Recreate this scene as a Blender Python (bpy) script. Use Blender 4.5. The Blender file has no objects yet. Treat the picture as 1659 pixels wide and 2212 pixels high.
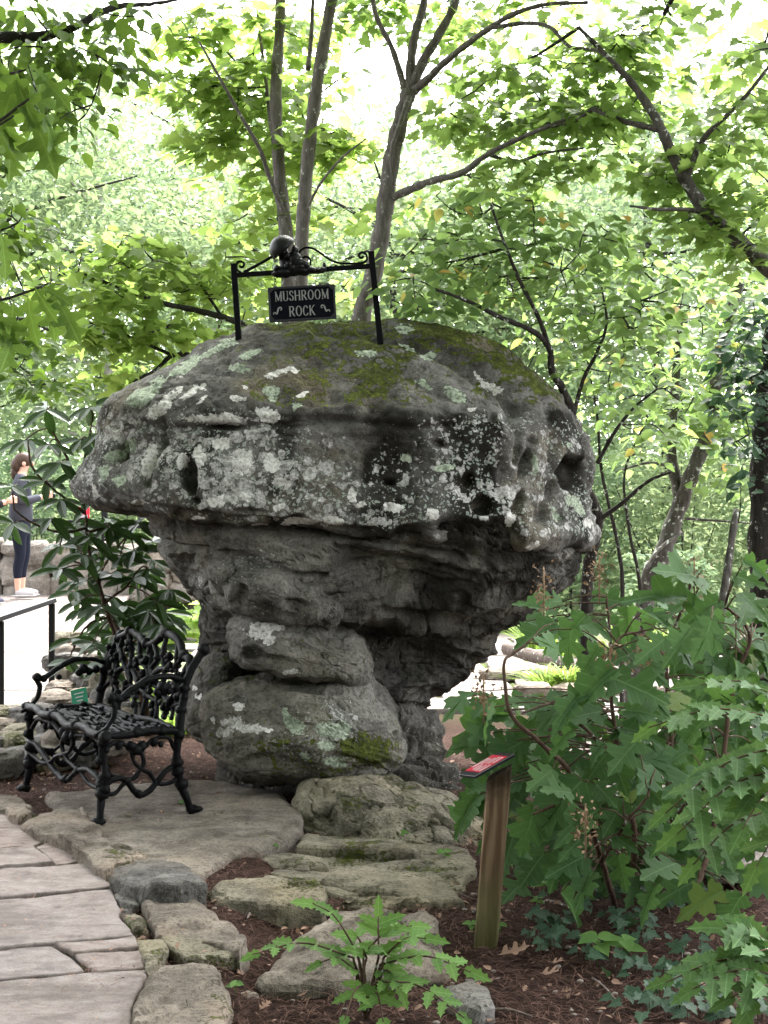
import bpy, math, random
import numpy as np
from mathutils import Vector, Matrix
R = math.radians
rng = np.random.default_rng(7); random.seed(7)
scene = bpy.context.scene
COL = scene.collection
# ------------------------------------------------------------------ camera
F, CX, CY, H = 3000.0, 829.5, 1106.0, 1.5          # focal length and centre in a 1659 x 2212 view, eye height
cam_data = bpy.data.cameras.new('camera'); cam = bpy.data.objects.new('camera', cam_data); COL.objects.link(cam)
cam.location = (0, 0, H); cam.rotation_euler = (R(90), 0, 0)
cam_data.sensor_fit = 'VERTICAL'; cam_data.sensor_height = 24; cam_data.lens = F/2212*24
cam_data.clip_start = 0.05; cam_data.clip_end = 800
scene.camera = cam
scene.render.resolution_x = 768; scene.render.resolution_y = 1024
# ------------------------------------------------------------------ sky, sun, exposure (bright overcast, exposed for the shade)
SUN_EL, SUN_AZ = R(58), R(20)                      # azimuth from +Y (behind the rock) towards +X
world = bpy.data.worlds.new('World'); scene.world = world; world.use_nodes = True
wt = world.node_tree; wt.nodes.clear()
wo = wt.nodes.new('ShaderNodeOutputWorld'); wb = wt.nodes.new('ShaderNodeBackground')
sk = wt.nodes.new('ShaderNodeTexSky'); sk.sky_type = 'NISHITA'; sk.sun_disc = False
sk.sun_elevation = SUN_EL; sk.sun_rotation = SUN_AZ; sk.dust_density = 3.0; sk.air_density = 1.0
hs = wt.nodes.new('ShaderNodeHueSaturation'); hs.inputs['Saturation'].default_value = 0.12   # clouded over
wt.links.new(sk.outputs[0], hs.inputs['Color']); wt.links.new(hs.outputs[0], wb.inputs[0]); wt.links.new(wb.outputs[0], wo.inputs[0])
wb.inputs[1].default_value = 0.15
sd = bpy.data.lights.new('sun', 'SUN'); sun = bpy.data.objects.new('sun', sd); COL.objects.link(sun)
sd.energy = 1.5; sd.angle = R(14); sd.color = (1, .96, .9)
sv = Vector((math.sin(SUN_AZ)*math.cos(SUN_EL), math.cos(SUN_AZ)*math.cos(SUN_EL), math.sin(SUN_EL)))
sun.rotation_euler = (-sv).to_track_quat('-Z', 'Y').to_euler(); sun.location = (0, 0, 30)
vs = scene.view_settings; vs.view_transform = 'Standard'; vs.look = 'None'; vs.gamma = 1; vs.use_curve_mapping = False
vs.exposure = 3.5
scene.render.engine = 'CYCLES'; scene.cycles.use_denoising = True
scene.cycles.max_bounces = 7; scene.cycles.diffuse_bounces = 4; scene.cycles.transmission_bounces = 5
scene.cycles.sample_clamp_indirect = 6
# ------------------------------------------------------------------ helpers
def P(u, v, Y): return np.array([(u-CX)/F*Y, Y, H-(v-CY)/F*Y])
def G(u, v, z=0.): return P(u, v, F*(H-z)/(v-CY))
def S(t): t = np.clip(t, 0, 1); return t*t*(3-2*t)
def _hash(i, j, k, s):
    h = (i*374761393 + j*668265263 + k*2147483647 + s*974634777) & 0xffffffff
    h = ((h ^ (h >> 13))*1274126177) & 0xffffffff
    h = ((h ^ (h >> 16))*2246822519) & 0xffffffff
    return ((h ^ (h >> 15)) & 0xffffff)/float(0xffffff)
def vnoise(p, s=0):
    p = np.asarray(p, float); q = np.floor(p).astype(np.int64); f = p-q; f = f*f*f*(f*(f*6-15)+10)
    i, j, k = q[:, 0], q[:, 1], q[:, 2]; x, y, z = f[:, 0], f[:, 1], f[:, 2]; r = 0
    for a in (0, 1):
        for b in (0, 1):
            for c in (0, 1):
                r = r + _hash(i+a, j+b, k+c, s)*(x if a else 1-x)*(y if b else 1-y)*(z if c else 1-z)
    return r*2-1
def fbm(p, o=4, s=0, g=.5, l=2.03):
    p = np.asarray(p, float); r = 0; a = 1; t = 0
    for k in range(o):
        r = r + a*vnoise(p*l**k + 17.3*k, s+k); t += a; a *= g
    return r/t
def ridged(p, o=4, s=0):
    p = np.asarray(p, float); r = 0; a = 1; t = 0
    for k in range(o):
        r = r + a*(1-2*np.abs(vnoise(p*2.03**k+9.1*k, s+k))); t += a; a *= .5
    return r/t
class MB:
    """collects geometry and links it as ONE mesh object"""
    def __init__(s): s.v = []; s.f = []; s.n = 0; s.attr = {}
    def add(s, v, f):
        v = np.asarray(v, float).reshape(-1, 3)
        if isinstance(f, np.ndarray): s.f.append(f.astype(np.int64)+s.n)
        else:
            by = {}
            for q in f: by.setdefault(len(q), []).append(q)
            for q in by.values(): s.f.append(np.array(q, np.int64)+s.n)
        s.v.append(v); s.n += len(v); return s
    def mesh(s, name, smooth=True):
        me = bpy.data.meshes.new(name); V = np.concatenate(s.v)
        me.vertices.add(len(V)); me.vertices.foreach_set('co', V.ravel())
        lv = np.concatenate([f.ravel() for f in s.f]); ln = np.concatenate([np.full(len(f), f.shape[1]) for f in s.f])
        me.loops.add(len(lv)); me.loops.foreach_set('vertex_index', lv.astype(np.int32))
        me.polygons.add(len(ln)); me.polygons.foreach_set('loop_start', np.concatenate([[0], np.cumsum(ln)[:-1]]).astype(np.int32))
        try: me.polygons.foreach_set('loop_total', ln.astype(np.int32))
        except Exception: pass
        me.polygons.foreach_set('use_smooth', np.full(len(ln), smooth))
        for k, a in s.attr.items(): me.attributes.new(k, 'FLOAT', 'POINT').data.foreach_set('value', np.asarray(a, np.float32))
        me.update(calc_edges=True); return me
    def build(s, name, mat, parent=None, smooth=True, kind=None):
        return link(name, s.mesh(name, smooth), mat, parent, kind)
def link(name, me, mat=None, parent=None, kind=None):
    if mat is not None and not me.materials: me.materials.append(mat)
    o = bpy.data.objects.new(name, me); COL.objects.link(o)
    if parent: o.parent = parent
    if kind: o['kind'] = kind
    return o
def tag(o, label, cat, group=None):
    o['label'] = label; o['category'] = cat
    if group: o['group'] = group
    return o
def thing(name, label, cat, loc=(0, 0, 0), group=None):
    o = bpy.data.objects.new(name, None); COL.objects.link(o); o.location = [float(c) for c in loc]; o.empty_display_size = .1
    return tag(o, label, cat, group)
def put(o, parent):
    """parent a world-space mesh to an Empty that stands elsewhere"""
    o.parent = parent; o.matrix_parent_inverse = Matrix.Translation(-Vector(parent.location)); return o
def sub(o, part):
    """a piece of a part: both meshes share the same coordinates"""
    o.parent = part; o.matrix_parent_inverse = Matrix.Identity(4); return o
def catmull(pts, n):
    p = np.asarray(pts, float); m = len(p); q = np.vstack([2*p[0]-p[1], p, 2*p[-1]-p[-2]])
    t = np.linspace(0, m-1, n); i = np.minimum(t.astype(int), m-2); f = (t-i)[:, None]
    a, b, c, d = q[i], q[i+1], q[i+2], q[i+3]
    return .5*(2*b+(c-a)*f+(2*a-5*b+4*c-d)*f*f+(3*b-a-3*c+d)*f**3)
def tube(mb, pts, rad, seg=8, n=0, cap=True, rough=0, seed=0):
    p = np.asarray(pts, float); r = np.broadcast_to(np.asarray(rad, float), (len(p),)).copy()
    if n:
        t0 = np.linspace(0, 1, len(p)); p = catmull(p, n); r = np.interp(np.linspace(0, 1, n), t0, r)
    d = np.gradient(p, axis=0); d /= np.linalg.norm(d, axis=1)[:, None]+1e-9
    up = np.array([0, 0, 1.]) if abs(d[0][2]) < .9 else np.array([1., 0, 0])
    a = np.cross(d[0], up); a /= np.linalg.norm(a); th = np.arange(seg)/seg*2*np.pi; V = []
    for k in range(len(p)):
        a = a-d[k]*np.dot(a, d[k]); a /= np.linalg.norm(a)+1e-9; b = np.cross(d[k], a)
        V.append(p[k]+r[k]*(np.cos(th)[:, None]*a+np.sin(th)[:, None]*b))
    V = np.concatenate(V)
    if rough: V = V + rough*np.stack([vnoise(V*30+3*c, seed+c) for c in range(3)], 1)
    k = np.arange(len(p)-1)[:, None]*seg; j = np.arange(seg)[None]; jn = (j+1) % seg
    f = np.stack([k+j, k+jn, k+seg+jn, k+seg+j], -1).reshape(-1, 4)
    mb.add(V, f)
    if cap:
        mb.f.append(np.array([list(range(seg))[::-1]])+mb.n-len(V)); mb.f.append(np.array([list(range(seg))])+mb.n-seg)
    return mb
def box(mb, c, s, rot=None, bev=.0):
    c = np.asarray(c, float); h = np.asarray(s, float)/2
    if bev:
        b = min(bev, h.min()*.9)
        xs = [(-1, -1), (1, -1), (1, 1), (-1, 1)]
        def ring(z, ins):
            q = []
            for k, (x, y) in enumerate(xs):
                x0, y0 = x*(h[0]-ins), y*(h[1]-ins)
                p1 = (x0-x*b, y0, z); p2 = (x0, y0-y*b, z)
                q += [p1, p2] if k % 2 else [p2, p1]
            return q
        rings = [ring(-h[2], b*.7), ring(-h[2]+b, 0), ring(h[2]-b, 0), ring(h[2], b*.7)]
        V = np.array([p for r_ in rings for p in r_], float); F_ = []
        for r_ in range(3):
            for k in range(8): F_.append((r_*8+k, r_*8+(k+1) % 8, r_*8+8+(k+1) % 8, r_*8+8+k))
        F_.append(tuple(range(7, -1, -1))); F_.append(tuple(range(24, 32)))
    else:
        V = np.array([[x, y, z] for z in (-1, 1) for y in (-1, 1) for x in (-1, 1)], float)*h
        F_ = [(0, 2, 3, 1), (4, 5, 7, 6), (0, 1, 5, 4), (2, 6, 7, 3), (0, 4, 6, 2), (1, 3, 7, 5)]
    if rot is not None: V = V@np.array(rot, float).T
    mb.add(V+c, F_); return mb
def rotm(ax, a): return np.array(Matrix.Rotation(a, 3, ax))
def grid_faces(n, m, wrap=True):
    i = np.arange(n-1)[:, None]; j = np.arange(m if wrap else m-1)[None]; jn = (j+1) % m
    return np.stack([i*m+j, i*m+jn, (i+1)*m+jn, (i+1)*m+j], -1).reshape(-1, 4)
def sphere(mb, c, r, nu=12, nv=8, rot=None, noise=0, seed=0, zmin=None):
    th = np.linspace(0, np.pi, nv+1); ph = np.arange(nu)/nu*2*np.pi
    d = np.stack([np.sin(th)[:, None]*np.cos(ph), np.sin(th)[:, None]*np.sin(ph), np.cos(th)[:, None]+0*ph], -1).reshape(-1, 3)
    d[:nu] = [0, 0, 1]; d[-nu:] = [0, 0, -1]
    V = d*np.asarray(r, float)
    if noise: V = V*(1+noise*fbm(d*1.7+seed*3.1, 4, seed))[:, None]
    if rot is not None: V = V@np.array(rot).T
    mb.add(V+np.asarray(c, float), grid_faces(nv+1, nu)[:, ::-1]); return mb
# ------------------------------------------------------------------ material helpers
def N(nt, typ, ins=None, **props):
    n = nt.nodes.new(typ)
    for k, v in props.items(): setattr(n, k, v)
    for k, v in (ins or {}).items():
        s = n.inputs[k]
        if isinstance(v, bpy.types.NodeSocket): nt.links.new(v, s)
        else: s.default_value = v
    return n
def c4(c): return (c[0], c[1], c[2], 1)
def mixc(nt, f, a, b, blend='MIX'):
    n = nt.nodes.new('ShaderNodeMix'); n.data_type = 'RGBA'; n.blend_type = blend
    for k, v in ((0, f), (6, a), (7, b)):
        if isinstance(v, bpy.types.NodeSocket): nt.links.new(v, n.inputs[k])
        else: n.inputs[k].default_value = v if k == 0 else c4(v)
    return n.outputs[2]
def math_(nt, op, a, b=None, c=None, clamp=False):
    n = nt.nodes.new('ShaderNodeMath'); n.operation = op; n.use_clamp = clamp
    for k, v in enumerate((a, b, c)):
        if v is None: continue
        if isinstance(v, bpy.types.NodeSocket): nt.links.new(v, n.inputs[k])
        else: n.inputs[k].default_value = v
    return n.outputs[0]
def sstep(nt, x, lo, hi):
    n = nt.nodes.new('ShaderNodeMapRange'); n.interpolation_type = 'SMOOTHSTEP'
    nt.links.new(x, n.inputs[0]); n.inputs[1].default_value = lo; n.inputs[2].default_value = hi
    return n.outputs[0]
def ramp(nt, f, stops):
    n = nt.nodes.new('ShaderNodeValToRGB'); e = n.color_ramp.elements
    while len(e) < len(stops): e.new(.5)
    for k, (p_, c) in enumerate(stops): e[k].position = p_; e[k].color = c4(c)
    nt.links.new(f, n.inputs[0]); return n.outputs[0]
def newmat(name):
    m = bpy.data.materials.new(name); m.use_nodes = True; nt = m.node_tree; nt.nodes.clear()
    out = nt.nodes.new('ShaderNodeOutputMaterial'); b = nt.nodes.new('ShaderNodeBsdfPrincipled')
    nt.links.new(b.outputs[0], out.inputs[0]); return m, nt, b, out
def coords(nt, scale=(1, 1, 1), what='Object'):
    tc = nt.nodes.new('ShaderNodeTexCoord')
    if what == 'World':
        g = nt.nodes.new('ShaderNodeNewGeometry'); src = g.outputs['Position']
    else: src = tc.outputs[what]
    mp = nt.nodes.new('ShaderNodeMapping'); nt.links.new(src, mp.inputs[0]); mp.inputs['Scale'].default_value = scale
    return mp.outputs[0]
def noise(nt, co, scale, detail=6, rough=.6, dist=0):
    n = N(nt, 'ShaderNodeTexNoise', {'Vector': co, 'Scale': scale, 'Detail': detail, 'Roughness': rough, 'Distortion': dist}); return n.outputs[0]
def bump(nt, b, h, strength=.5, dist=.01):
    n = N(nt, 'ShaderNodeBump', {'Height': h, 'Strength': strength, 'Distance': dist}); nt.links.new(n.outputs[0], b.inputs['Normal']); return n
def simple(name, col, rough=.6, metal=0, var=.25, scale=12, bmp=.2, what='Object', spec=.15):
    m, nt, b, o = newmat(name); co = coords(nt, what=what); n = noise(nt, co, scale, 6)
    nt.links.new(mixc(nt, n, [c*(1-var) for c in col], [min(1, c*(1+var)) for c in col]), b.inputs['Base Color'])
    b.inputs['Roughness'].default_value = rough; b.inputs['Metallic'].default_value = metal; b.inputs['Specular IOR Level'].default_value = spec
    if bmp: bump(nt, b, noise(nt, co, scale*4, 4), bmp, .004)
    return m
def leafmat(name, cols, trans=.45, rough=.5, tcol=None, veins=None, odd=None, spec=.1):
    """cols: dark, light; thin leaf that lets light through"""
    m, nt, b, o = newmat(name); g = nt.nodes.new('ShaderNodeNewGeometry'); oi = nt.nodes.new('ShaderNodeObjectInfo')
    r = math_(nt, 'FRACT', math_(nt, 'ADD', g.outputs['Random Per Island'], oi.outputs['Random']))
    co = coords(nt, what='World'); n = noise(nt, co, 3.0, 3)
    f = math_(nt, 'MULTIPLY_ADD', n, .5, math_(nt, 'MULTIPLY', r, .55))
    c = mixc(nt, f, cols[0], cols[1])
    if odd:                                           # a few yellow or brown leaves
        c = mixc(nt, math_(nt, 'GREATER_THAN', r, 1-odd[0]), c, odd[1])
    fine = noise(nt, co, 90, 3)
    if veins:                                         # midrib and slanting side veins, in the leaf's own coordinates
        sx = N(nt, 'ShaderNodeSeparateXYZ', {0: coords(nt)}); ay = math_(nt, 'ABSOLUTE', sx.outputs[1])
        mid = sstep(nt, ay, .022, .006); fr = math_(nt, 'FRACT', math_(nt, 'MULTIPLY', math_(nt, 'SUBTRACT', sx.outputs[0], math_(nt, 'MULTIPLY', ay, .75)), veins))
        side = sstep(nt, math_(nt, 'ABSOLUTE', math_(nt, 'SUBTRACT', fr, .5)), .09, .02); vv = math_(nt, 'MAXIMUM', mid, math_(nt, 'MULTIPLY', side, .55))
        spot = sstep(nt, noise(nt, co, 55, 4, .7), .68, .74)
        c = mixc(nt, math_(nt, 'MULTIPLY', vv, .6), c, [min(1, x*1.6+.03) for x in cols[1]]); c = mixc(nt, math_(nt, 'MULTIPLY', spot, .5), c, (.1, .07, .03))
        fine = math_(nt, 'SUBTRACT', math_(nt, 'MULTIPLY', fine, .6), math_(nt, 'MULTIPLY', vv, .8))
    nt.links.new(c, b.inputs['Base Color']); b.inputs['Roughness'].default_value = rough
    b.inputs['Specular IOR Level'].default_value = spec
    bump(nt, b, fine, .35, .005)
    t = nt.nodes.new('ShaderNodeBsdfTranslucent')
    nt.links.new(mixc(nt, .6, c, tcol or (cols[1][0]*1.7, cols[1][1]*1.7, cols[1][2]*.8)), t.inputs[0])
    mx = nt.nodes.new('ShaderNodeMixShader'); mx.inputs[0].default_value = trans
    nt.links.new(b.outputs[0], mx.inputs[1]); nt.links.new(t.outputs[0], mx.inputs[2]); nt.links.new(mx.outputs[0], o.inputs[0])
    return m
def barkmat(name, dark, light, lich=.0, scale=1.):
    m, nt, b, o = newmat(name); co = coords(nt, (1, 1, .25), 'World'); co2 = coords(nt, what='World')
    n = noise(nt, co, 40*scale, 8, .7); c = ramp(nt, n, [(.3, dark), (.7, light)])
    if lich:
        v = noise(nt, co2, 22, 5, .65); c = mixc(nt, sstep(nt, v, .62-lich*.2, .68-lich*.2), c, (.42, .44, .40))
    nt.links.new(c, b.inputs['Base Color']); b.inputs['Roughness'].default_value = .9; b.inputs['Specular IOR Level'].default_value = .06; bump(nt, b, n, .6, .012); return m

def worley(p, s=0):
    p = np.asarray(p, float); q = np.floor(p).astype(np.int64); best = np.full(len(p), 9.)
    for a in (-1, 0, 1):
        for b in (-1, 0, 1):
            for c in (-1, 0, 1):
                i, j, k = q[:, 0]+a, q[:, 1]+b, q[:, 2]+c
                d = (i+_hash(i, j, k, s)-p[:, 0])**2+(j+_hash(i, j, k, s+1)-p[:, 1])**2+(k+_hash(i, j, k, s+2)-p[:, 2])**2; best = np.minimum(best, d)
    return np.sqrt(best)
# ================================================================== materials of stone and ground
def rockmat(name, dark=(.03, .028, .024), light=(.15, .135, .11), warm=(.17, .14, .09), attrs=False, moss=.3, spots=.15, lichen=(.5, .51, .47), scale=1., green=.0):
    m, nt, b, o = newmat(name); co = coords(nt, what='World')
    at = lambda k: N(nt, 'ShaderNodeAttribute', attribute_name=k).outputs['Fac']
    g = nt.nodes.new('ShaderNodeNewGeometry'); sx = N(nt, 'ShaderNodeSeparateXYZ', {0: g.outputs['Normal']}); nz = sx.outputs[2]
    n1 = noise(nt, co, 2.6*scale, 8, .62, .4); n2 = noise(nt, co, 11*scale, 8, .68); n3 = noise(nt, co, 60*scale, 5, .65)
    n4 = noise(nt, co, 170, 3, .7)
    cs = coords(nt, (1, 1, 4.5), 'World'); strat = noise(nt, cs, 6*scale, 6, .6, .6)
    f = math_(nt, 'MULTIPLY_ADD', n1, .55, math_(nt, 'MULTIPLY_ADD', n2, .35, math_(nt, 'MULTIPLY', strat, .2)))
    c = ramp(nt, f, [(.44, dark), (.54, [a*.55+d*.45 for a, d in zip(dark, light)]), (.66, light)])
    c = mixc(nt, math_(nt, 'MULTIPLY', sstep(nt, noise(nt, co, 1.7, 4), .5, .68), .55), c, warm)
    c = mixc(nt, math_(nt, 'MULTIPLY', sstep(nt, n3, .5, .64), .65), c, dark)
    c = mixc(nt, math_(nt, 'MULTIPLY', sstep(nt, n4, .52, .68), .45), c, light)
    if green: c = mixc(nt, math_(nt, 'MULTIPLY', sstep(nt, n1, .42, .62), green), c, (.075, .08, .035))
    # round crusty lichen dots of several sizes
    def dots(sc, dens, jit):
        vo = N(nt, 'ShaderNodeTexVoronoi', {'Vector': mixc(nt, .06, co, N(nt, 'ShaderNodeTexNoise', {'Vector': co, 'Scale': 25., 'Detail': 3.}).outputs[1]), 'Scale': sc})
        cr = N(nt, 'ShaderNodeSeparateColor', {0: vo.outputs['Color']}).outputs[0]
        d = math_(nt, 'MULTIPLY_ADD', math_(nt, 'SUBTRACT', n2, .5), .5, math_(nt, 'MULTIPLY_ADD', math_(nt, 'SUBTRACT', n3, .5), .5, vo.outputs['Distance']))
        th = math_(nt, 'MULTIPLY', dens, math_(nt, 'MULTIPLY_ADD', cr, jit, .28))
        return sstep(nt, math_(nt, 'SUBTRACT', th, d), -.02, .05)
    if attrs:
        la, lb, lg, lm, ld = at('lich'), at('patch'), at('gpatch'), at('moss'), at('stain_shade')
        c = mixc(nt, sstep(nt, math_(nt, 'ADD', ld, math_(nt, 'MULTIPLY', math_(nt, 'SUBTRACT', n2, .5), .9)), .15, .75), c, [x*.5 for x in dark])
        dn = math_(nt, 'MULTIPLY', la, math_(nt, 'MULTIPLY_ADD', sstep(nt, n1, .35, .62), .9, .25))
        w = math_(nt, 'MAXIMUM', dots(13, dn, .62), dots(30, dn, .6))
        w2 = dots(48, math_(nt, 'MULTIPLY', la, .9), .5)
        edge = math_(nt, 'ADD', math_(nt, 'MULTIPLY', math_(nt, 'SUBTRACT', n2, .5), 1.5), math_(nt, 'MULTIPLY', math_(nt, 'SUBTRACT', n3, .5), 1.3))
        wp = sstep(nt, math_(nt, 'ADD', lb, edge), .42, .5)
        gp = sstep(nt, math_(nt, 'ADD', lg, edge), .42, .5)
        wc = mixc(nt, sstep(nt, n3, .35, .65), (.2, .195, .185), (.5, .49, .47)); gc = mixc(nt, sstep(nt, n3, .35, .65), (.15, .18, .13), (.36, .41, .32))
        c = mixc(nt, math_(nt, 'MULTIPLY', w2, .75), c, mixc(nt, n1, (.22, .29, .24), (.36, .37, .34)))
        c = mixc(nt, math_(nt, 'MULTIPLY', w, math_(nt, 'MULTIPLY_ADD', n3, .5, .6), clamp=True), c, wc)
        c = mixc(nt, gp, c, gc); c = mixc(nt, wp, c, mixc(nt, sstep(nt, n3, .3, .6), (.27, .26, .24), (.6, .59, .56)))
        mm = sstep(nt, math_(nt, 'ADD', lm, math_(nt, 'MULTIPLY', edge, 1.3)), .45, .62)
        mm = math_(nt, 'MULTIPLY', mm, math_(nt, 'SUBTRACT', 1., math_(nt, 'MAXIMUM', gp, wp)))
        mossf = mm
        hb = math_(nt, 'MULTIPLY', math_(nt, 'MAXIMUM', math_(nt, 'MAXIMUM', gp, wp), w), .35)
    else:
        w = dots(16, spots*2.2, .6) if False else None
        e2 = math_(nt, 'ADD', n2, math_(nt, 'MULTIPLY', math_(nt, 'SUBTRACT', n3, .5), .5))
        lp = sstep(nt, math_(nt, 'ADD', math_(nt, 'MULTIPLY', n1, .6), math_(nt, 'MULTIPLY', e2, .5)), .78-spots*.6, .82-spots*.6)
        c = mixc(nt, lp, c, mixc(nt, n3, [x*.7 for x in lichen], lichen))
        mossf = sstep(nt, math_(nt, 'ADD', noise(nt, co, 3.3, 5, .6, .3), math_(nt, 'MULTIPLY', math_(nt, 'SUBTRACT', n3, .5), .5)), .74-moss*.5, .86-moss*.5)
        hb = math_(nt, 'MULTIPLY', lp, .3)
    c = mixc(nt, math_(nt, 'MULTIPLY', mossf, .92), c, ramp(nt, math_(nt, 'MULTIPLY_ADD', n3, .5, math_(nt, 'MULTIPLY', n2, .5)), [(.36, (.02, .024, .008)), (.5, (.06, .075, .015)), (.64, (.17, .2, .03))]))
    nt.links.new(c, b.inputs['Base Color']); b.inputs['Roughness'].default_value = .92; b.inputs['Specular IOR Level'].default_value = .04
    h = math_(nt, 'ADD', math_(nt, 'MULTIPLY', n2, 1.4), math_(nt, 'ADD', math_(nt, 'MULTIPLY', n3, .5), math_(nt, 'MULTIPLY', n4, .22)))
    h = math_(nt, 'ADD', h, math_(nt, 'ADD', hb, math_(nt, 'MULTIPLY', mossf, math_(nt, 'MULTIPLY_ADD', n4, 1.2, .5))))
    bump(nt, b, h, .9, .022); return m
M_cap = rockmat('cap_stone', attrs=True, light=(.18, .174, .163))
M_stem = rockmat('stem_stone', dark=(.033, .031, .027), light=(.21, .2, .18), warm=(.175, .158, .122), attrs=True)
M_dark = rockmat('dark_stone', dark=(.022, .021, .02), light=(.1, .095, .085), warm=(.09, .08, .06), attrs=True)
M_ledge = rockmat('ledge_stone', dark=(.055, .05, .04), light=(.29, .26, .205), warm=(.27, .225, .15), moss=.32, spots=.02, green=.2)
M_slab = rockmat('bench_slab_stone', dark=(.055, .047, .04), light=(.24, .21, .18), warm=(.24, .2, .155), moss=.2, spots=0)
M_edge = rockmat('edge_stone', dark=(.06, .05, .042), light=(.26, .225, .19), warm=(.25, .195, .15), moss=.22, spots=.03)
M_grey = rockmat('grey_stone', dark=(.035, .033, .031), light=(.19, .18, .17), warm=(.18, .16, .135), moss=.2, spots=.08)
M_wall = rockmat('rubble_stone', dark=(.09, .08, .07), light=(.3, .27, .24), warm=(.3, .24, .2), moss=.05, spots=.05)
def flagmat():
    m, nt, b, o = newmat('flagstone'); co = coords(nt, what='World'); oi = nt.nodes.new('ShaderNodeObjectInfo')
    cs = coords(nt, (1.8, 4.6, 1), 'World'); band = noise(nt, cs, 3.2, 6, .6, .5); n2 = noise(nt, co, 26, 7, .65); n3 = noise(nt, co, 120, 4, .7)
    c = ramp(nt, math_(nt, 'MULTIPLY_ADD', band, .7, math_(nt, 'MULTIPLY', n2, .3)), [(.38, (.105, .077, .068)), (.5, (.185, .145, .13)), (.62, (.245, .21, .195))])
    c = mixc(nt, math_(nt, 'MULTIPLY', oi.outputs['Random'], .5), c, mixc(nt, n2, (.14, .135, .14), (.23, .222, .228)))
    c = mixc(nt, math_(nt, 'MULTIPLY', sstep(nt, n3, .53, .66), .5), c, (.05, .042, .037))
    c = mixc(nt, math_(nt, 'MULTIPLY', sstep(nt, noise(nt, co, 2.6, 7, .65), .5, .66), .6), c, (.075, .062, .055))
    nt.links.new(c, b.inputs['Base Color']); b.inputs['Roughness'].default_value = .8; b.inputs['Specular IOR Level'].default_value = .12
    bump(nt, b, math_(nt, 'ADD', math_(nt, 'MULTIPLY', band, 1.), math_(nt, 'ADD', n2, math_(nt, 'MULTIPLY', n3, .4))), .5, .008); return m
M_flag = flagmat()
def groundmat():
    m, nt, b, o = newmat('mulch_soil'); co = coords(nt, what='World'); n1 = noise(nt, co, 1.3, 5); n2 = noise(nt, co, 35, 8, .7); n3 = noise(nt, co, 150, 4, .7)
    c = ramp(nt, n2, [(.3, (.012, .008, .007)), (.52, (.045, .026, .021)), (.75, (.1, .062, .048))])
    c = mixc(nt, math_(nt, 'MULTIPLY', sstep(nt, n3, .6, .75), .5), c, (.2, .15, .12))
    sp = N(nt, 'ShaderNodeSeparateXYZ', {0: co}); far = sstep(nt, sp.outputs[1], 9.5, 13.)
    gr = ramp(nt, n2, [(.3, (.04, .055, .02)), (.6, (.12, .15, .06)), (.8, (.24, .22, .16))])
    c = mixc(nt, far, c, gr)
    nt.links.new(c, b.inputs['Base Color']); b.inputs['Roughness'].default_value = .95; b.inputs['Specular IOR Level'].default_value = .04; bump(nt, b, math_(nt, 'ADD', n2, n3), 1., .02); return m
M_ground = groundmat()
# ================================================================== ground
def gz(x, y):
    x = np.asarray(x, float); y = np.asarray(y, float)
    low = S((x+.62)/.25)*S((7.5-y)/.35)
    z = -.035-.08*low
    z = z + .05*S((x-1.0)/.8)*S((6.2-y)/.6)*S((y-3.2)/.6)
    left = S((-1.9-.13*(y-8)-x)/.5)*S((y-8.6)/1.5)
    z = z + left*0.0
    hill = np.maximum(0, y-26); z = z+.06*hill
    return z
xs = np.concatenate([np.linspace(-90, -6, 30), np.linspace(-5.6, -3, 14), np.arange(-2.95, 2.6, .035), np.linspace(2.65, 6, 20), np.linspace(7, 90, 30)])
ys = np.concatenate([np.linspace(-30, 2.5, 14), np.arange(3.4, 9.2, .035), np.linspace(9.3, 14, 30), np.linspace(15, 140, 40)])
X, Y = np.meshgrid(xs, ys); p3 = np.stack([X.ravel(), Y.ravel(), 0*X.ravel()], 1)
Z = gz(p3[:, 0], p3[:, 1])+.022*fbm(p3*2.2, 4, 3)+.012*fbm(p3*14, 3, 9)
p3[:, 2] = Z; mb = MB(); mb.add(p3, grid_faces(len(ys), len(xs), False)[:, ::1])
mb.build('ground', M_ground, kind='structure')
def groundz(x, y):
    q = np.array([[x, y, 0.]]); return float(gz(x, y)+.022*fbm(q*2.2, 4, 3)[0]+.012*fbm(q*14, 3, 9)[0])
def on_ground(u, v, it=6):
    z = -.05
    for _ in range(it): p = G(u, v, z); z = groundz(p[0], p[1])
    return np.array([p[0], p[1], z])
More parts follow.
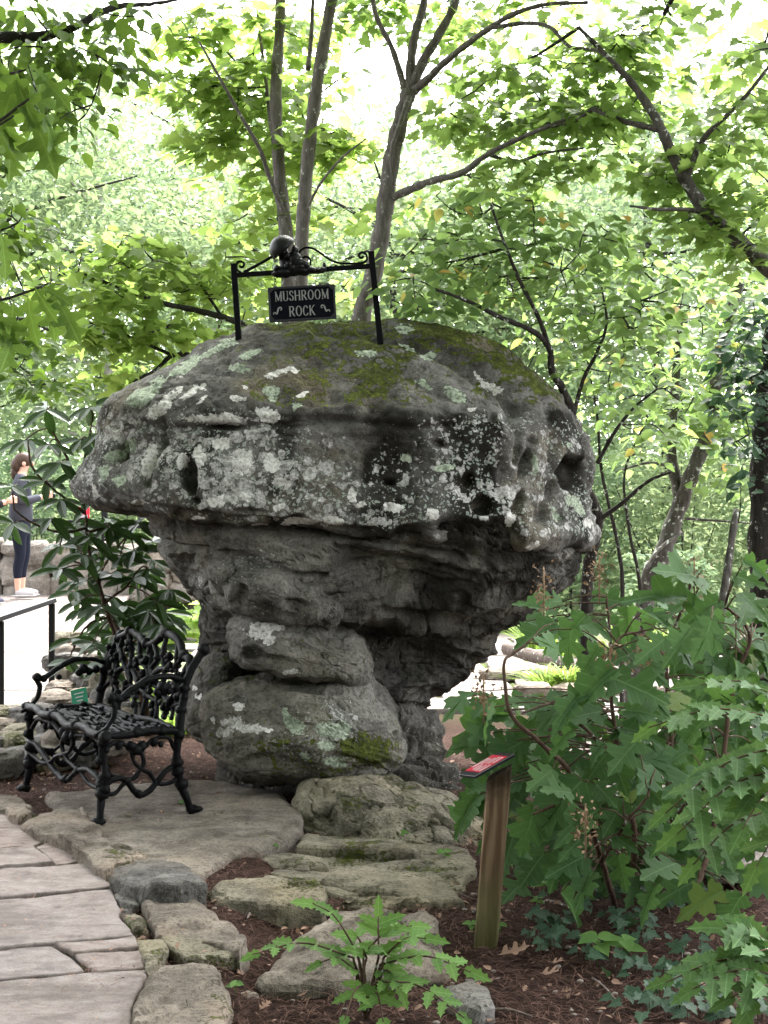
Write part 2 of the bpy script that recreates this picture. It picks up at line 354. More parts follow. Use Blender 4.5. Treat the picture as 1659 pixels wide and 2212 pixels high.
# ================================================================== lofted rock with pits, creases and lichen fields
def ell(u, v, f):                                    # 1 in the centre of an ellipse, 0 at its rim
    a = R(f[4]) if len(f) > 4 else 0; du, dv = u-f[0], v-f[1]
    x = (du*math.cos(a)+dv*math.sin(a))/f[2]; y = (-du*math.sin(a)+dv*math.cos(a))/f[3]
    return 1-np.sqrt(x*x+y*y)
def loft(name, mat, rows, nt_=160, nth=220, amp=.03, freq=3., strata=.02, sfreq=(2.5, 2.5, 14), fine=.006, pits=(), lich=None, patches=(), gpatches=(), moss=None, stain_shade=None, seed=0, power=1., parent=None, grooves=(), dimple=0., crack=.012):
    """rows from top to bottom: v, left u, right u, centre depth, reach to the front, reach to the back, tilt"""
    rw = np.array([list(r)+[0]*(7-len(r)) for r in rows], float)
    zz = H-(rw[:, 0]-CY)/F*rw[:, 3]; xl = (rw[:, 1]-CX)/F*rw[:, 3]; xr = (rw[:, 2]-CX)/F*rw[:, 3]
    prof = np.stack([(xl+xr)/2, (xr-xl)/2, rw[:, 3], rw[:, 4], rw[:, 5], zz, rw[:, 6]], 1)
    # close both ends
    e0 = prof[0].copy(); e0[[1, 3, 4]] *= .02; e1 = prof[-1].copy(); e1[[1, 3, 4]] *= .02; prof = np.vstack([e0, prof, e1])
    seglen = np.sqrt(np.diff(prof[:, 1])**2+np.diff(prof[:, 5])**2+.5*np.diff(prof[:, 3])**2)+1e-4
    s = np.concatenate([[0], np.cumsum(seglen)]); s /= s[-1]; t = np.linspace(0, 1, nt_)
    pr = np.stack([np.interp(t, s, prof[:, k]) for k in range(7)], 1)
    ker = np.array([1, 4, 6, 4, 1.])/16
    for _ in range(max(2, nt_//40)):
        q = np.vstack([pr[:1]]*2+[pr]+[pr[-1:]]*2); pr2 = sum(ker[k]*q[k:k+nt_] for k in range(5)); pr2[0] = pr[0]; pr2[-1] = pr[-1]; pr = pr2
    ph = np.arange(nth)/nth*2*np.pi; th = ph+.45*np.cos(ph); c, sn = np.cos(th), np.sin(th)
    c_ = np.sign(c)*np.abs(c)**power; s_ = np.sign(sn)*np.abs(sn)**power
    x = pr[:, 0:1]+pr[:, 1:2]*c_; y = pr[:, 2:3]-np.where(s_ > 0, pr[:, 3:4], pr[:, 4:5])*s_
    z = pr[:, 5:6]-pr[:, 6:7]*(x-pr[:, 0:1])
    V = np.stack([x, y, z], -1)
    def normals(V):
        dt = np.gradient(V, axis=0); dp = np.roll(V, -1, 1)-np.roll(V, 1, 1)
        n = np.cross(dt, dp); n /= np.linalg.norm(n, axis=2)[..., None]+1e-9
        cen = V.mean((0, 1)); 
        if np.mean(np.sum(n*(V-cen), -1)) < 0: n = -n
        return n
    n = normals(V); p = V.reshape(-1, 3); nn = n.reshape(-1, 3)
    d = amp*fbm(p*freq+seed*7.7, 4, seed)+.6*amp*ridged(p*freq*.7+seed, 3, seed+5)
    ps = p*np.array(sfreq); w = fbm(p*2.1, 3, seed+31); ps[:, 2] += 2.5*w
    d = d+strata*ridged(ps, 3, seed+11)+fine*fbm(p*26, 4, seed+21)
    cr = np.abs(fbm(p*np.array([2., 2., 5.])+seed*3+.25*np.stack([w, w, w], 1), 3, seed+61)); d = d-crack*np.exp(-(cr/.022)**2)
    cr = np.abs(fbm(p*np.array([5., 5., 9.])+seed*5, 3, seed+67)); d = d-.5*crack*np.exp(-(cr/.03)**2)+.006*ridged(p*14+seed, 3, seed+71)
    if dimple:
        wk = worley(p*np.array([5.5, 5.5, 4.5])+.5*np.stack([w, w, w], 1), seed); d = d-dimple*S(1-wk/.55)*S(.5+1.5*fbm(p*1.4, 2, seed+81))
        wk = worley(p*13, seed+3); d = d-.35*dimple*S(1-wk/.5)
    u = CX+p[:, 0]/p[:, 1]*F; v = CY-(p[:, 2]-H)/p[:, 1]*F
    front = S((-(nn*(p-np.array([0, 0, H]))/np.linalg.norm(p-np.array([0, 0, H]), axis=1)[:, None]).sum(1)+.25)/.3)
    wob = 6*fbm(p*9, 3, seed+41); uw, vw = u+wob, v+6*fbm(p*9+50, 3, seed+43)
    for f in pits:                                   # u, v, ru, rv, angle, depth (metres), sharpness
        e = ell(uw, vw, f); k = f[6] if len(f) > 6 else .5
        d = d-front*f[5]*S(e/k)
    for (pts, wd, dep) in grooves:                   # polyline in the view, half width, depth
        best = np.full(len(u), 1e9)
        for (a, b) in zip(pts[:-1], pts[1:]):
            ab = np.array(b, float)-a; tt = np.clip(((uw-a[0])*ab[0]+(vw-a[1])*ab[1])/(ab@ab), 0, 1)
            best = np.minimum(best, np.hypot(uw-a[0]-tt*ab[0], vw-a[1]-tt*ab[1]))
        d = d-front*dep*np.exp(-(best/wd)**2)
    P2 = p+nn*d[:, None]; P2[:nth] = P2[:nth].mean(0); P2[-nth:] = P2[-nth:].mean(0)
    mb = MB(); mb.add(P2, grid_faces(nt_, nth)[:, ::-1])
    V2 = P2.reshape(nt_, nth, 3); n2 = normals(V2).reshape(-1, 3); up = n2[:, 2]
    u = CX+P2[:, 0]/P2[:, 1]*F; v = CY-(P2[:, 2]-H)/P2[:, 1]*F
    up_, vp_ = u+13*fbm(P2*11, 4, seed+51, .65), v+11*fbm(P2*11+40, 4, seed+53, .65)
    fld = lambda lst: np.clip(np.max([ell(up_, vp_, f)*1.2+.12 for f in lst], 0), 0, 1)*front if len(lst) else np.zeros(len(u))
    pit = np.max([S(ell(uw, vw, f)/.4)*min(1, f[5]/.06) for f in pits], 0) if len(pits) else np.zeros(len(u))
    A = dict(lich=np.clip((lich(u, v, P2, n2) if lich else 0*u)*(1-pit), 0, 1), patch=fld(patches), gpatch=fld(gpatches),
             moss=np.clip((moss(u, v, P2, n2) if moss else 0*u), 0, 1), stain_shade=np.clip((stain_shade(u, v, P2, n2) if stain_shade else 0*u), 0, 1))
    mb.attr = A
    o = mb.build(name, mat, None, name == 'cap')
    if parent: put(o, parent)
    return o
rock = thing('mushroom_rock', 'huge lichen covered mushroom shaped boulder on a narrow stacked stone stem', 'rock', G(760, 1700))
# ---- cap
cap_rows = [(697, 690, 870, 8.35, .10, .4, 0), (706, 600, 950, 8.35, .22, .6, .01), (722, 530, 1025, 8.33, .34, .75, .02), (745, 478, 1080, 8.32, .46, .85, .02),
            (770, 432, 1122, 8.3, .58, .95, .03), (800, 392, 1152, 8.3, .70, 1.0, .03), (840, 325, 1197, 8.3, .83, 1.08, .04), (880, 275, 1232, 8.3, .95, 1.13, .05),
            (900, 252, 1250, 8.3, 1.01, 1.15, .06), (918, 240, 1264, 8.3, 1.055, 1.16, .07), (940, 231, 1270, 8.3, 1.065, 1.17, .08), (965, 226, 1274, 8.3, 1.065, 1.18, .08), (1010, 218, 1262, 8.3, 1.08, 1.18, .09), (1060, 195, 1268, 8.3, 1.13, 1.2, .10),
            (1105, 168, 1285, 8.3, 1.17, 1.2, .10), (1128, 176, 1262, 8.3, 1.15, 1.18, .10), (1140, 215, 1215, 8.3, 1.08, 1.1, .10), (1146, 330, 1120, 8.3, .85, .9, .10), (1140, 480, 960, 8.3, .5, .6, .1)]
cap_pits = [(411, 1028, 24, 46, -6, .12, .45), (423, 1078, 10, 9, 0, .05, .5), (1133, 1000, 15, 42, 22, .11, .5), (1152, 955, 14, 22, 30, .05, .6), (1012, 1040, 17, 17, 0, .09, .5),
            (1043, 1092, 27, 27, 0, .09, .45), (1233, 1022, 30, 44, 10, .13, .5), (1118, 1085, 14, 34, 25, .09, .6), (946, 958, 20, 12, 0, .05, .6), (842, 1045, 14, 8, 0, .04, .6),
            (1003, 1150, 88, 38, 8, .11, .7), (1085, 1150, 46, 40, 25, .10, .6), (890, 1152, 55, 22, 0, .07, .7), (760, 1140, 60, 12, 3, .05, .7), (265, 968, 16, 32, 15, .06, .6),
            (1062, 905, 14, 16, 0, .05, .6), (1170, 1110, 22, 40, 15, .06, .8), (1190, 1060, 14, 30, 0, .05, .7), (1080, 1030, 18, 40, 18, .03, .9), (640, 1120, 30, 10, 0, .04, .7), (540, 1105, 40, 10, 3, .03, .7),
            (395, 1105, 20, 8, 0, .03, .6), (1210, 1120, 18, 22, 0, .05, .7), (970, 890, 40, 14, 5, .03, .8), (700, 905, 90, 12, 0, .03, .8), (480, 920, 70, 10, 3, .05, .7)]
cap_grooves = [([(340, 905), (350, 950), (318, 1040)], 10, .055), ([(245, 900), (262, 950), (250, 1000)], 9, .04), ([(320, 920), (420, 925), (520, 915), (640, 920), (760, 912), (900, 925), (1010, 915)], 8, .03),
               ([(690, 712), (800, 722), (880, 740), (980, 775), (1070, 830), (1110, 880)], 16, .10), ([(430, 800), (520, 818), (640, 800)], 8, .022), ([(1095, 900), (1120, 940), (1110, 1000)], 8, .04),
               ([(1180, 880), (1200, 950), (1195, 1020)], 9, .04), ([(300, 1090), (420, 1102), (560, 1122), (700, 1135)], 7, .03), ([(860, 800), (960, 860), (1040, 905)], 9, .025)]
def cap_lich(u, v, p, n):
    band = S((v-850)/80)*S((1190-v)/40); w = fbm(p*2.6, 4, 77, .6); w2 = fbm(p*7, 3, 78)
    heavy = np.maximum(S(ell(u, v, (520, 1010, 260, 150))*1.4), S(ell(u, v, (700, 1050, 260, 130))*1.4))
    return band*np.clip(.52+.22*heavy+.75*w+.35*w2, 0, .72)*S((n[:, 2]+.75)/.3)+.2*S((905-v)/60)*S((700-u)/300)*(1+w)
def cap_moss(u, v, p, n):
    w = fbm(p*3.1, 4, 55); return S((n[:, 2]-.28)/.4)*S((905-v)/50)*(.56+.95*w)*S((u-430)/240)+.2*S((n[:, 2]-.5)/.4)*S((800-v)/60)
def cap_stain_shade(u, v, p, n):
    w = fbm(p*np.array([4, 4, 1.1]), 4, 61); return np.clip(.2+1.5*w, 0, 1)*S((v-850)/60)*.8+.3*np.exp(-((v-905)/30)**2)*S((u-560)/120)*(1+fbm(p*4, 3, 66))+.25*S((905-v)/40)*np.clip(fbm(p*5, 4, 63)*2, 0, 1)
cap_patches = [(600, 806, 42, 11, -22), (634, 803, 13, 9), (572, 893, 30, 20, 10), (585, 905, 28, 14), (470, 903, 82, 17, 4), (360, 868, 46, 14, -45), (345, 885, 40, 20, -40), (410, 850, 30, 12, -45), (440, 860, 16, 7, -40), (390, 838, 9, 12, 40), (436, 838, 12, 10),
               (515, 862, 30, 8, 3), (530, 838, 9, 8), (655, 852, 30, 7, -25), (1065, 838, 36, 15, 25), (1035, 812, 22, 8, 35), (395, 995, 18, 26), (330, 990, 22, 42, 15), (318, 1010, 20, 30, 15), (250, 940, 10, 16, 20), (276, 938, 8, 14), (205, 1060, 12, 16),
               (432, 985, 18, 36), (470, 1080, 26, 16), (585, 1000, 26, 26), (610, 1045, 24, 14), (650, 1125, 56, 12, 2), (720, 1128, 30, 14), (600, 1095, 18, 12), (560, 1135, 24, 8, 5), (530, 1072, 14, 12), (480, 960, 30, 20), (760, 1070, 14, 18), (780, 1092, 18, 10),
               (850, 1095, 30, 14), (935, 1110, 20, 16), (1100, 1120, 12, 28, 20), (1270, 1130, 10, 18), (520, 1000, 34, 30), (1150, 1180, 16, 14), (300, 1085, 30, 7, 5), (1020, 885, 14, 8), (430, 1120, 20, 7, -10)]
cap_gp = [(470, 752, 62, 13, -27), (400, 790, 60, 12, -32), (540, 766, 38, 13, -12), (514, 797, 34, 14, 8), (588, 848, 26, 24), (640, 878, 14, 11), (790, 762, 28, 11), (872, 712, 26, 13), (985, 852, 42, 16, 28), (920, 830, 26, 9, 25), (885, 752, 26, 10, 20), (925, 770, 20, 9),
          (330, 840, 60, 14, -42), (300, 860, 40, 22, -40), (255, 985, 34, 18, -10), (225, 1020, 18, 22), (260, 1040, 18, 20), (285, 960, 18, 22), (1200, 1110, 10, 24, -20), (1245, 1090, 12, 40, -35), (960, 1010, 30, 12), (880, 990, 16, 12), (1160, 1010, 8, 30), (1230, 960, 14, 12)]
loft('cap', M_cap, cap_rows, 380, 570, dimple=.035, amp=.035, freq=2.6, strata=.02, sfreq=(1.6, 1.6, 7), fine=.008, pits=cap_pits, grooves=cap_grooves, lich=cap_lich, moss=cap_moss, stain_shade=cap_stain_shade, patches=cap_patches, gpatches=cap_gp, seed=1, power=.86, parent=rock)
# ---- layered collar under the cap
col_rows = [(1095, 330, 1225, 8.25, 1.0, .8, .08), (1135, 333, 1232, 8.25, 1.0, .8, .08), (1180, 348, 1230, 8.25, .98, .8, .08), (1225, 372, 1210, 8.25, .93, .8, .08), (1275, 405, 1145, 8.25, .84, .7, .08),
            (1308, 432, 1092, 8.25, .74, .65, .07), (1328, 462, 1060, 8.25, .62, .6, .06), (1338, 540, 1000, 8.25, .42, .4, .05)]
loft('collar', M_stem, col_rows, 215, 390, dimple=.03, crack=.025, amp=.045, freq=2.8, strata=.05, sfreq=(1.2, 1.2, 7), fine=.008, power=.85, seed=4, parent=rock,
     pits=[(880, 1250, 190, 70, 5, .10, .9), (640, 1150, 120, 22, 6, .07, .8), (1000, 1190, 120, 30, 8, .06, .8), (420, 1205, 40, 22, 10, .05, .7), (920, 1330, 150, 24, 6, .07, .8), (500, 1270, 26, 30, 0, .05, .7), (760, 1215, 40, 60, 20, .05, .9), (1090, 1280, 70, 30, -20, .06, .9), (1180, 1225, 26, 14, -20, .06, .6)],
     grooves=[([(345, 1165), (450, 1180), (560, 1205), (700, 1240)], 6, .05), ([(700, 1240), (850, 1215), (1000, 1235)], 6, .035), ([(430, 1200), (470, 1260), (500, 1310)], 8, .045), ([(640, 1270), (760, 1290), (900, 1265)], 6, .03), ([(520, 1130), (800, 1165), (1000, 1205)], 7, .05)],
     lich=lambda u, v, p, n: .42*S((740-u)/200)*S((v-1150)/60)*(.6+fbm(p*3, 3, 8)), patches=[], stain_shade=lambda u, v, p, n: S((u-600)/300)*.62+.6*fbm(p*3, 4, 9)+.3*S((1165-v)/30))  # darker to the right and under the cap: stained stone plus painted shade
loft('collar_bulge', M_stem, [(1190, 455, 540, 7.72, .2, .3, .1), (1206, 432, 610, 7.72, .36, .4, .13), (1230, 432, 690, 7.72, .46, .4, .15), (1262, 452, 742, 7.72, .50, .4, .15), (1292, 470, 752, 7.72, .49, .4, .13), (1314, 492, 742, 7.72, .42, .4, .11), (1328, 560, 715, 7.72, .28, .3, .1)],
     110, 190, amp=.04, freq=4, strata=.03, sfreq=(1.5, 1.5, 8), fine=.008, seed=16, power=.75, dimple=.03, crack=.02, parent=rock, pits=[(520, 1285, 24, 30, 0, .06, .7), (640, 1308, 40, 16, 5, .05, .7), (700, 1290, 24, 24, 0, .04, .8)],
     lich=lambda u, v, p, n: .5*(.6+.8*fbm(p*4, 3, 8)), stain_shade=lambda u, v, p, n: .45*fbm(p*4, 3, 5)-.05)
# ---- dark core and right hand column
core_rows = [(1300, 455, 1093, 8.35, .45, .6, .03), (1340, 450, 1083, 8.35, .48, .6, .03), (1375, 442, 1058, 8.35, .47, .6), (1408, 446, 1044, 8.35, .42, .55), (1440, 505, 1004, 8.3, .38, .5), (1475, 530, 967, 8.25, .36, .5), (1512, 530, 927, 8.2, .36, .5),
             (1535, 520, 914, 8.2, .36, .5), (1570, 500, 937, 8.15, .38, .5), (1610, 490, 954, 8.1, .42, .5), (1650, 490, 964, 8.05, .48, .5), (1700, 480, 1003, 8.0, .56, .5), (1745, 470, 1018, 7.95, .66, .6), (1800, 470, 1038, 7.9, .75, .7), (1850, 470, 1038, 7.9, .75, .7)]
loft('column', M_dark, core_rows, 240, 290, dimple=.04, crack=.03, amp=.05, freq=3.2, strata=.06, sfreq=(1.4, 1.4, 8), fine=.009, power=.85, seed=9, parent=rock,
     pits=[(900, 1430, 120, 60, -15, .12, .8), (1000, 1360, 110, 30, 0, .08, .8), (930, 1500, 60, 26, 0, .06, .7), (960, 1640, 60, 10, 25, .05, .7), (900, 1620, 50, 30, 30, .05, .8), (930, 1690, 60, 12, 20, .05, .7)],
     grooves=[([(800, 1345), (950, 1365), (1100, 1350)], 7, .06), ([(850, 1520), (930, 1530), (980, 1525)], 6, .06), ([(860, 1570), (920, 1585), (1000, 1640)], 6, .05), ([(840, 1640), (920, 1660), (1020, 1720)], 7, .06), ([(850, 1690), (940, 1720), (1030, 1755)], 7, .06), ([(900, 1590), (960, 1600), (1000, 1605)], 5, .04)],
     lich=lambda u, v, p, n: .18*(1+fbm(p*3, 3, 8)), stain_shade=lambda u, v, p, n: .3*S((u-800)/100)*S((1600-v)/150)+.3*fbm(p*2, 3, 5))
# ---- upper stem block, lower boulder, rear boulder
loft('upper_block', M_stem, [(1322, 560, 690, 7.78, .2, .3, .1), (1336, 520, 745, 7.78, .34, .4, .12), (1360, 502, 785, 7.78, .40, .5, .12), (1392, 497, 800, 7.78, .43, .5, .12), (1422, 505, 806, 7.78, .42, .5, .12), (1444, 530, 800, 7.78, .36, .5, .12), (1456, 590, 770, 7.78, .25, .3, .12)],
     120, 220, amp=.03, freq=4, strata=.018, fine=.007, seed=14, power=.72, dimple=.015, parent=rock, pits=[(720, 1370, 60, 14, 5, .03, .8), (600, 1425, 60, 14, 8, .03, .8), (640, 1400, 30, 14, 0, .02, .8)],
     lich=lambda u, v, p, n: .12*(1+fbm(p*3, 3, 8)), patches=[(560, 1362, 36, 30, 10), (600, 1350, 30, 18), (630, 1452, 30, 8, 12), (575, 1385, 20, 14)], moss=lambda u, v, p, n: .16+.4*fbm(p*5, 3, 71), stain_shade=lambda u, v, p, n: .35*fbm(p*4, 3, 5)+.7*S(ell(u, v, (545, 1408, 34, 24))*2))
loft('lower_boulder', M_stem, [(1462, 590, 740, 7.72, .12, .3, .04), (1476, 520, 790, 7.72, .28, .4, .04), (1496, 475, 812, 7.72, .38, .5, .04), (1520, 452, 832, 7.72, .46, .55, .04), (1550, 444, 852, 7.72, .50, .6, .04), (1585, 446, 862, 7.72, .52, .6, .04), (1615, 460, 862, 7.72, .50, .6, .03), (1642, 478, 848, 7.72, .46, .55, .02),
     (1664, 520, 820, 7.72, .40, .5), (1680, 580, 790, 7.72, .30, .4), (1690, 650, 750, 7.72, .15, .2)],
     155, 250, amp=.05, freq=3, strata=.014, fine=.007, seed=19, power=.74, dimple=.018, parent=rock, pits=[(700, 1500, 120, 14, 4, .04, .8), (560, 1640, 60, 20, -10, .04, .8), (470, 1655, 40, 22, 0, .04, .7), (850, 1590, 10, 16, 0, .06, .6), (620, 1560, 40, 30, 0, .03, .8), (800, 1660, 60, 14, -20, .03, .8)],
     lich=lambda u, v, p, n: .05+.7*S(ell(u, v, (690, 1590, 140, 110))*1.8)*(.7+.6*fbm(p*4, 3, 8)), patches=[(513, 1528, 18, 11), (505, 1562, 36, 18, -10), (545, 1575, 36, 14, 8), (485, 1582, 24, 14), (460, 1556, 8, 12), (580, 1578, 16, 8)],
     gpatches=[(640, 1570, 22, 24), (720, 1578, 54, 26), (620, 1550, 12, 30), (725, 1645, 36, 18), (660, 1632, 20, 10), (705, 1610, 26, 16)], moss=lambda u, v, p, n: .2+.45*fbm(p*4, 3, 71)+.35*S(ell(u, v, (800, 1615, 90, 50))*2), stain_shade=lambda u, v, p, n: .5*S((v-1620)/60)*S((700-u)/100)+.25*fbm(p*4, 3, 5))
loft('rear_boulder', M_stem, [(1408, 470, 505, 8.1, .1, .2), (1425, 446, 525, 8.1, .2, .3), (1455, 422, 535, 8.1, .28, .3), (1490, 405, 540, 8.1, .32, .35), (1530, 396, 545, 8.1, .34, .4), (1565, 400, 545, 8.1, .32, .4), (1588, 425, 530, 8.1, .25, .3), (1600, 460, 510, 8.1, .1, .2)],
     90, 130, amp=.03, freq=4, strata=.01, fine=.006, seed=23, parent=rock, lich=lambda u, v, p, n: .1+.1*fbm(p*3, 3, 8), patches=[(422, 1485, 8, 5), (432, 1500, 9, 12, 40)], moss=lambda u, v, p, n: .22+.35*fbm(p*4, 3, 71))
# ---- ledges the rock stands on
base = thing('rock_ledge', 'mossy sandstone ledge at the foot of the mushroom rock', 'rock', G(780, 1800, -.1))
loft('ledge_block', M_ledge, [(1682, 690, 810, 7.3, .12, .2), (1690, 665, 852, 7.3, .26, .3, .03), (1706, 648, 880, 7.3, .35, .4, .06), (1735, 640, 905, 7.3, .40, .4, .05), (1765, 636, 915, 7.3, .43, .4), (1800, 640, 918, 7.3, .44, .4), (1850, 650, 915, 7.3, .42, .4)],
     115, 190, amp=.022, freq=3.4, strata=.014, fine=.007, seed=31, power=.6, crack=.025, sfreq=(1.5, 1.5, 9), parent=base, pits=[(700, 1775, 40, 26, -40, .05, .8), (830, 1748, 60, 8, 8, .04, .6), (880, 1750, 30, 10, 25, .04, .7), (820, 1780, 40, 14, 10, .03, .8)])
loft('ledge_slope', M_ledge, [(1712, 830, 900, 7.2, .15, .3), (1735, 800, 990, 7.15, .28, .4, .1), (1770, 780, 1050, 7.1, .38, .4, .14), (1810, 780, 1085, 7.05, .46, .4, .12), (1850, 790, 1100, 7.0, .52, .4, .08), (1900, 800, 1095, 7.0, .5, .4), (1940, 810, 1060, 7.0, .45, .4)],
     115, 190, amp=.026, freq=3, strata=.016, fine=.007, seed=37, power=.7, crack=.025, sfreq=(1.5, 1.5, 9), parent=base, grooves=[([(870, 1790), (960, 1780), (1040, 1810)], 5, .04), ([(900, 1830), (1000, 1850), (1050, 1850)], 6, .04)])
# ================================================================== slabs and stones from plan outlines
def slab(name, mat, pts, ztop, thick, seed=0, dome=.01, rough=.012, rnd=.03, parent=None, n=72, wob=.03, kind=None, skirt=0., smooth=True, tilt=(0, 0), rings=9, terr=0., smooth_plan=False):
    """plan outline (world x, y), rounded rim, uneven top, real thickness"""
    q = np.asarray(pts, float)[:, :2]; c = q.mean(0)
    cl = np.vstack([q, q[:1]]); sl = np.concatenate([[0], np.cumsum(np.hypot(*np.diff(cl, axis=0).T))]); t = np.linspace(0, sl[-1], n, endpoint=False)
    o = np.stack([np.interp(t, sl, cl[:, 0]), np.interp(t, sl, cl[:, 1])], 1)
    if smooth_plan: o = (np.roll(o, 1, 0)+2*o+np.roll(o, -1, 0))/4
    nv = np.roll(o, -1, 0)-np.roll(o, 1, 0); nv = np.stack([nv[:, 1], -nv[:, 0]], 1); nv /= np.linalg.norm(nv, axis=1)[:, None]+1e-9
    if np.mean(np.sum(nv*(o-c), 1)) < 0: nv = -nv
    for _ in range(8): nv = (np.roll(nv, 1, 0)+2*nv+np.roll(nv, -1, 0))/4
    nv /= np.linalg.norm(nv, axis=1)[:, None]+1e-9
    size = np.sqrt(np.ptp(q[:, 0])*np.ptp(q[:, 1])); o = o+nv*(wob*size*fbm(np.c_[o*6/max(size, .1), np.full(n, seed*3.7)], 4, seed))[:, None]
    rnd = min(rnd, thick*.6)
    R_ = []
    for k in range(1, rings): f = (k/rings); R_.append((c+(o-nv*rnd-c)*f, 0*o[:, 0]+dome*(1-f*f)))
    for a in (0, 30, 60, 90): R_.append((o-nv*rnd*(1-math.sin(R(a))), 0*o[:, 0]-rnd*(1-math.cos(R(a)))))
    for k in (.35, .7, 1.): R_.append((o+nv*skirt*k, 0*o[:, 0]-rnd-(thick-rnd)*k))
    pts3 = [np.array([[c[0], c[1], dome]])]+[np.c_[a, b] for a, b in R_]
    V = np.concatenate(pts3); V[:, 2] += ztop; V[:, 2] += tilt[0]*(V[:, 0]-c[0])+tilt[1]*(V[:, 1]-c[1])
    q3 = V*np.array([1, 1, 2.]); topw = S((V[:, 2]-(ztop-thick))/thick*1.2)
    V[:, 2] += rough*topw*(fbm(q3*5+seed, 4, seed)+.5*ridged(q3*np.array([3, 8, 8]), 3, seed+2))
    tw = fbm(q3*np.array([2.2, 2.2, 0])+seed*1.3, 3, seed+7)*3.2; fl = np.floor(tw); V[:, 2] += terr*topw*(fl+S((tw-fl-.86)/.14))
    V[:, :2] += (rough*1.0)*np.stack([fbm(q3*9+seed+5, 3, seed), fbm(q3*9+seed+25, 3, seed)], 1)*np.r_[np.zeros(1+(rings-3)*n), np.repeat(S(np.linspace(0, 1, len(R_)-rings+3)*1.5), n)][:, None]
    f4 = grid_faces(len(R_), n)[:, ::-1]+1; f3 = np.array([[0, 1+k, 1+(k+1) % n] for k in range(n)])
    mb = MB(); mb.add(V, f3); mb.f.append(f4)
    # winding: make the top face up
    a, b_, c_ = V[f3[0]]
    if np.cross(b_-a, c_-a)[2] < 0: mb.f = [f[:, ::-1] for f in mb.f]
    ob = mb.build(name, mat, None, smooth, kind)
    if parent: put(ob, parent)
    return ob
def px(crop, pts):                                   # points read off enlarged views of the photograph
    s, u0, v0 = crop; return [(u0+s*x, v0+s*y) for x, y in pts]
C7 = (.463, 0, 1645.8); C5 = (.3638, 493.7, 1865.2); C3 = (.3307, 548.6, 1645.8)
def plan(pts, z): return np.array([G(u, v, z)[:2] for u, v in pts])
path = MB(); bed = plan([(-420, 1700), (30, 1722), (130, 1815), (260, 1905), (290, 1990), (310, 2080), (330, 2130), (330, 2250), (360, 2600), (-1500, 2600)], -.03)
mb = MB(); mb.add(np.vstack([np.c_[bed, np.full(len(bed), -.018)], np.c_[bed, np.full(len(bed), -.2)]]), [tuple(range(len(bed)))[::-1]]+[(k, (k+1) % len(bed), len(bed)+(k+1) % len(bed), len(bed)+k) for k in range(len(bed))])
M_mortar = rockmat('joint_mortar', dark=(.035, .03, .026), light=(.12, .105, .095), warm=(.1, .08, .06), moss=.42, spots=-.3)
pathway = mb.build('path', M_mortar, kind='structure')
flags = [[(-800, 235), (0, 243), (80, 262), (240, 352), (150, 381), (0, 397), (-800, 440)], [(-800, 452), (0, 405), (158, 389), (256, 472), (0, 494), (-800, 560)], [(168, 386), (238, 362), (398, 458), (268, 471)],
         [(-800, 572), (0, 503), (268, 480), (400, 467), (470, 503), (522, 578), (0, 626), (-800, 700)], [(-800, 715), (0, 638), (522, 592), (566, 680), (556, 712), (628, 808), (240, 836), (0, 855), (-800, 930)],
         [(-900, 945), (0, 866), (232, 852), (330, 900), (392, 966), (0, 1008), (-900, 1120)], [(256, 848), (628, 818), (656, 862), (345, 886)], [(352, 894), (656, 870), (678, 955), (440, 968), (420, 950)],
         [(-900, 1135), (0, 1020), (400, 978), (690, 964), (676, 1010), (620, 1120), (600, 1300), (-900, 1420)], [(-1000, 1440), (600, 1312), (640, 1700), (-1000, 1900)]]
for k, f in enumerate(flags): slab('flagstone', M_flag, plan(px(C7, f), 0), .0+.006*math.sin(k*2.3), .05, 100+k, 0, .005, .008, pathway, 170, .016, rings=20, terr=.003, smooth=False)
# the big flat stone the bench stands on, and the stones that edge the path
o = slab('flat_boulder', M_slab, plan([(100, 1712), (240, 1690), (490, 1682), (610, 1708), (655, 1748), (650, 1790), (590, 1818), (500, 1850), (425, 1892), (350, 1888), (250, 1855), (150, 1785)], 0), .0, .22, 5, .004, .016, .045, None, 220, .014, rings=30, terr=.006)
tag(o, 'wide flat sandstone slab that the bench stands on', 'rock')
def stone(name, crop, pts, z, th, seed, label, mat=None, **kw):
    o = slab(name, mat or M_edge, plan(px(crop, pts), z), z, th, seed, **dict(dict(dome=.0, rough=.022, rnd=.013, wob=.035, terr=.014, n=130, rings=20, smooth=False), **kw)); tag(o, label, 'stone'); return o
put(slab('ledge_apron', M_ledge, plan([(600, 1800), (760, 1782), (960, 1802), (1035, 1850), (1012, 1915), (900, 1932), (760, 1930), (640, 1915), (560, 1890), (545, 1845)], -.085), -.085, .2, 91, .0, .02, .025, None, 170, .03, rings=24, terr=.012, smooth=False), base)
stone('edging_stone', C7, [(-60, 150), (80, 140), (148, 188), (90, 212), (-60, 195)], .03, .1, 41, 'thin stacked chip of stone at the left border, nearest the bench foot')
stone('edging_stone', C7, [(32, 195), (90, 186), (132, 196), (145, 232), (90, 250), (38, 228)], .045, .1, 42, 'small round flat stone on the path edge left of the bench')
stone('edging_stone', C7, [(100, 258), (170, 216), (380, 210), (440, 250), (474, 300), (465, 332), (280, 342), (190, 318)], .05, .16, 43, 'tan flat edging stone against the near bench foot', rnd=.02)
stone('edging_stone', C7, [(282, 350), (350, 330), (470, 338), (600, 380), (690, 425), (688, 462), (560, 470), (500, 500), (430, 458), (340, 400)], .045, .18, 44, 'rough tan edging stone between the bench slab and the paving')
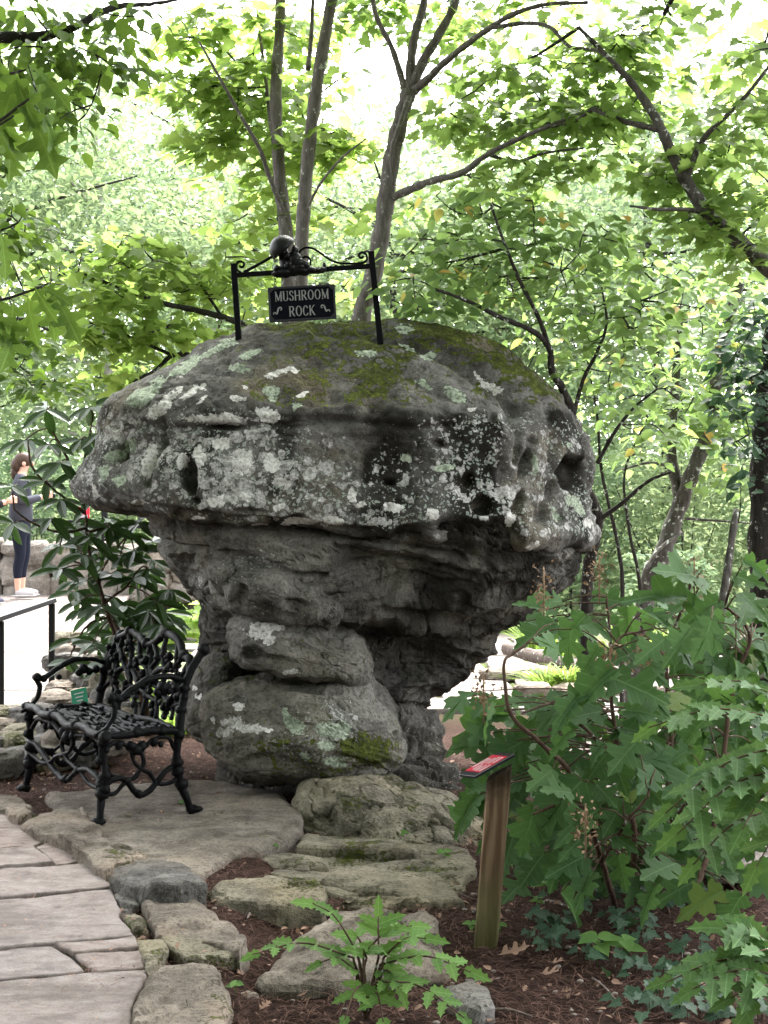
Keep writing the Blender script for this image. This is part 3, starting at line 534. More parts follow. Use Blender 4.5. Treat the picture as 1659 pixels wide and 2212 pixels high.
stone('edging_stone', C7, [(505, 518), (560, 478), (660, 460), (760, 456), (880, 476), (925, 515), (962, 562), (850, 585), (735, 592), (600, 562)], .06, .13, 45, 'dark grey thin wedge shaped stone lying by the path edge', M_grey, rnd=.025)
stone('garden_boulder', C7, [(948, 588), (1000, 545), (1090, 505), (1250, 530), (1470, 548), (1525, 590), (1500, 625), (1200, 625), (1010, 622)], .01, .2, 46, 'blocky mossy boulder with a dark front beside the dark wedge stone', M_ledge, rnd=.03, dome=.01)
stone('edging_stone', C7, [(656, 640), (720, 618), (860, 620), (950, 640), (1090, 725), (1165, 822), (1120, 850), (980, 810), (740, 790), (700, 740)], .03, .2, 47, 'low tan slab in front of the blocky mossy boulder')
stone('edging_stone', C7, [(530, 592), (600, 588), (652, 612), (640, 668), (575, 684)], .0, .12, 48, 'small grey paver wedged between flagstones and dark wedge stone', M_grey)
stone('edging_stone', C7, [(740, 805), (800, 785), (975, 830), (1100, 850), (1160, 838), (1150, 870), (1000, 905), (860, 925), (785, 880)], .0, .16, 49, 'mossy broken stone below the low tan slab', M_ledge)
stone('edging_stone', C7, [(610, 1140), (680, 1010), (760, 940), (900, 930), (1000, 945), (1058, 1020), (1066, 1200), (1060, 1400), (600, 1400)], .05, .22, 50, 'large grey edging block at the bottom border of the picture', M_edge, rnd=.03)
stone('edging_stone', C7, [(572, 696), (640, 684), (700, 742), (690, 800), (630, 795)], -.005, .12, 51, 'moss covered cobble at the flagstone edge beside the low tan slab', M_ledge)
stone('edging_stone', C7, [(640, 850), (760, 835), (780, 900), (760, 935), (690, 990), (680, 950)], -.005, .12, 56, 'moss covered stone between the paving and the large grey edging block', M_ledge)
stone('pebble', C7, [(1098, 1050), (1150, 1035), (1215, 1068), (1160, 1085), (1105, 1075)], -.08, .06, 52, 'single pale oval pebble on the mulch right of the grey edging block', wob=.01)
stone('flat_boulder', C5, [(170, 650), (240, 550), (400, 420), (520, 330), (640, 285), (820, 270), (960, 275), (1080, 335), (1180, 425), (1325, 520), (1290, 600), (1000, 640), (600, 680), (220, 688)], -.045, .26, 53, 'broad grey boulder lying behind the small holly leaved shrub', M_edge, rnd=.045, dome=.03, n=150)
stone('garden_boulder', C5, [(1030, 310), (1120, 292), (1200, 308), (1258, 352), (1262, 432), (1190, 440), (1080, 400)], -.01, .2, 54, 'small round boulder behind the broad grey boulder', M_edge, rnd=.035, dome=.01)
stone('flat_boulder', C5, [(1240, 760), (1330, 700), (1450, 665), (1550, 740), (1595, 865), (1500, 900), (1350, 830)], -.07, .12, 55, 'flat grey stone sunk in the mulch below the signpost', M_grey, rnd=.04)
stone('stepping_stone', C3, [(275, 545), (300, 490), (345, 465), (600, 472), (880, 497), (1100, 552), (1050, 580), (800, 560), (600, 555), (400, 560)], -.03, .22, 57, 'long low stone bar at the foot of the mossy ledge', M_ledge, rnd=.03, rough=.01, terr=.004)
stone('stepping_stone', C3, [(20, 645), (60, 600), (180, 585), (350, 605), (485, 640), (480, 672), (300, 682), (100, 662)], -.045, .2, 58, 'small mossy step stone left of the wide step', M_ledge, rnd=.03, rough=.012, terr=.005)
stone('stepping_stone', C3, [(420, 760), (560, 690), (830, 640), (1120, 612), (1190, 690), (1300, 790), (1392, 872), (1230, 880), (1050, 850), (850, 815), (650, 806)], -.055, .2, 59, 'wide moss streaked step stone below the long stone bar', M_ledge, rnd=.03, n=150, rough=.012, terr=.006)
stone('stepping_stone', C3, [(560, 925), (750, 895), (950, 870), (1100, 865), (1240, 890), (1150, 930), (800, 950)], -.085, .14, 60, 'half buried flat stone in the mulch left of the signpost', M_ledge, rnd=.03)
# ================================================================== cast iron bench
M_iron = simple('black_cast_iron', (.003, .003, .0035), .42, 0, .5, 40, .9, 'World', .07)
for m_i in (M_iron,): m_i.node_tree.nodes['Principled BSDF'].inputs['Specular IOR Level'].default_value = .07
def bench():
    O = G(222, 1783)[:2]; W = np.array([-.563, .82]); W /= np.linalg.norm(W); D = np.array([.82, .563]); D /= np.linalg.norm(D)
    t = thing('bench', 'ornate black cast iron bench of knotty branches on the flat slab', 'bench', (O[0]+.2, O[1]+.4, 0))
    def B(p):
        p = np.atleast_2d(p); return np.c_[O[0]+p[:, 0]*W[0]+p[:, 1]*.86*D[0], O[1]+p[:, 0]*W[1]+p[:, 1]*.86*D[1], p[:, 2]]
    keep = {}
    def part(name, curves, parent=None, knots=()):
        mb = MB()
        for c, r, n in curves: tube(mb, B(c), np.asarray(r)*.78, 9, n, True, .005, len(c))
        for k, r in knots: sphere(mb, B(k)[0], np.asarray(r)*.9, 9, 6, noise=.4, seed=int(abs(k[2]*97)))
        o = mb.build(name, M_iron)
        return put(o, t) if parent is None else sub(o, parent)
    WD = 1.0
    for w, s in ((0, 1), (WD, -1)):
        part('front_leg', [([(w, -.02, .0), (w, -.015, .05), (w+.015*s, .0, .13), (w-.008*s, .012, .22), (w+.006*s, .006, .32), (w, 0, .42)], [.03, .024, .026, .023, .026, .024], 26)],
             knots=[((w, -.03, .02), (.042, .036, .022)), ((w+.01*s, .0, .145), .036), ((w, .012, .235), .034), ((w+.012*s, -.012, .31), .024), ((w, 0, .40), .033), ((w, .02, .36), .022)])
        part('rear_leg', [([(w, .55, .0), (w, .525, .05), (w, .475, .16), (w, .455, .28), (w, .465, .42), (w, .49, .55), (w, .52, .66), (w, .575, .76), (w, .62, .81)], [.03, .024, .026, .028, .03, .026, .026, .026, .03], 34)],
             knots=[((w, .565, .02), (.045, .036, .024)), ((w, .48, .15), .036), ((w, .455, .26), .035), ((w, .47, .40), .035), ((w, .48, .52), .032), ((w, .5, .62), .03), ((w, .625, .812), .036), ((w+.02*s, .47, .34), .02), ((w, .5, .58), .026)])
    # seat: four knotty rails and a mat of twigs
    fr = [(-.04, -.01, .425), (.08, -.02, .43), (.22, -.01, .445), (.38, -.03, .43), (.55, -.01, .455), (.72, -.02, .44), (.86, -.01, .455), (1.03, -.0, .45)]
    seat = part('seat', [(fr, .028, 40)], knots=[((-.045, -.01, .425), .034), ((.3, -.02, .445), .03), ((.62, -.015, .455), .031), ((1.03, 0, .45), .032)])
    part('seat_rail', [([(0, .46, .42), (.3, .47, .43), (.6, .46, .42), (1, .46, .43)], .022, 24)], seat)
    for w in (0, 1): part('seat_rail', [([(w, -.02, .43), (w, .12, .42), (w, .28, .43), (w, .46, .42)], [.026, .025, .027, .026], 20)], seat, knots=[((w, .2, .43), .03), ((w, .36, .428), .03)])
    r_ = random.Random(3)
    for k in range(13):
        d = .02+.032*k
        for seg in range(3):
            w0 = .03+.32*seg+r_.uniform(-.03, .03); w1 = w0+r_.uniform(.26, .36); dz = r_.uniform(-.006, .006)
            part('seat_twig', [([(w0, d+r_.uniform(-.02, .02), .425+dz), ((w0+w1)/2, d+r_.uniform(-.016, .016), .432+dz), (min(w1, .99), d+r_.uniform(-.02, .02), .424+dz)], [.012, .015, .011], 9)], seat, knots=[(((w0+w1)/2+r_.uniform(-.06, .06), d, .434), .018)])
    # arms
    for w in (0, 1):
        part('armrest', [([(w, .50, .665), (w, .40, .69), (w, .28, .685), (w, .18, .645), (w, .10, .60), (w, .055, .605), (w, .07, .55), (w, .055, .50), (w, .01, .455), (w, -.05, .43)], [.018, .019, .021, .02, .019, .02, .018, .017, .016, .012], 44)],
             knots=[((w, .055, .607), .028), ((w, .10, .598), .024), ((w, .36, .64), .03), ((w, .40, .62), .024), ((w, .33, .615), .022), ((w, .2, .60), .018), ((w, .45, .63), .026)])
    # back: looping branches, two arches, crossing boughs
    yb = lambda z: .47+.10*(z-.42)/.4
    def Bk(l): return [(w, yb(z)+dy, z) for w, z, dy in [(a[0], a[1], a[2] if len(a) > 2 else 0) for a in l]]
    back = part('backrest', [(Bk([(.99, .60), (.985, .70), (.93, .79), (.80, .845), (.66, .83), (.56, .80), (.47, .81), (.35, .865), (.20, .845), (.10, .775), (.035, .765), (.01, .68)]), [.024, .026, .026, .025, .026, .024, .026, .027, .027, .026, .026, .022], 60)],
         knots=[(Bk([(.80, .85)])[0], .032), (Bk([(.56, .80)])[0], .032), (Bk([(.35, .868)])[0], .033), (Bk([(.10, .775)])[0], .034), (Bk([(.93, .80)])[0], .03)])
    boughs = [[(.99, .52), (.85, .63), (.72, .66, .01), (.58, .60), (.45, .55), (.3, .52)], [(.02, .55), (.15, .52), (.3, .58, .015), (.42, .66), (.5, .76), (.55, .80)], [(.93, .78), (.80, .70, -.01), (.66, .58), (.56, .48), (.52, .43)],
              [(.10, .775), (.22, .70), (.34, .68, -.015), (.46, .60), (.56, .55), (.75, .48)], [(.80, .845), (.74, .76), (.70, .66), (.66, .58)], [(.35, .865), (.33, .76), (.28, .66), (.30, .56), (.27, .44)], [(.20, .845), (.16, .72), (.14, .60), (.10, .46)],
              [(.66, .83), (.60, .72), (.47, .66), (.44, .54), (.44, .44)], [(.87, .81), (.90, .68), (.86, .56), (.88, .45)], [(.02, .48), (.12, .60), (.06, .70), (.03, .75)], [(.97, .62), (.88, .57), (.80, .52), (.74, .43)], [(.47, .81), (.40, .74), (.44, .68), (.36, .60), (.2, .62), (.1, .66)]]
    for k, b in enumerate(boughs): part('back_bough', [(Bk(b), [.017]+[.019]*(len(b)-2)+[.015], 26)], back, knots=[(Bk([b[1]])[0], .024), (Bk([b[-2]])[0], .023)])
    for k, (w, z) in enumerate([(.76, .77), (.88, .70), (.62, .70), (.50, .70), (.40, .60), (.24, .74), (.27, .60), (.12, .68), (.07, .60), (.15, .55), (.84, .60), (.70, .56), (.34, .50), (.52, .62), (.20, .50), (.94, .73)]):
        mb = MB(); q = random.Random(k)
        for j in range(8): sphere(mb, B((w+q.uniform(-.03, .03), yb(z)-.01+q.uniform(-.02, .02), z+q.uniform(-.045, .03)))[0], q.uniform(.012, .021), 7, 5, noise=.4, seed=k*9+j)
        sub(mb.build('grape_cluster', M_iron), back)
    # twisted stretchers under the seat
    def stretcher(a, b):
        a, b = np.array(a, float), np.array(b, float); L = lambda f, z, o=0: tuple(a+(b-a)*f+np.array([0, 0, z]))
        part('stretcher', [([L(0, .18), L(.14, .215), L(.3, .20), L(.45, .125), L(.6, .14), L(.74, .20), L(.88, .24), L(1, .25)], .019, 34), ([L(0, .145), L(.16, .15), L(.28, .19), L(.42, .22), L(.52, .27), L(.5, .33), L(.44, .37)], .015, 28),
                           ([L(.40, .37), L(.38, .31), L(.46, .26), L(.6, .22), L(.72, .17), L(.86, .165), L(1, .19)], .015, 28), ([L(.04, .37), L(.16, .39), L(.3, .37), L(.42, .34)], .014, 14), ([L(.5, .34), L(.64, .385), L(.84, .39), L(.95, .32)], .014, 14)],
             knots=[(L(.02, .17), .034), (L(.98, .22), .036), (L(.46, .13), .026), (L(.3, .2), .024), (L(.44, .345), .036), (L(.5, .36), .032), (L(.36, .365), .03), (L(.66, .375), .026), (L(.2, .375), .024), (L(.75, .36), .02)])
    stretcher((0, 0, 0), (0, .47, 0)); stretcher((1, 0, 0), (1, .47, 0)); stretcher((.0, .0, .02), (1, 0, .02))
    return t
bench()
# ================================================================== sign on the rock
M_black = simple('black_paint', (.004, .004, .005), .5, 0, .3, 30, .15, 'World', .06)
M_bronze = simple('dark_bronze', (.005, .005, .006), .36, 0, .5, 50, .4, 'World', .18)
M_silver = simple('worn_silver', (.26, .26, .26), .5, .2, .25, 60, .1, 'World')
M_panel = simple('sign_navy_black', (.0035, .004, .007), .55, 0, .3, 20, .1, 'World', .05)
CS = (.2315, 471.8, 493.7); YS = 7.92
def q2(x, y, dY=0): return P(CS[1]+CS[0]*x, CS[2]+CS[0]*y, YS+dY)
sf = thing('iron_signpost', 'black iron sign frame with scrolls standing on top of the mushroom rock', 'sign frame', q2(850, 1000))
def bar(name, a, b, w, d, parent, mat=M_black):
    a, b = np.asarray(a), np.asarray(b); L = np.linalg.norm(b-a); z = (b-a)/L; x = np.cross([0, 1, 0], z); x /= np.linalg.norm(x); y = np.cross(z, x)
    mb = MB(); box(mb, (a+b)/2, (w, d, L), np.stack([x, y, z], 1), .003); return put(mb.build(name, mat, smooth=False), parent)
bar('post', q2(143, 338), q2(194, 1100), .034, .034, sf); bar('post', q2(1425, 225), q2(1515, 1100), .034, .034, sf)
bar('crossbar', q2(165, 436, -.002), q2(1412, 352, -.002), .026, .028, sf)
for nm, c in (('post_cap', q2(143, 335)), ('post_cap', q2(1425, 222))):
    mb = MB(); box(mb, c, (.038, .038, .008), None, .002); put(mb.build(nm, M_black, smooth=False), sf)
def strap(name, pts, w, th, n=40):
    p = catmull(np.array([q2(*a) for a in pts]), n); d = np.gradient(p, axis=0); d /= np.linalg.norm(d, axis=1)[:, None]; nn = np.cross(d, [0, 1, 0])
    V = np.concatenate([np.stack([p+nn*th/2+[0, w/2, 0], p+nn*th/2-[0, w/2, 0], p-nn*th/2-[0, w/2, 0], p-nn*th/2+[0, w/2, 0]], 1).reshape(-1, 3)]); mb = MB(); mb.add(V, grid_faces(n, 4)); mb.f.append(np.array([[0, 1, 2, 3]])); mb.f.append(np.array([[4*n-1, 4*n-2, 4*n-3, 4*n-4]]))
    return put(mb.build(name, M_black), sf)
strap('scroll', [(215, 415), (180, 390), (168, 350), (180, 315), (210, 308), (238, 325), (232, 355), (208, 360), (200, 345)], .022, .011)
strap('scroll', [(1290, 328), (1350, 320), (1385, 290), (1378, 245), (1345, 222), (1315, 240), (1318, 270), (1345, 272), (1350, 258)], .022, .011)
strap('scroll', [(1300, 328), (1130, 322), (1040, 290), (960, 235), (890, 190), (820, 178), (770, 205), (752, 250), (775, 310)], .018, .010)
strap('scroll', [(860, 345), (855, 290), (825, 265), (790, 275), (780, 305)], .02, .011, 24)
mb = MB(); tube(mb, [q2(235, 408), q2(400, 320), q2(520, 250)], .009, 7, 12); put(mb.build('brace_rod', M_black), sf)
fig = thing('bronze_figure', 'dark bronze ornament of a big tilted mushroom and a small seated gnome', 'ornament', q2(720, 440))
mb = MB()                                             # mushroom cap: dome with a hollow underside, tilted left
th = np.concatenate([np.linspace(0, R(92), 14), [R(92)]*5]); rr = np.concatenate([np.sin(th[:14]), [.93, .75, .5, .25, .02]]); hh = np.concatenate([np.cos(th[:14])*1.05, [.02, .10, .2, .26, .28]])
ph = np.arange(28)/28*2*np.pi; V = np.stack([rr[:, None]*np.cos(ph), rr[:, None]*np.sin(ph), hh[:, None]+0*ph], -1).reshape(-1, 3)*.082
ax = rotm('Y', R(-42))@rotm('X', R(12)); mb.add(V@ax.T+q2(612, 200), grid_faces(19, 28)); put(mb.build('mushroom_cap', M_bronze), fig)
mb = MB(); tube(mb, [q2(600, 200), q2(612, 290), q2(620, 380), q2(610, 430)], [.03, .028, .032, .05], 12, 16, True, .004, 3); put(mb.build('mushroom_stem', M_bronze), fig)
mb = MB()                                             # rocky twig base
for k, (x, y, rx, rz) in enumerate([(560, 425, .04, .022), (620, 410, .05, .03), (700, 400, .055, .028), (780, 395, .06, .026), (860, 392, .05, .022), (930, 395, .04, .016), (975, 385, .022, .016), (545, 375, .02, .02)]): sphere(mb, q2(x, y, -.01), (rx, .045, rz), 14, 9, noise=.35, seed=k)
tube(mb, [q2(960, 400), q2(990, 370), q2(985, 330), q2(975, 325)], [.016, .014, .01, .006], 8, 10); put(mb.build('rocky_base', M_bronze), fig)
mb = MB()                                             # gnome: hat, head, beard, body and bent legs as one surface of merged volumes
for k, (x, y, rx, ry, rz) in enumerate([(715, 205, .022, .022, .024), (712, 185, .015, .015, .018), (705, 235, .026, .026, .018), (715, 285, .038, .034, .042), (745, 320, .036, .034, .03), (790, 335, .036, .026, .02), (820, 350, .022, .022, .018), (680, 300, .022, .022, .03), (660, 260, .016, .018, .024), (755, 360, .04, .034, .02)]): sphere(mb, q2(x, y, -.03), (rx, ry, rz), 14, 10, noise=.18, seed=40+k)
put(mb.build('gnome', M_bronze), fig)
mb = MB()
for k, (x, y, r) in enumerate([(640, 250, .02), (660, 330, .022), (690, 360, .02), (640, 350, .018)]): sphere(mb, q2(x, y, -.045), r, 10, 8, noise=.3, seed=60+k)
sub(mb.build('small_mushroom', M_bronze), fig.children[0])
# hanging board
hb = thing('sign_board', 'dark hanging sign reading MUSHROOM ROCK in silver letters', 'sign', q2(780, 870))
c00, c10, c11, c01 = q2(470, 550), q2(1095, 515), q2(1090, 850), q2(470, 875)
ex = (c10-c00); bw = np.linalg.norm(ex); ex /= bw; ez = (c00-c01); bh = np.linalg.norm(ez); ez = ez-ex*np.dot(ez, ex); ez /= np.linalg.norm(ez); ey = np.cross(ez, ex); bc = (c00+c10+c11+c01)/4
BR = np.stack([ex, ey, ez], 1)
def L2(a, b, dy=0): return bc+ex*a*bw/2+ez*b*bh/2+ey*dy
mb = MB(); box(mb, bc, (bw-.01, .014, bh-.01), BR); panel = put(mb.build('panel', M_panel, smooth=False), hb)
for (a, b, sx, sz) in ((0, 1, bw, .012), (0, -1, bw, .012), (-1, 0, .012, bh-.012), (1, 0, .012, bh-.012)):
    mb = MB(); box(mb, L2(a*(1-.006/bw*2), b*(1-.006/bh*2)), (sx, .022, sz), BR, .003); sub(mb.build('border', simple('sign_edge', (.03, .03, .033), .5, .1, .3, 40, .2, 'World') if (a, b) == (0, 1) else bpy.data.materials['sign_edge'], smooth=False), panel)
for a in (-1, 1):
    for b in (-1, 1):
        mb = MB(); h_ = .03; V = [L2(a, b, -.0122)-ex*a*.008-ez*b*.008, L2(a, b, -.0122)-ex*a*(.008+h_)-ez*b*.008, L2(a, b, -.0122)-ex*a*.008-ez*b*(.008+h_)]; V2 = [v_+ey*.006 for v_ in V]
        mb.add(V+V2, [(0, 1, 2), (3, 5, 4), (0, 3, 4, 1), (1, 4, 5, 2), (2, 5, 3, 0)]); sub(mb.build('corner_plate', bpy.data.materials['sign_edge'], smooth=False), panel)
# serif capitals: strokes (x0,z0,x1,z1,width) and curves on a unit high letter
def glyph(ch):
    T, t = .15, .07; st = []; cu = []; w = .7
    sf_ = lambda x, z, l=.24: st.append((x-l/2, z, x+l/2, z, .045))
    if ch == 'M': w = 1.0; st += [(.13, 0, .13, 1, t), (.87, 0, .87, 1, T), (.13, 1, .5, .05, T), (.5, .05, .87, 1, t)]; sf_(.13, 0); sf_(.87, 0); sf_(.1, 1, .2); sf_(.9, 1, .2)
    if ch == 'U': w = .8; st += [(.14, .3, .14, 1, T), (.66, .3, .66, 1, t)]; cu += [[(.14, .32), (.17, .12), (.3, .02), (.42, .0), (.56, .06), (.65, .18), (.66, .32)]]; sf_(.14, 1); sf_(.66, 1)
    if ch == 'S': w = .62; cu += [[(.53, .78), (.48, .93), (.33, 1.0), (.17, .96), (.1, .82), (.14, .67), (.3, .55), (.45, .45), (.54, .3), (.5, .12), (.36, .01), (.2, .02), (.1, .1), (.07, .24)]]
    if ch == 'H': w = .85; st += [(.14, 0, .14, 1, T), (.71, 0, .71, 1, T), (.14, .5, .71, .5, t)]; [sf_(x, z) for x in (.14, .71) for z in (0, 1)]
    if ch == 'R': w = .8; st += [(.14, 0, .14, 1, T), (.36, .48, .7, 0, T)]; cu += [[(.14, .98), (.4, .99), (.55, .93), (.6, .76), (.55, .58), (.42, .5), (.14, .49)]]; sf_(.14, 0); sf_(.1, 1, .18); sf_(.72, 0, .18)
    if ch == 'O': w = .85; cu += [[(.42+.33*math.cos(a), .5+.5*math.sin(a)) for a in np.linspace(0, 2*np.pi, 21)]]
    if ch == 'C': w = .75; cu += [[(.63, .76), (.56, .92), (.42, 1.0), (.24, .92), (.11, .7), (.09, .48), (.13, .24), (.26, .05), (.43, 0), (.58, .08), (.66, .24)]]
    if ch == 'K': w = .82; st += [(.14, 0, .14, 1, T), (.16, .44, .64, 1, t), (.3, .58, .7, 0, T)]; sf_(.14, 0); sf_(.14, 1); sf_(.66, 1, .2); sf_(.72, 0, .2)
    return st, cu, w
def write(txt, x0, z0, h, width, mat, name='letter'):
    tot = sum(glyph(c)[2]+.1 for c in txt)-.1; k = width/tot/1.0
    for c in txt:
        st, cu, w = glyph(c); mb = MB()
        def ribbon(pts, wd):
            pts = np.array(pts, float)*[k, h]; d = np.gradient(pts, axis=0); d /= np.linalg.norm(d, axis=1)[:, None]+1e-9; nn = np.stack([-d[:, 1], d[:, 0]], 1)
            wv = np.broadcast_to(wd, (len(pts),))[:, None]*k/2; a, b = pts+nn*wv, pts-nn*wv
            W_ = lambda q, dy: bc+ex*(x0+q[:, 0:1])+ez*(z0+q[:, 1:2])+ey*dy
            V = np.stack([W_(a, -.0125), W_(b, -.0125), W_(b, -.006), W_(a, -.006)], 1).reshape(-1, 3); n = len(pts)
            mb.add(V, grid_faces(n, 4)); mb.f.append(np.array([[0, 3, 2, 1]])+mb.n-len(V)); mb.f.append(np.array([[0, 1, 2, 3]])+mb.n-4)
        for (a, b, e, f, wd) in st: ribbon([(a, b), (e, f)], wd*1.15)
        for q in cu:
            q = catmull(q, 30) if c != 'O' else np.array(q); d = np.gradient(q, axis=0); wd = .065+.1*(np.abs(d[:, 1])/(np.hypot(d[:, 0], d[:, 1])+1e-9))**1.5; ribbon(q, wd)
        sub(mb.build(name, mat, smooth=False), panel); x0 += (w+.1)*k
sc_ = bw/625.
write('MUSHROOM', -bw/2+62*sc_, bh/2-133*sc_, 88*sc_, 502*sc_, M_silver); write('ROCK', -bw/2+187*sc_, -bh/2+46*sc_, 90*sc_, 245*sc_, M_silver)
for s, x in ((1, -bw/2+80*sc_), (-1, bw/2-98*sc_)):
    mb = MB(); pts = np.array([(-34, -28), (-38, -14), (-22, -8), (-8, -22), (2, 2), (10, 28), (28, 38), (40, 26), (34, 12), (24, 18)], float)*sc_; pts[:, 0] *= s
    p = catmull(np.array([bc+ex*(x+a)+ez*(-bh/2+95*sc_+b)-ey*.009 for a, b in pts]), 36); tube(mb, p, np.r_[np.linspace(.002, .005, 18), np.linspace(.005, .002, 18)], 6); sub(mb.build('flourish', M_silver), panel)
for x, y0, y1 in ((530, 445, 530), (1022, 395, 500)):
    for k in range(3):
        mb = MB(); c = q2(x, y0+(y1-y0)*(k+.5)/3.3, 0); rr_ = .0105; a = np.linspace(0, 2*np.pi, 11); pl = np.stack([np.cos(a)*.006*(k % 2 == 0), np.cos(a)*.006*(k % 2), np.sin(a)*rr_], 1); tube(mb, c+pl, .0022, 6, 0, False); put(mb.build('chain_link', M_black), hb)
    mb = MB(); sphere(mb, q2(x, y1+28), (.016, .012, .014), 8, 6); put(mb.build('hanger_lug', bpy.data.materials['sign_edge']), hb)
# ================================================================== wooden signpost with red plaque
def woodmat(name, green=True, c0=(.105, .064, .042), c1=(.26, .18, .12), gr=(1, 1, .06)):
    m, nt, b, o = newmat(name); co = coords(nt, gr, 'Object'); w = N(nt, 'ShaderNodeTexWave', {'Vector': co, 'Scale': 9., 'Distortion': 14., 'Detail': 4., 'Detail Scale': 1.1}, wave_type='RINGS', rings_direction='Z'); n = noise(nt, coords(nt, gr), 90, 5, .7)
    c = ramp(nt, math_(nt, 'MULTIPLY_ADD', w.outputs[1], .55, math_(nt, 'MULTIPLY', n, .45)), [(.15, c0), (.5, [(a+d)/2 for a, d in zip(c0, c1)]), (.85, c1)])
    if green:
        z = N(nt, 'ShaderNodeSeparateXYZ', {0: coords(nt)}).outputs[2]; nz = noise(nt, coords(nt), 7, 5)
        f = sstep(nt, math_(nt, 'ADD', z, math_(nt, 'MULTIPLY', math_(nt, 'SUBTRACT', nz, .5), .35)), .38, .02); c = mixc(nt, math_(nt, 'MULTIPLY', f, .75), c, mixc(nt, n, (.03, .038, .014), (.1, .11, .04)))
        c = mixc(nt, math_(nt, 'MULTIPLY', sstep(nt, math_(nt, 'ADD', z, math_(nt, 'MULTIPLY', math_(nt, 'SUBTRACT', nz, .5), .25)), .50, .60), .85), c, (.02, .015, .012))   # water stain under the plaque
    nt.links.new(c, b.inputs['Base Color']); b.inputs['Roughness'].default_value = .8; b.inputs['Specular IOR Level'].default_value = .06; bump(nt, b, n, .5, .004); return m
M_wood = woodmat('weathered_post_wood')
pb = G(1048, 2030, -.1); YP = pb[1]; pt = P(1079, 1668, YP+.02)
sp = thing('signpost', 'leaning square timber post with green algae at its foot', 'post', pb)
mb = MB(); n_ = 26; V = []
for k in range(n_):
    f = k/(n_-1); c = pb*(1-f)+pt*f-np.array([0, 0, .06*(1-f)]); h_ = .043; yaw = R(-9)
    ring = []
    for a, (x, y) in enumerate([(-1, -1), (1, -1), (1, 1), (-1, 1)]):
        for e in ((0, 1) if a % 2 == 0 else (1, 0)):
            q = np.array([x*h_, y*h_]); q[1 if e == 0 else 0] *= .86; ring.append(q)
    ring = np.array(ring)@np.array([[math.cos(yaw), math.sin(yaw)], [-math.sin(yaw), math.cos(yaw)]])
    top = 0 if k < n_-1 else 1
    zz = np.full(8, c[2])
    if top: zz = c[2]+ring[:, 0]*.55
    V.append(np.c_[c[0]+ring[:, 0], c[1]+ring[:, 1], zz])
V = np.concatenate(V); V -= pb; V[:, :2] += .0015*np.stack([fbm(V*8, 3, 1), fbm(V*8+9, 3, 2)], 1)
mb.add(V, grid_faces(n_, 8)); mb.f.append(np.array([list(range(8))[::-1]])); mb.f.append(np.array([list(range(8))])+8*(n_-1)); mb.build('post_shaft', M_wood, sp, smooth=False)
pl = thing('plaque', 'small slanted red and black plaque on the timber post', 'plaque', pt)
M_red = simple('plaque_red', (.3, .008, .025), .4, 0, .08, 8, 0); M_white = simple('print_white', (.4, .38, .38), .4, 0, .1, 20, 0); M_blk = simple('plaque_black', (.012, .012, .016), .3, 0, .2, 20, .05)
PX = P(1110, 1631, YP+.03)-P(1025, 1679, YP-.05); pw = np.linalg.norm(PX); PX /= pw; PYv = np.array([-.3, .95, -.06]); PYv -= PX*np.dot(PX, PYv); PYv /= np.linalg.norm(PYv); PZ = np.cross(PX, PYv)
if PZ[2] < 0: PZ = -PZ
PR = np.stack([PX, np.cross(PZ, PX), PZ], 1); pc = (P(1110, 1631, YP+.03)+P(1025, 1679, YP-.05))/2+PR[:, 1]*.055
def prect(name, a0, a1, b0, b1, lift, mat, th=.0012, under=None):
    mb = MB(); box(mb, pc+PX*((a0+a1)/2-.5)*pw+PR[:, 1]*((b0+b1)/2-.5)*.12+PZ*lift, ((a1-a0)*pw, (b1-b0)*.12, th), PR); o = mb.build(name, mat, smooth=False); return sub(o, under) if under else put(o, pl)
prect('backplate', 0, 1, 0, 1, 0, M_blk, .012); prect('rim', -.008, 1.008, -.012, 1.012, .0045, M_silver, .0016); prect('black_field', 0, 1, 0, 1, .0062, M_blk)
redf = prect('red_field', .14, .86, .02, .98, .0075, M_red)
rp = random.Random(5)
for (a0, a1, b0, b1, m) in [(.18, .46, .06, .17, 9), (.54, .80, .12, .24, 8), (.18, .42, .28, .35, 12), (.18, .38, .42, .49, 10), (.5, .78, .34, .41, 13), (.5, .74, .48, .55, 11), (.2, .44, .58, .65, 12), (.46, .70, .66, .73, 11), (.3, .7, .80, .92, 10)]:
    mb = MB(); x_ = a0                               # rows of small print, too fine to read
    while x_ < a1:
        w_ = rp.uniform(.4, 1.)*(a1-a0)/m; box(mb, pc+PX*(x_+w_/2-.5)*pw+PR[:, 1]*((b0+b1)/2-.5)*.12+PZ*.0088, (w_*pw, (b1-b0)*.12*rp.uniform(.6, 1), .0012), PR); x_ += w_+.35*(a1-a0)/m
    sub(mb.build('printed_line', M_white, smooth=False, kind='stuff'), redf)
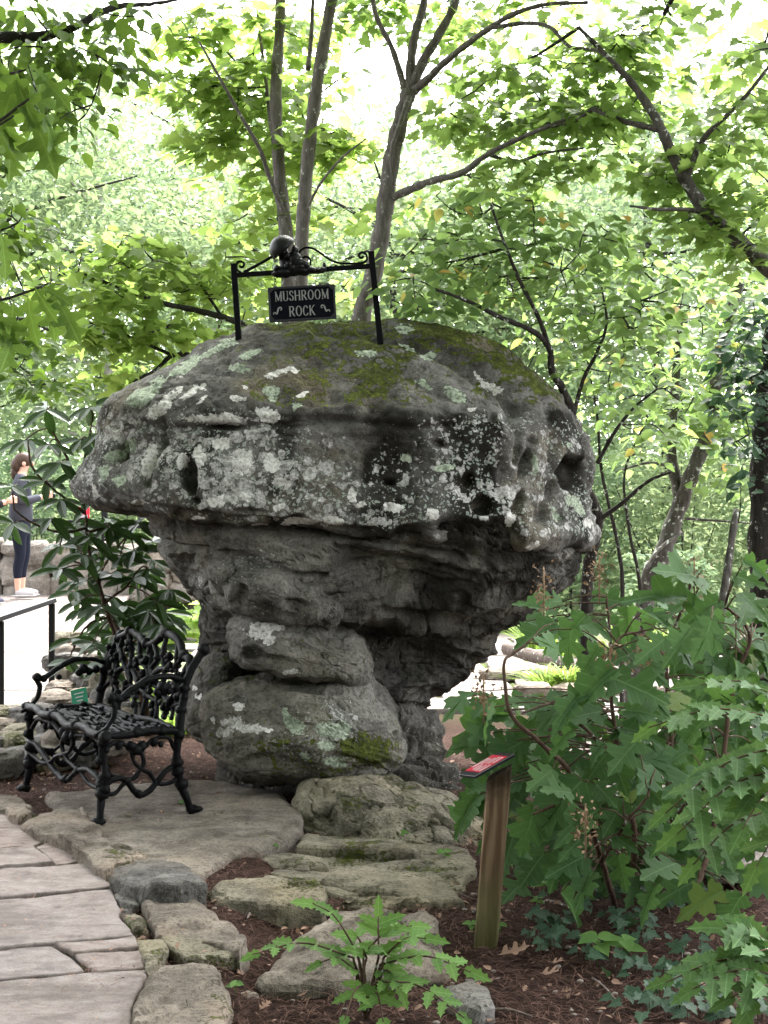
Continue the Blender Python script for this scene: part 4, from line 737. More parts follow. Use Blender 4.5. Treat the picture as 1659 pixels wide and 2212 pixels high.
# ================================================================== walkway, walls, railings and fence behind
def rampz(y): return np.interp(y, [8.5, 10, 12, 16.2, 19], [.0, .1, .22, .50, .56])
def edge_x(y): return np.interp(y, [8.6, 10, 12, 16.4, 19], [-2.45, -2.36, -2.62, -3.0, -3.2])
def ramp_piece(name, x0, x1, y0, y1, mat, parent=None, th=.12, dz=0., kind=None, n=5, slant=True):
    ys_ = np.linspace(y0, y1, n); V = []
    for y in ys_:
        a, b = (x0(y) if callable(x0) else x0), (x1(y) if callable(x1) else x1)
        V += [(a, y, rampz(y)+dz), (b, y, rampz(y)+dz), (b, y, rampz(y)+dz-th), (a, y, rampz(y)+dz-th)]
    mb = MB(); V = np.array(V); V[:, 2] += .004*vnoise(V*3, 4); mb.add(V, grid_faces(n, 4)[:, ::-1]); mb.f.append(np.array([[0, 1, 2, 3]])); mb.f.append(np.array([[3, 2, 1, 0]])+4*(n-1)); return mb.build(name, mat, parent, False, kind)
M_pale = rockmat('pale_flagstone', dark=(.13, .11, .1), light=(.27, .245, .23), warm=(.26, .2, .185), moss=-.4, spots=-.3)
walk = ramp_piece('walkway', -9., lambda y: edge_x(y)-.02, 8.4, 19, M_mortar, None, .9, -.02, 'structure', 14)
bands = [8.5, 9.3, 9.95, 10.6, 11.4, 12.4, 13.5, 14.8, 16.2, 17.6]; r_ = random.Random(8)
for a, b in zip(bands[:-1], bands[1:]):
    cuts = [-6.5]
    while cuts[-1] < -3.3: cuts.append(cuts[-1]+r_.uniform(.7, 1.5))
    cuts[-1] = None
    for c0, c1 in zip(cuts[:-1], cuts[1:]):
        if c1 is None and edge_x(b)-c0 < .3: continue
        if c1 is not None and c1 > edge_x(b)-.3: c1 = None
        ramp_piece('flagstone', c0+.008, (lambda y: edge_x(y)-.01) if c1 is None else c1-.008, a+.008, b-.008, M_pale, walk, .03, r_.uniform(0, .006))
        if c1 is None: break
def boulder(name, mat, c, r, seed, parent=None, rot=0, noise_=.42, nu=20, nv=13, flat=.0):
    mb = MB(); sphere(mb, (0, 0, 0), (1, 1, 1), nu, nv, None, noise_, seed)
    V = np.concatenate(mb.v); V = np.sign(V)*np.abs(V)**.62; V = V*np.array(r); V = V@rotm('Z', rot).T+np.asarray(c); m2 = MB(); m2.add(V, mb.f[0]); o = m2.build(name, mat, None, False)
    return put(o, parent) if parent else o
wall = thing('stone_wall', 'rubble stone parapet behind the woman on the walkway', 'wall', (-4, 16.7, .5))
mb = MB(); box(mb, (-4.1, 16.85, .55), (3.9, .2, .95)); put(mb.build('wall_core', M_mortar, smooth=False), wall)
x = -6.0; k = 0
while x < -2.15:
    w = r_.uniform(.16, .36); z = .42; top = r_.uniform(1.02, 1.16)
    while z < top-.05:
        h_ = r_.uniform(.2, .42); h_ = min(h_, top-z+.06)
        boulder('stone', M_wall, (x+w/2+r_.uniform(-.02, .02), 16.7+r_.uniform(-.04, .04), z+h_/2), (w/2*1.08, .16, h_/2*1.1), 300+k, wall, r_.uniform(-.2, .2)); z += h_*.96; k += 1
    x += w*.95
wall2 = thing('stone_wall', 'low pinkish rubble wall across the garden left of the stem', 'wall', (-2.6, 18.5, 0)); x = -3.6
while x < 1.2:
    w = r_.uniform(.22, .45); z = -.05
    for j in range(3):
        h_ = r_.uniform(.2, .28); boulder('stone', M_wall, (x+w/2+r_.uniform(-.04, .04), 18.5, z+h_/2), (w/2*1.08, .2, h_/2*1.12), 420+k, wall2, r_.uniform(-.2, .2)); z += h_*.94; k += 1
    x += w*.96
edging = thing('dry_stone_edging', 'heap of small mossy stones edging the raised walkway behind the bench', 'stone edging', (-2.3, 9.2, 0))
for (u, v, Y, rx, rz) in [(20, 1552, 9.1, .16, .07), (75, 1545, 9.0, .17, .06), (120, 1520, 9.2, .15, .07), (60, 1585, 8.8, .18, .07), (120, 1570, 8.8, .17, .07), (165, 1555, 8.8, .16, .08), (30, 1612, 8.6, .16, .08), (95, 1612, 8.6, .16, .07), (150, 1600, 8.5, .15, .08), (200, 1590, 8.6, .14, .08), (190, 1480, 9.5, .13, .08), (150, 1490, 9.5, .15, .06), (165, 1455, 9.7, .14, .06),
                            (140, 1432, 10.0, .15, .06), (165, 1410, 10.2, .15, .06), (150, 1385, 10.5, .13, .07), (190, 1395, 10.3, .12, .06), (215, 1440, 9.6, .13, .09), (235, 1475, 9.3, .12, .08), (235, 1520, 9.0, .13, .09), (205, 1535, 9.0, .13, .07), (255, 1560, 8.8, .13, .08), (280, 1540, 8.9, .1, .07), (0, 1580, 8.9, .16, .08), (-40, 1560, 9.1, .18, .09), (-30, 1620, 8.6, .18, .1), (150, 1525, 9.2, .12, .06), (185, 1510, 9.3, .12, .07), (180, 1625, 8.4, .16, .07), (230, 1600, 8.4, .14, .08), (110, 1640, 8.3, .15, .06), (40, 1645, 8.3, .18, .07)]:
    k += 1; boulder('stone', [M_ledge, M_grey, M_edge][k % 3], P(u, v, Y), (rx, rx*.85, rz*1.15), 600+k, edging, r_.uniform(0, 3))
o = boulder('garden_boulder', M_grey, P(-5, 1650, 8.0), (.15, .14, .09), 777, None, .3); tag(o, 'rounded grey stone at the left border by the far bench foot', 'stone')
# railings
M_rail = simple('black_rail', (.012, .012, .013), .5, .2, .2, 20, .05, 'World')
rl = thing('railing', 'black metal handrail on the raised walkway behind the bench', 'railing', P(112, 1534, 9.8))
def rodpart(name, a, b, w, parent, mat=M_rail):
    a, b = np.asarray(a, float), np.asarray(b, float); L = np.linalg.norm(b-a); z = (b-a)/L; x = np.cross(z, [0, 1, 0.01]); x /= np.linalg.norm(x); y = np.cross(z, x); mb = MB(); box(mb, (a+b)/2, (w, w, L), np.stack([x, y, z], 1), .004); return put(mb.build(name, mat, smooth=False), parent)
rodpart('post', P(112, 1545, 9.8), P(112, 1304, 9.8), .04, rl); rodpart('post', P(2, 1590, 9.35), P(2, 1342, 9.35), .038, rl); rodpart('handrail', P(119, 1297, 9.82), P(-120, 1378, 8.9), .034, rl)
rl2 = thing('railing', 'thin far black railing on top of the rubble parapet', 'railing', P(226, 1170, 17.0))
rodpart('post', P(226, 1180, 17.), P(226, 1100, 17.), .07, rl2); rodpart('handrail', P(60, 1124, 17.), P(226, 1130, 17.), .045, rl2); rodpart('handrail', P(226, 1132, 17.02), P(330, 1140, 17.3), .045, rl2)
rs = thing('red_sign', 'small red and white notice seen through the glossy shrub', 'sign', P(178, 1180, 17.1))
mb = MB(); box(mb, P(178, 1108, 17.1), (.17, .02, .15)); put(mb.build('panel', simple('notice_red', (.7, .03, .06), .5, 0, .1, 5, 0), smooth=False), rs)
mb = MB(); box(mb, P(178, 1116, 17.085), (.13, .02, .045)); put(mb.build('white_field', M_white, smooth=False), rs); rodpart('post', P(178, 1185, 17.12), P(178, 1105, 17.12), .03, rs)
# green plant label behind the bench
M_green = simple('label_green', (.02, .16, .09), .45, 0, .15, 20, 0)
lb = thing('plant_label', 'small green plant label tilted on a stake behind the bench seat', 'plant label', P(172, 1590, 8.6))
rot_ = rotm('Y', R(-14))@rotm('X', R(-25)); mb = MB(); box(mb, P(172, 1507, 8.6), (.10, .004, .115), rot_); put(mb.build('plate', M_green, smooth=False), lb); rodpart('stake', P(166, 1600, 8.62), P(172, 1515, 8.62), .008, lb)
for k, dz in enumerate((.028, .004, -.02)):
    mb = MB(); box(mb, P(172, 1507, 8.6)+rot_@np.array([0, -.0035, dz]), (.06-.012*k, .002, .007), rot_); put(mb.build('printed_line', M_white, smooth=False), lb)
# garden path behind the rock, of irregular flagstones
gpath = thing('garden_path', '', ''); del gpath['label']; del gpath['category']; gpath['kind'] = 'structure'
def inpath(x, y):
    a = 10.4 < y < 17.6 and -2.1 < x < 4.6; b = 5.9+.25*abs(x-2) < y < 11 and 1.15 < x < 4.4
    return a or b
gy = 5.9; row = 0
while gy < 17.6:
    hh_ = .62+.05*(row % 3); gx = -2.4+(.3 if row % 2 else 0)
    while gx < 4.6:
        w = r_.uniform(.55, 1.0)
        if inpath(gx+w/2, gy+hh_/2):
            q = [(gx+.008+r_.uniform(0, .035), gy+.008+r_.uniform(0, .03)), (gx+w/2, gy+.02+r_.uniform(-.01, .04)), (gx+w-.008-r_.uniform(0, .035), gy+.008+r_.uniform(0, .03)), (gx+w-.02-r_.uniform(0, .03), gy+hh_-.008-r_.uniform(0, .03)), (gx+.008+r_.uniform(0, .035), gy+hh_-.008-r_.uniform(0, .03))]
            slab('flagstone', M_pale, q, -.004+r_.uniform(-.006, .006), .08, 800+row*20+int(gx*3), 0, .006, .012, gpath, 28, .01, rings=4)
        gx += w
    gy += hh_; row += 1
# split rail fence and edging rocks by the garden path
M_oldwood = woodmat('grey_rail_wood', False, (.05, .035, .03), (.2, .165, .145), (.05, .4, .9))
M_redwood = woodmat('red_brown_wood', False, (.08, .035, .025), (.18, .09, .065))
fn = thing('rail_fence', 'weathered wooden rail sloping beside the bright garden path', 'fence', P(1280, 1500, 12.0))
mb = MB(); tube(mb, [P(1092, 1401, 13.0), P(1180, 1424, 12.5), P(1280, 1449, 12.0)], [.055, .06, .058], 10, 12, True, .008, 4); o = put(mb.build('rail', barkmat('rail_wood', (.04, .03, .026), (.17, .14, .125), .05), ), fn)
rodpart('post', P(1262, 1520, 12.1), P(1262, 1452, 12.1), .10, fn, M_oldwood); rodpart('post', P(1298, 1515, 12.4), P(1292, 1455, 12.4), .09, fn, M_oldwood)
for u, Y in ((1335, 14.), (1305, 14.2)): rodpart('post', P(u, 1460, Y), P(u-8, 1385, Y), .075, fn, M_redwood)
mb = MB(); tube(mb, [P(1040, 1402, 14.2), P(1150, 1405, 14.2), P(1300, 1404, 14.2)], .009, 6, 12); put(mb.build('rope', M_white), fn)
for k, (u, v, Y, rx, rz, lab) in enumerate([(1150, 1485, 11.4, .22, .10, 'flat pale rock at the path edge under the wooden rail'), (1080, 1450, 12.6, .26, .09, 'pale rock nearest the stem on the far path edge'), (1225, 1490, 11.6, .24, .11, 'pale rock right of the fence foot by the garden path'), (1330, 1500, 11.5, .25, .12, 'large pale rock behind the hydrangea by the fence'), (1420, 1500, 11.0, .3, .14, 'big rock half hidden behind the hydrangea on the right'), (1560, 1530, 10., .3, .16, 'rock behind the forked trunk at the right border'),
                                            (300, 1480, 11.8, .22, .08, 'pale rock seen between the bench back and the stem'), (395, 1470, 12.2, .2, .07, 'small pale rock directly left of the rear stem boulder')]):
    o = boulder('edge_rock', M_edge, P(u, v+8, Y), (rx*.7, rx*.6, rz*.7), 900+k, None, k*.7); tag(o, lab, 'rock')
# ================================================================== people on the walkway
def skin_mesh(name, joints, edges, mat, parent, sub=2, root=0):
    me = bpy.data.meshes.new(name); me.from_pydata([Vector(j[:3]) for j in joints], edges, []); me.materials.append(mat)
    o = bpy.data.objects.new(name, me); COL.objects.link(o); o.parent = parent
    md = o.modifiers.new('skin', 'SKIN'); md.use_smooth_shade = True
    for k, j in enumerate(joints):
        sv_ = me.skin_vertices[0].data[k]; r = j[3] if isinstance(j[3], tuple) else (j[3], j[3]); sv_.radius = r; sv_.use_root = (k == root)
    s = o.modifiers.new('smooth', 'SUBSURF'); s.levels = s.render_levels = sub
    return o
def clothmat(name, col): return simple(name, col, .85, 0, .18, 60, .5)
M_skin = simple('skin', (.55, .33, .25), .5, 0, .08, 10, .05)
def person(name, label, loc, yaw, top, legs, shoe, hair, long_sleeve=True, ankle=True):
    """1.65 m figure looking along +X, both forearms raised to hold something in front"""
    t = thing(name, label, 'person', loc); t.rotation_euler = (0, 0, yaw)
    J = [(0, 0, .90, (.09, .11)), (0, 0, 1.05, (.085, .1)), (.01, 0, 1.22, (.09, .11)), (.0, 0, 1.35, (.07, .1)), (.01, 0, 1.43, .05), (.035, 0, 1.50, .062), (.045, 0, 1.565, (.092, .075)), (.03, 0, 1.62, (.06, .055))]
    E = [(0, 1), (1, 2), (2, 3), (3, 4), (4, 5), (5, 6), (6, 7)]
    for s in (-1, 1):
        b = len(J); J += [(.0, .17*s, 1.36, .045), (-.02, .20*s, 1.10, .036), (.20, .13*s, 1.14, .033), (.25, .10*s, 1.16, .03)]; E += [(3, b), (b, b+1), (b+1, b+2), (b+2, b+3)]
        b = len(J); x = .03*s
        J += [(x, .09*s, .80, .07), (x+.02, .09*s, .48, .055), (x-.01, .09*s, .30, .05), (x-.01, .09*s, .09, .034), (x+.0, .09*s, .05, .036), (x+.12, .10*s, .03, .03)]; E += [(0, b), (b, b+1), (b+1, b+2), (b+2, b+3), (b+3, b+4), (b+4, b+5)]
    body = skin_mesh('body', J, E, M_skin, t)
    # five fingered hands closing on the thing held
    for s in (-1, 1):
        mb = MB(); c = np.array([.285, .085*s, 1.17]); sphere(mb, c, (.038, .018, .035), 10, 7, noise=.08)
        for k in range(4): z = 1.20-.018*k; tube(mb, [c+[.02, 0, z-1.17], c+[.055, -.012*s, z-1.165], c+[.062, -.04*s, z-1.168], c+[.045, -.055*s, z-1.17]], [.0095, .009, .0085, .007], 7, 10)
        tube(mb, [c+[0, -.008*s, .02], c+[.02, -.03*s, .045], c+[.04, -.045*s, .05]], [.011, .010, .008], 7, 8); mb.build('hand', M_skin, body)
    TJ = [(0, 0, .79, (.165, .19)), (0, 0, 1.0, (.145, .17)), (.005, 0, 1.2, (.135, .17)), (.0, 0, 1.35, (.105, .145)), (.008, 0, 1.42, .066)]; TE = [(0, 1), (1, 2), (2, 3), (3, 4)]
    for s in (-1, 1):
        b = len(TJ); TJ += [(.0, .175*s, 1.355, .07), (-.025, .205*s, 1.10, .058), (.1, .165*s, 1.115, .052), (.22, .12*s, 1.15, .044)]; TE += [(3, b), (b, b+1), (b+1, b+2), (b+2, b+3)]
    skin_mesh('sweater', TJ, TE, top, t)
    LJ = [(0, 0, .93, (.135, .165)), (0, 0, .86, (.135, .165))]; LE = [(0, 1)]
    for s in (-1, 1):
        b = len(LJ); x = .03*s; LJ += [(x, .092*s, .74, .096), (x+.022, .09*s, .48, .066), (x-.012, .09*s, .33, .062), (x-.01, .09*s, .19, .047)]; LE += [(1, b), (b, b+1), (b+1, b+2), (b+2, b+3)]
    skin_mesh('leggings', LJ, LE, legs, t)
    for s in (-1, 1):
        x = .03*s; sh_ = skin_mesh('shoe', [(x-.045, .09*s, .05, (.042, .045)), (x+.04, .095*s, .05, (.042, .045)), (x+.13, .105*s, .042, (.036, .034)), (x+.18, .11*s, .036, (.026, .022))], [(0, 1), (1, 2), (2, 3)], shoe, t)
        mb = MB(); sphere(mb, (x+.06, .1*s, .012), (.145, .05, .014), 14, 6); mb.build('sole', M_white, sh_)
    mb = MB(); th_ = np.linspace(0, np.pi, 15); ph_ = np.arange(20)/20*2*np.pi
    sphere(mb, (.025, 0, 1.575), (.108, .09, .098), 20, 14, rotm('Y', R(-18)), .06, 4); sphere(mb, (-.055, 0, 1.52), (.06, .075, .09), 14, 10, None, .1, 6); sphere(mb, (-.075, 0, 1.43), (.04, .05, .09), 12, 9, None, .12, 8)
    mb.build('hair', hair, t)
    mb = MB(); sphere(mb, (.137, 0, 1.535), (.016, .014, .024), 8, 6); mb.build('nose', M_skin, body)
    for s in (-1, 1):
        mb = MB(); sphere(mb, (.122, .03*s, 1.555), (.01, .013, .009), 8, 6); mb.build('eye', simple('eye', (.05, .03, .02), .3, 0, .1, 5, 0) if 'eye' not in bpy.data.materials else bpy.data.materials['eye'], body)
        mb = MB(); sphere(mb, (.03, .082*s, 1.535), (.022, .012, .03), 8, 6); mb.build('ear', M_skin, body)
    mb = MB(); sphere(mb, (.125, 0, 1.498), (.008, .024, .007), 8, 6); mb.build('mouth', simple('lips', (.45, .18, .16), .4, 0, .1, 5, 0) if 'lips' not in bpy.data.materials else bpy.data.materials['lips'], body)
    return t
M_hair = simple('brown_hair', (.05, .03, .022), .45, 0, .4, 50, .4); M_hair2 = simple('dark_hair', (.02, .016, .015), .4, 0, .4, 50, .4)
M_sweat = clothmat('grey_sweater', (.05, .052, .066)); M_leg = clothmat('navy_leggings', (.009, .011, .022)); M_shoe = clothmat('grey_sneaker', (.42, .4, .42)); M_coat = clothmat('dark_jacket', (.02, .02, .024))
wp = P(45, 1288, 16.1)
person('person', 'standing person in grey sweater and navy leggings holding a camera', wp, R(18), M_sweat, M_leg, M_shoe, M_hair)
cm = thing('camera', 'small dark camera in the hands of the person in grey', 'camera', wp+np.array([.29, .09, 1.13])); cm.rotation_euler = (0, 0, R(18))
mb = MB(); box(mb, (.02, 0, .04), (.05, .12, .075), None, .008); mb.build('camera_body', M_blk, cm, False)
mb = MB(); tube(mb, [(.045, 0, .04), (.085, 0, .04)], [.03, .028], 14); mb.build('lens', M_blk, cm)
wp2 = P(-34, 1306, 15.6)
person('person', 'dark clothed person cut off by the left border', wp2, R(10), M_coat, M_coat, simple('purple_grey_shoe', (.13, .12, .16), .7, 0, .2, 30, .2), M_hair2)
# ================================================================== leaves
def leaf(half, fold=.18, droop=.18, mids=2, curl=0.):
    r = [(x, y) for x, y in half]; ms = [(k+1)/(mids+1) for k in range(mids)]
    V = [(0, 0)]+[(m, 0) for m in ms]+[(1, 0)]+r+[(x, -y) for x, y in r]; V = np.array(V, float)
    z = fold*np.abs(V[:, 1])-droop*V[:, 0]**2+curl*np.sin(V[:, 0]*7)*np.abs(V[:, 1]); n = mids+2; k = len(r)
    fr = [0]+list(range(n, n+k))+[n-1]+list(range(n-2, 0, -1)); fl = [0]+list(range(1, n))+list(range(n+2*k-1, n+k-1, -1))
    return np.c_[V, z], [fr, fl]
T_maple = leaf([(-.06, .12), (-.1, .34), (.1, .36), (.12, .56), (.27, .42), (.38, .5), (.45, .26), (.62, .36), (.7, .16)], .12, .25, 1)
T_oak = leaf([(.12, .04), (.2, .2), (.3, .24), (.33, .08), (.44, .1), (.52, .34), (.62, .3), (.63, .1), (.74, .12), (.84, .24), (.87, .08)], .15, .35, 2)
T_hyd = leaf([(-.04, .10), (-.03, .2), (.06, .22), (.08, .36), (.18, .33), (.27, .24), (.3, .12), (.36, .16), (.42, .32), (.53, .46), (.56, .34), (.66, .33), (.66, .2), (.64, .1), (.74, .13), (.84, .17), (.86, .09), (.93, .07)], .2, .38, 2, .12)
T_mah = leaf([(.05, .15), (.14, .16), (.2, .25), (.3, .17), (.42, .16), (.5, .26), (.58, .15), (.68, .12), (.76, .18), (.82, .08)], .22, .12, 2)
T_rho = leaf([(.12, .07), (.35, .145), (.6, .165), (.82, .12), (.94, .05)], .3, .22, 3)
T_ova = leaf([(.08, .17), (.28, .31), (.52, .3), (.76, .17)], .2, .25, 1)
T_ivy = leaf([(-.12, .2), (.02, .46), (.2, .3), (.42, .4), (.56, .22)], .1, .15, 1)
T_dia = (np.array([[0, 0, 0], [.42, .25, .05], [1, 0, -.1], [.42, -.25, .05]]), [[0, 1, 2], [0, 2, 3]])
def frames(d, nrm):
    d = d/np.linalg.norm(d, axis=1)[:, None]; n = nrm-d*np.sum(d*nrm, 1)[:, None]; n /= np.linalg.norm(n, axis=1)[:, None]+1e-9; return d, np.cross(n, d), n
def scatter(mb, tpl, pos, d, nrm, size):
    d, s, n = frames(d, nrm); tv, tf = tpl; size = np.broadcast_to(size, (len(pos),))[:, None, None]
    V = pos[:, None, :]+size*(tv[None, :, 0:1]*d[:, None]+tv[None, :, 1:2]*s[:, None]+tv[None, :, 2:3]*n[:, None]); k = len(tv); off = (np.arange(len(pos))*k)[:, None]
    base_ = mb.n; mb.v.append(V.reshape(-1, 3)); mb.n += len(pos)*k
    for f in tf: mb.f.append(np.array(f)[None]+off+base_)
def tplmesh(name, tpl, mat):
    mb = MB(); mb.add(tpl[0], tpl[1]); me = mb.mesh(name, True); me.materials.append(mat); return me
def leafobj(name, me, pos, d, nrm, size, parent):
    d, s, n = frames(np.array([d], float), np.array([nrm], float)); M = Matrix.Identity(4)
    for r in range(3): M[r][0], M[r][1], M[r][2], M[r][3] = d[0][r]*size, s[0][r]*size, n[0][r]*size, pos[r]
    o = bpy.data.objects.new(name, me); COL.objects.link(o); o.parent = parent; o.matrix_parent_inverse = Matrix.Translation(-Vector(parent.location)); o.matrix_basis = M; return o
M_maple = leafmat('maple_leaf', ((.055, .11, .018), (.13, .2, .035)), .58, .5, (.52, .7, .18))
M_maple2 = leafmat('maple_leaf_darker', ((.05, .1, .02), (.11, .18, .035)), .56, .5, (.46, .64, .18))  # a slightly darker maple leaf colour
M_dog = leafmat('ovate_leaf', ((.045, .095, .028), (.1, .17, .05)), .5, .5, (.38, .55, .16), odd=(.03, (.5, .27, .06)))
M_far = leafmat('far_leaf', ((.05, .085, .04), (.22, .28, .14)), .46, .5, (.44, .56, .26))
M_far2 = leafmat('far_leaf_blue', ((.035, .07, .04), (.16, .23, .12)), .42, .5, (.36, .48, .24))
M_oak = leafmat('oak_leaf', ((.03, .065, .016), (.07, .125, .026)), .42, .5, (.24, .38, .05))
M_oakb = leafmat('big_oak_leaf', ((.03, .065, .016), (.07, .125, .026)), .42, .45, (.24, .38, .05), 7.)
M_rho = leafmat('glossy_leaf', ((.01, .026, .01), (.028, .056, .018)), .22, .32, (.08, .17, .025), 9., spec=.35)
M_hyd = leafmat('hydrangea_leaf', ((.02, .052, .02), (.052, .104, .036)), .34, .55, (.17, .34, .06), 6., odd=(.035, (.1, .14, .035)))
M_hyd2 = leafmat('hydrangea_leaf_plain', ((.02, .052, .02), (.052, .104, .036)), .34, .55, (.17, .34, .06))
M_mah = leafmat('holly_leaf', ((.028, .07, .024), (.065, .125, .038)), .32, .6, (.22, .38, .06), 4., spec=.08)
M_mah2 = leafmat('bright_holly_leaf', ((.045, .11, .03), (.11, .2, .05)), .36, .55, (.32, .52, .09), 4., spec=.1)
M_ivy = leafmat('ivy_leaf', ((.018, .042, .026), (.045, .085, .05)), .25, .45, (.1, .2, .06), 4.)
M_grass = leafmat('grass_blade', ((.07, .12, .02), (.17, .25, .05)), .4, .5, (.3, .45, .08))
M_bark_m = barkmat('maple_bark', (.07, .06, .058), (.2, .18, .175), .12); M_bark_d = barkmat('dark_bark', (.014, .012, .011), (.06, .054, .05), .14); M_bark_g = barkmat('grey_bark', (.03, .027, .024), (.12, .11, .1), .2)
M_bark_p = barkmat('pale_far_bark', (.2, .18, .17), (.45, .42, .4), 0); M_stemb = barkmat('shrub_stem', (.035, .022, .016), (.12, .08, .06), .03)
class Tree:
    def __init__(s, name, label, bark, leafm, at, group=None, cat='tree'):
        s.t = thing(name, label, cat, at, group); s.bark = bark; s.lm = leafm; s.wood = MB(); s.twigs = MB(); s.leaves = MB(); s.nodes = []; s.nl = 0
    def limb(s, pts, r0, r1, seg=9, n=0, rough=.006):
        """pts as u, v, depth"""
        p = np.array([P(*q) for q in pts]); n = n or 6*len(p); c = catmull(p, n); r = np.linspace(r0, r1, n)*(1+.08*np.sin(np.arange(n)*1.7))
        tube(s.wood, c, r, seg, 0, True, rough*min(1, r0*12), len(s.nodes)); s.nodes += list(c[n//5:]); return s
    def spray(s, u, v, Y, ru, rv, rY, k, m, size, tpl, flat=.3, disc=.22, twig=.006, droop=.25, face=.0):
        """k clusters of m leaves within an ellipsoid, joined by twigs to the nearest wood"""
        c0 = P(u, v, Y); rx, rz = ru/F*Y, rv/F*Y
        for _ in range(k):
            q = rng.normal(size=3); q /= np.linalg.norm(q); q *= rng.random()**.4; c = c0+q*[rx, rY, rz]
            nd = np.array(s.nodes); dd = np.linalg.norm(nd-c, axis=1)+.35*np.abs(nd[:, 2]-c[2]); b = nd[dd.argmin()]; L = np.linalg.norm(c-b)
            if L < 4.0:
                mid = (b+c)/2+rng.normal(size=3)*.06*L+[0, 0, -.03*L]; n = 6; w = catmull([b, mid, c], n); tube(s.twigs, w, np.linspace(min(.004+twig*L, .022), .0025, n), 5, 0, False); s.nodes += list(w[2:])
            a = rng.random(m)*2*np.pi; r = disc*np.sqrt(rng.random(m)); pos = c+np.stack([r*np.cos(a), r*np.sin(a), rng.normal(size=m)*disc*flat*.6-.25*r], 1)
            az = a+rng.normal(size=m)*.8; d = np.stack([np.cos(az), np.sin(az), -droop+rng.normal(size=m)*.35], 1)
            nr = np.stack([rng.normal(size=m)*.45, rng.normal(size=m)*.45-face, np.ones(m)], 1)
            scatter(s.leaves, tpl, pos, d, nr, size*(.7+.6*rng.random(m))); s.nl += m
        return s
    def done(s):
        if s.wood.n: put(s.wood.build('trunk', s.bark), s.t)
        if s.twigs.n: put(s.twigs.build('twigs', bpy.data.materials['dark_bark'], kind='stuff'), s.t)
        if s.leaves.n: put(s.leaves.build('crown', s.lm, kind='stuff'), s.t)
        return s.t
# ---- maple with two stems right behind the rock
a = Tree('maple_tree', 'two stemmed maple rising behind the hanging sign', M_bark_m, M_maple, (-.6, 9.5, 0))
a.limb([(640, 1700, 9.6), (642, 1100, 9.6), (648, 640, 9.5), (660, 400, 9.5), (685, 180, 9.5), (716, 0, 9.5), (740, -180, 9.4), (760, -420, 9.2)], .062, .028, 10, 50)
a.limb([(632, 1500, 9.62), (625, 900, 9.7), (622, 560, 9.75), (604, 380, 9.8), (596, 200, 9.8), (606, 20, 9.8), (600, -200, 9.7), (570, -400, 9.5)], .06, .028, 10, 50)
a.limb([(622, 480, 9.75), (585, 390, 9.7), (560, 320, 9.6), (520, 250, 9.5), (470, 160, 9.4), (430, 90, 9.4)], .02, .007)
a.limb([(600, 350, 9.8), (585, 270, 9.9), (575, 180, 10.), (560, 60, 10.), (545, -60, 10.)], .018, .008)
a.limb([(665, 150, 9.5), (672, 80, 9.6), (676, 0, 9.6), (685, -120, 9.6)], .018, .010)
a.limb([(655, 470, 9.5), (690, 400, 9.3), (740, 340, 9.2), (790, 300, 9.1)], .012, .005)
for q in [(540, 90, 9.6, 130, 60, .7, 26, 16), (450, 190, 9.4, 100, 45, .5, 18, 16), (560, 210, 9.6, 110, 45, .6, 18, 15), (470, 290, 9.5, 90, 40, .5, 14, 16), (610, 300, 9.8, 120, 40, .6, 16, 15), (560, 380, 9.7, 110, 30, .5, 13, 15), (700, 320, 9.3, 90, 40, .5, 15, 15), (760, 300, 9.2, 60, 30, .4, 8, 14), (570, 480, 9.6, 90, 22, .4, 9, 13), (700, 460, 9.4, 70, 20, .4, 6, 12), (640, 40, 9.8, 80, 40, .6, 10, 13), (720, 200, 9.3, 50, 30, .4, 6, 12), (420, 90, 9.4, 60, 40, .4, 8, 14)]:
    a.spray(q[0], q[1], q[2]+.75, *q[3:6], int(q[6]*.78), q[7], .105, T_maple, disc=.25, face=.35, twig=.011)
for q in [(560, -200, 9.5, 340, 130, 1.3, 18, 16), (720, -420, 9.0, 420, 140, 1.6, 24, 16)]: a.spray(*q, .12, T_maple, disc=.35)
a.done()
# ---- forked maple to the right of the sign
b = Tree('maple_tree', 'forked maple leaning right behind the right sign post', M_bark_m, M_maple2, (-.1, 9.2, 0))
b.limb([(740, 1700, 9.3), (765, 900, 9.2), (780, 690, 9.2), (805, 600, 9.2), (826, 490, 9.2), (845, 350, 9.2), (868, 250, 9.2), (884, 195, 9.2)], .07, .05, 10, 44)
b.limb([(884, 205, 9.2), (888, 130, 9.2), (900, 60, 9.2), (918, -10, 9.2), (930, -200, 9.1), (935, -400, 9.0)], .034, .02, 9, 30)
b.limb([(876, 200, 9.2), (862, 150, 9.2), (845, 100, 9.2), (815, 40, 9.2), (802, -20, 9.2), (770, -200, 9.1)], .024, .012, 8, 26)
b.limb([(890, 190, 9.2), (915, 130, 9.15), (945, 80, 9.1), (985, 0, 9.1), (1010, -120, 9.0), (1040, -300, 8.9)], .036, .02, 9, 28)
b.limb([(890, 200, 9.2), (925, 170, 9.1), (960, 135, 9.0), (1030, 80, 8.8), (1110, 30, 8.6), (1190, 8, 8.5), (1270, 5, 8.4)], .03, .009, 9, 36)
b.limb([(836, 432, 9.2), (880, 412, 9.12), (930, 392, 9.0), (1000, 372, 8.9), (1050, 335, 8.8), (1120, 300, 8.7), (1180, 275, 8.6), (1270, 238, 8.5)], .03, .009, 9, 40)
b.limb([(1060, 60, 8.7), (1140, 50, 8.6), (1190, 60, 8.5), (1230, 100, 8.4), (1290, 110, 8.3), (1340, 150, 8.2)], .015, .008)
b.limb([(884, 210, 9.15), (860, 280, 9.05), (845, 330, 9.05), (850, 400, 9.05)], .02, .008)
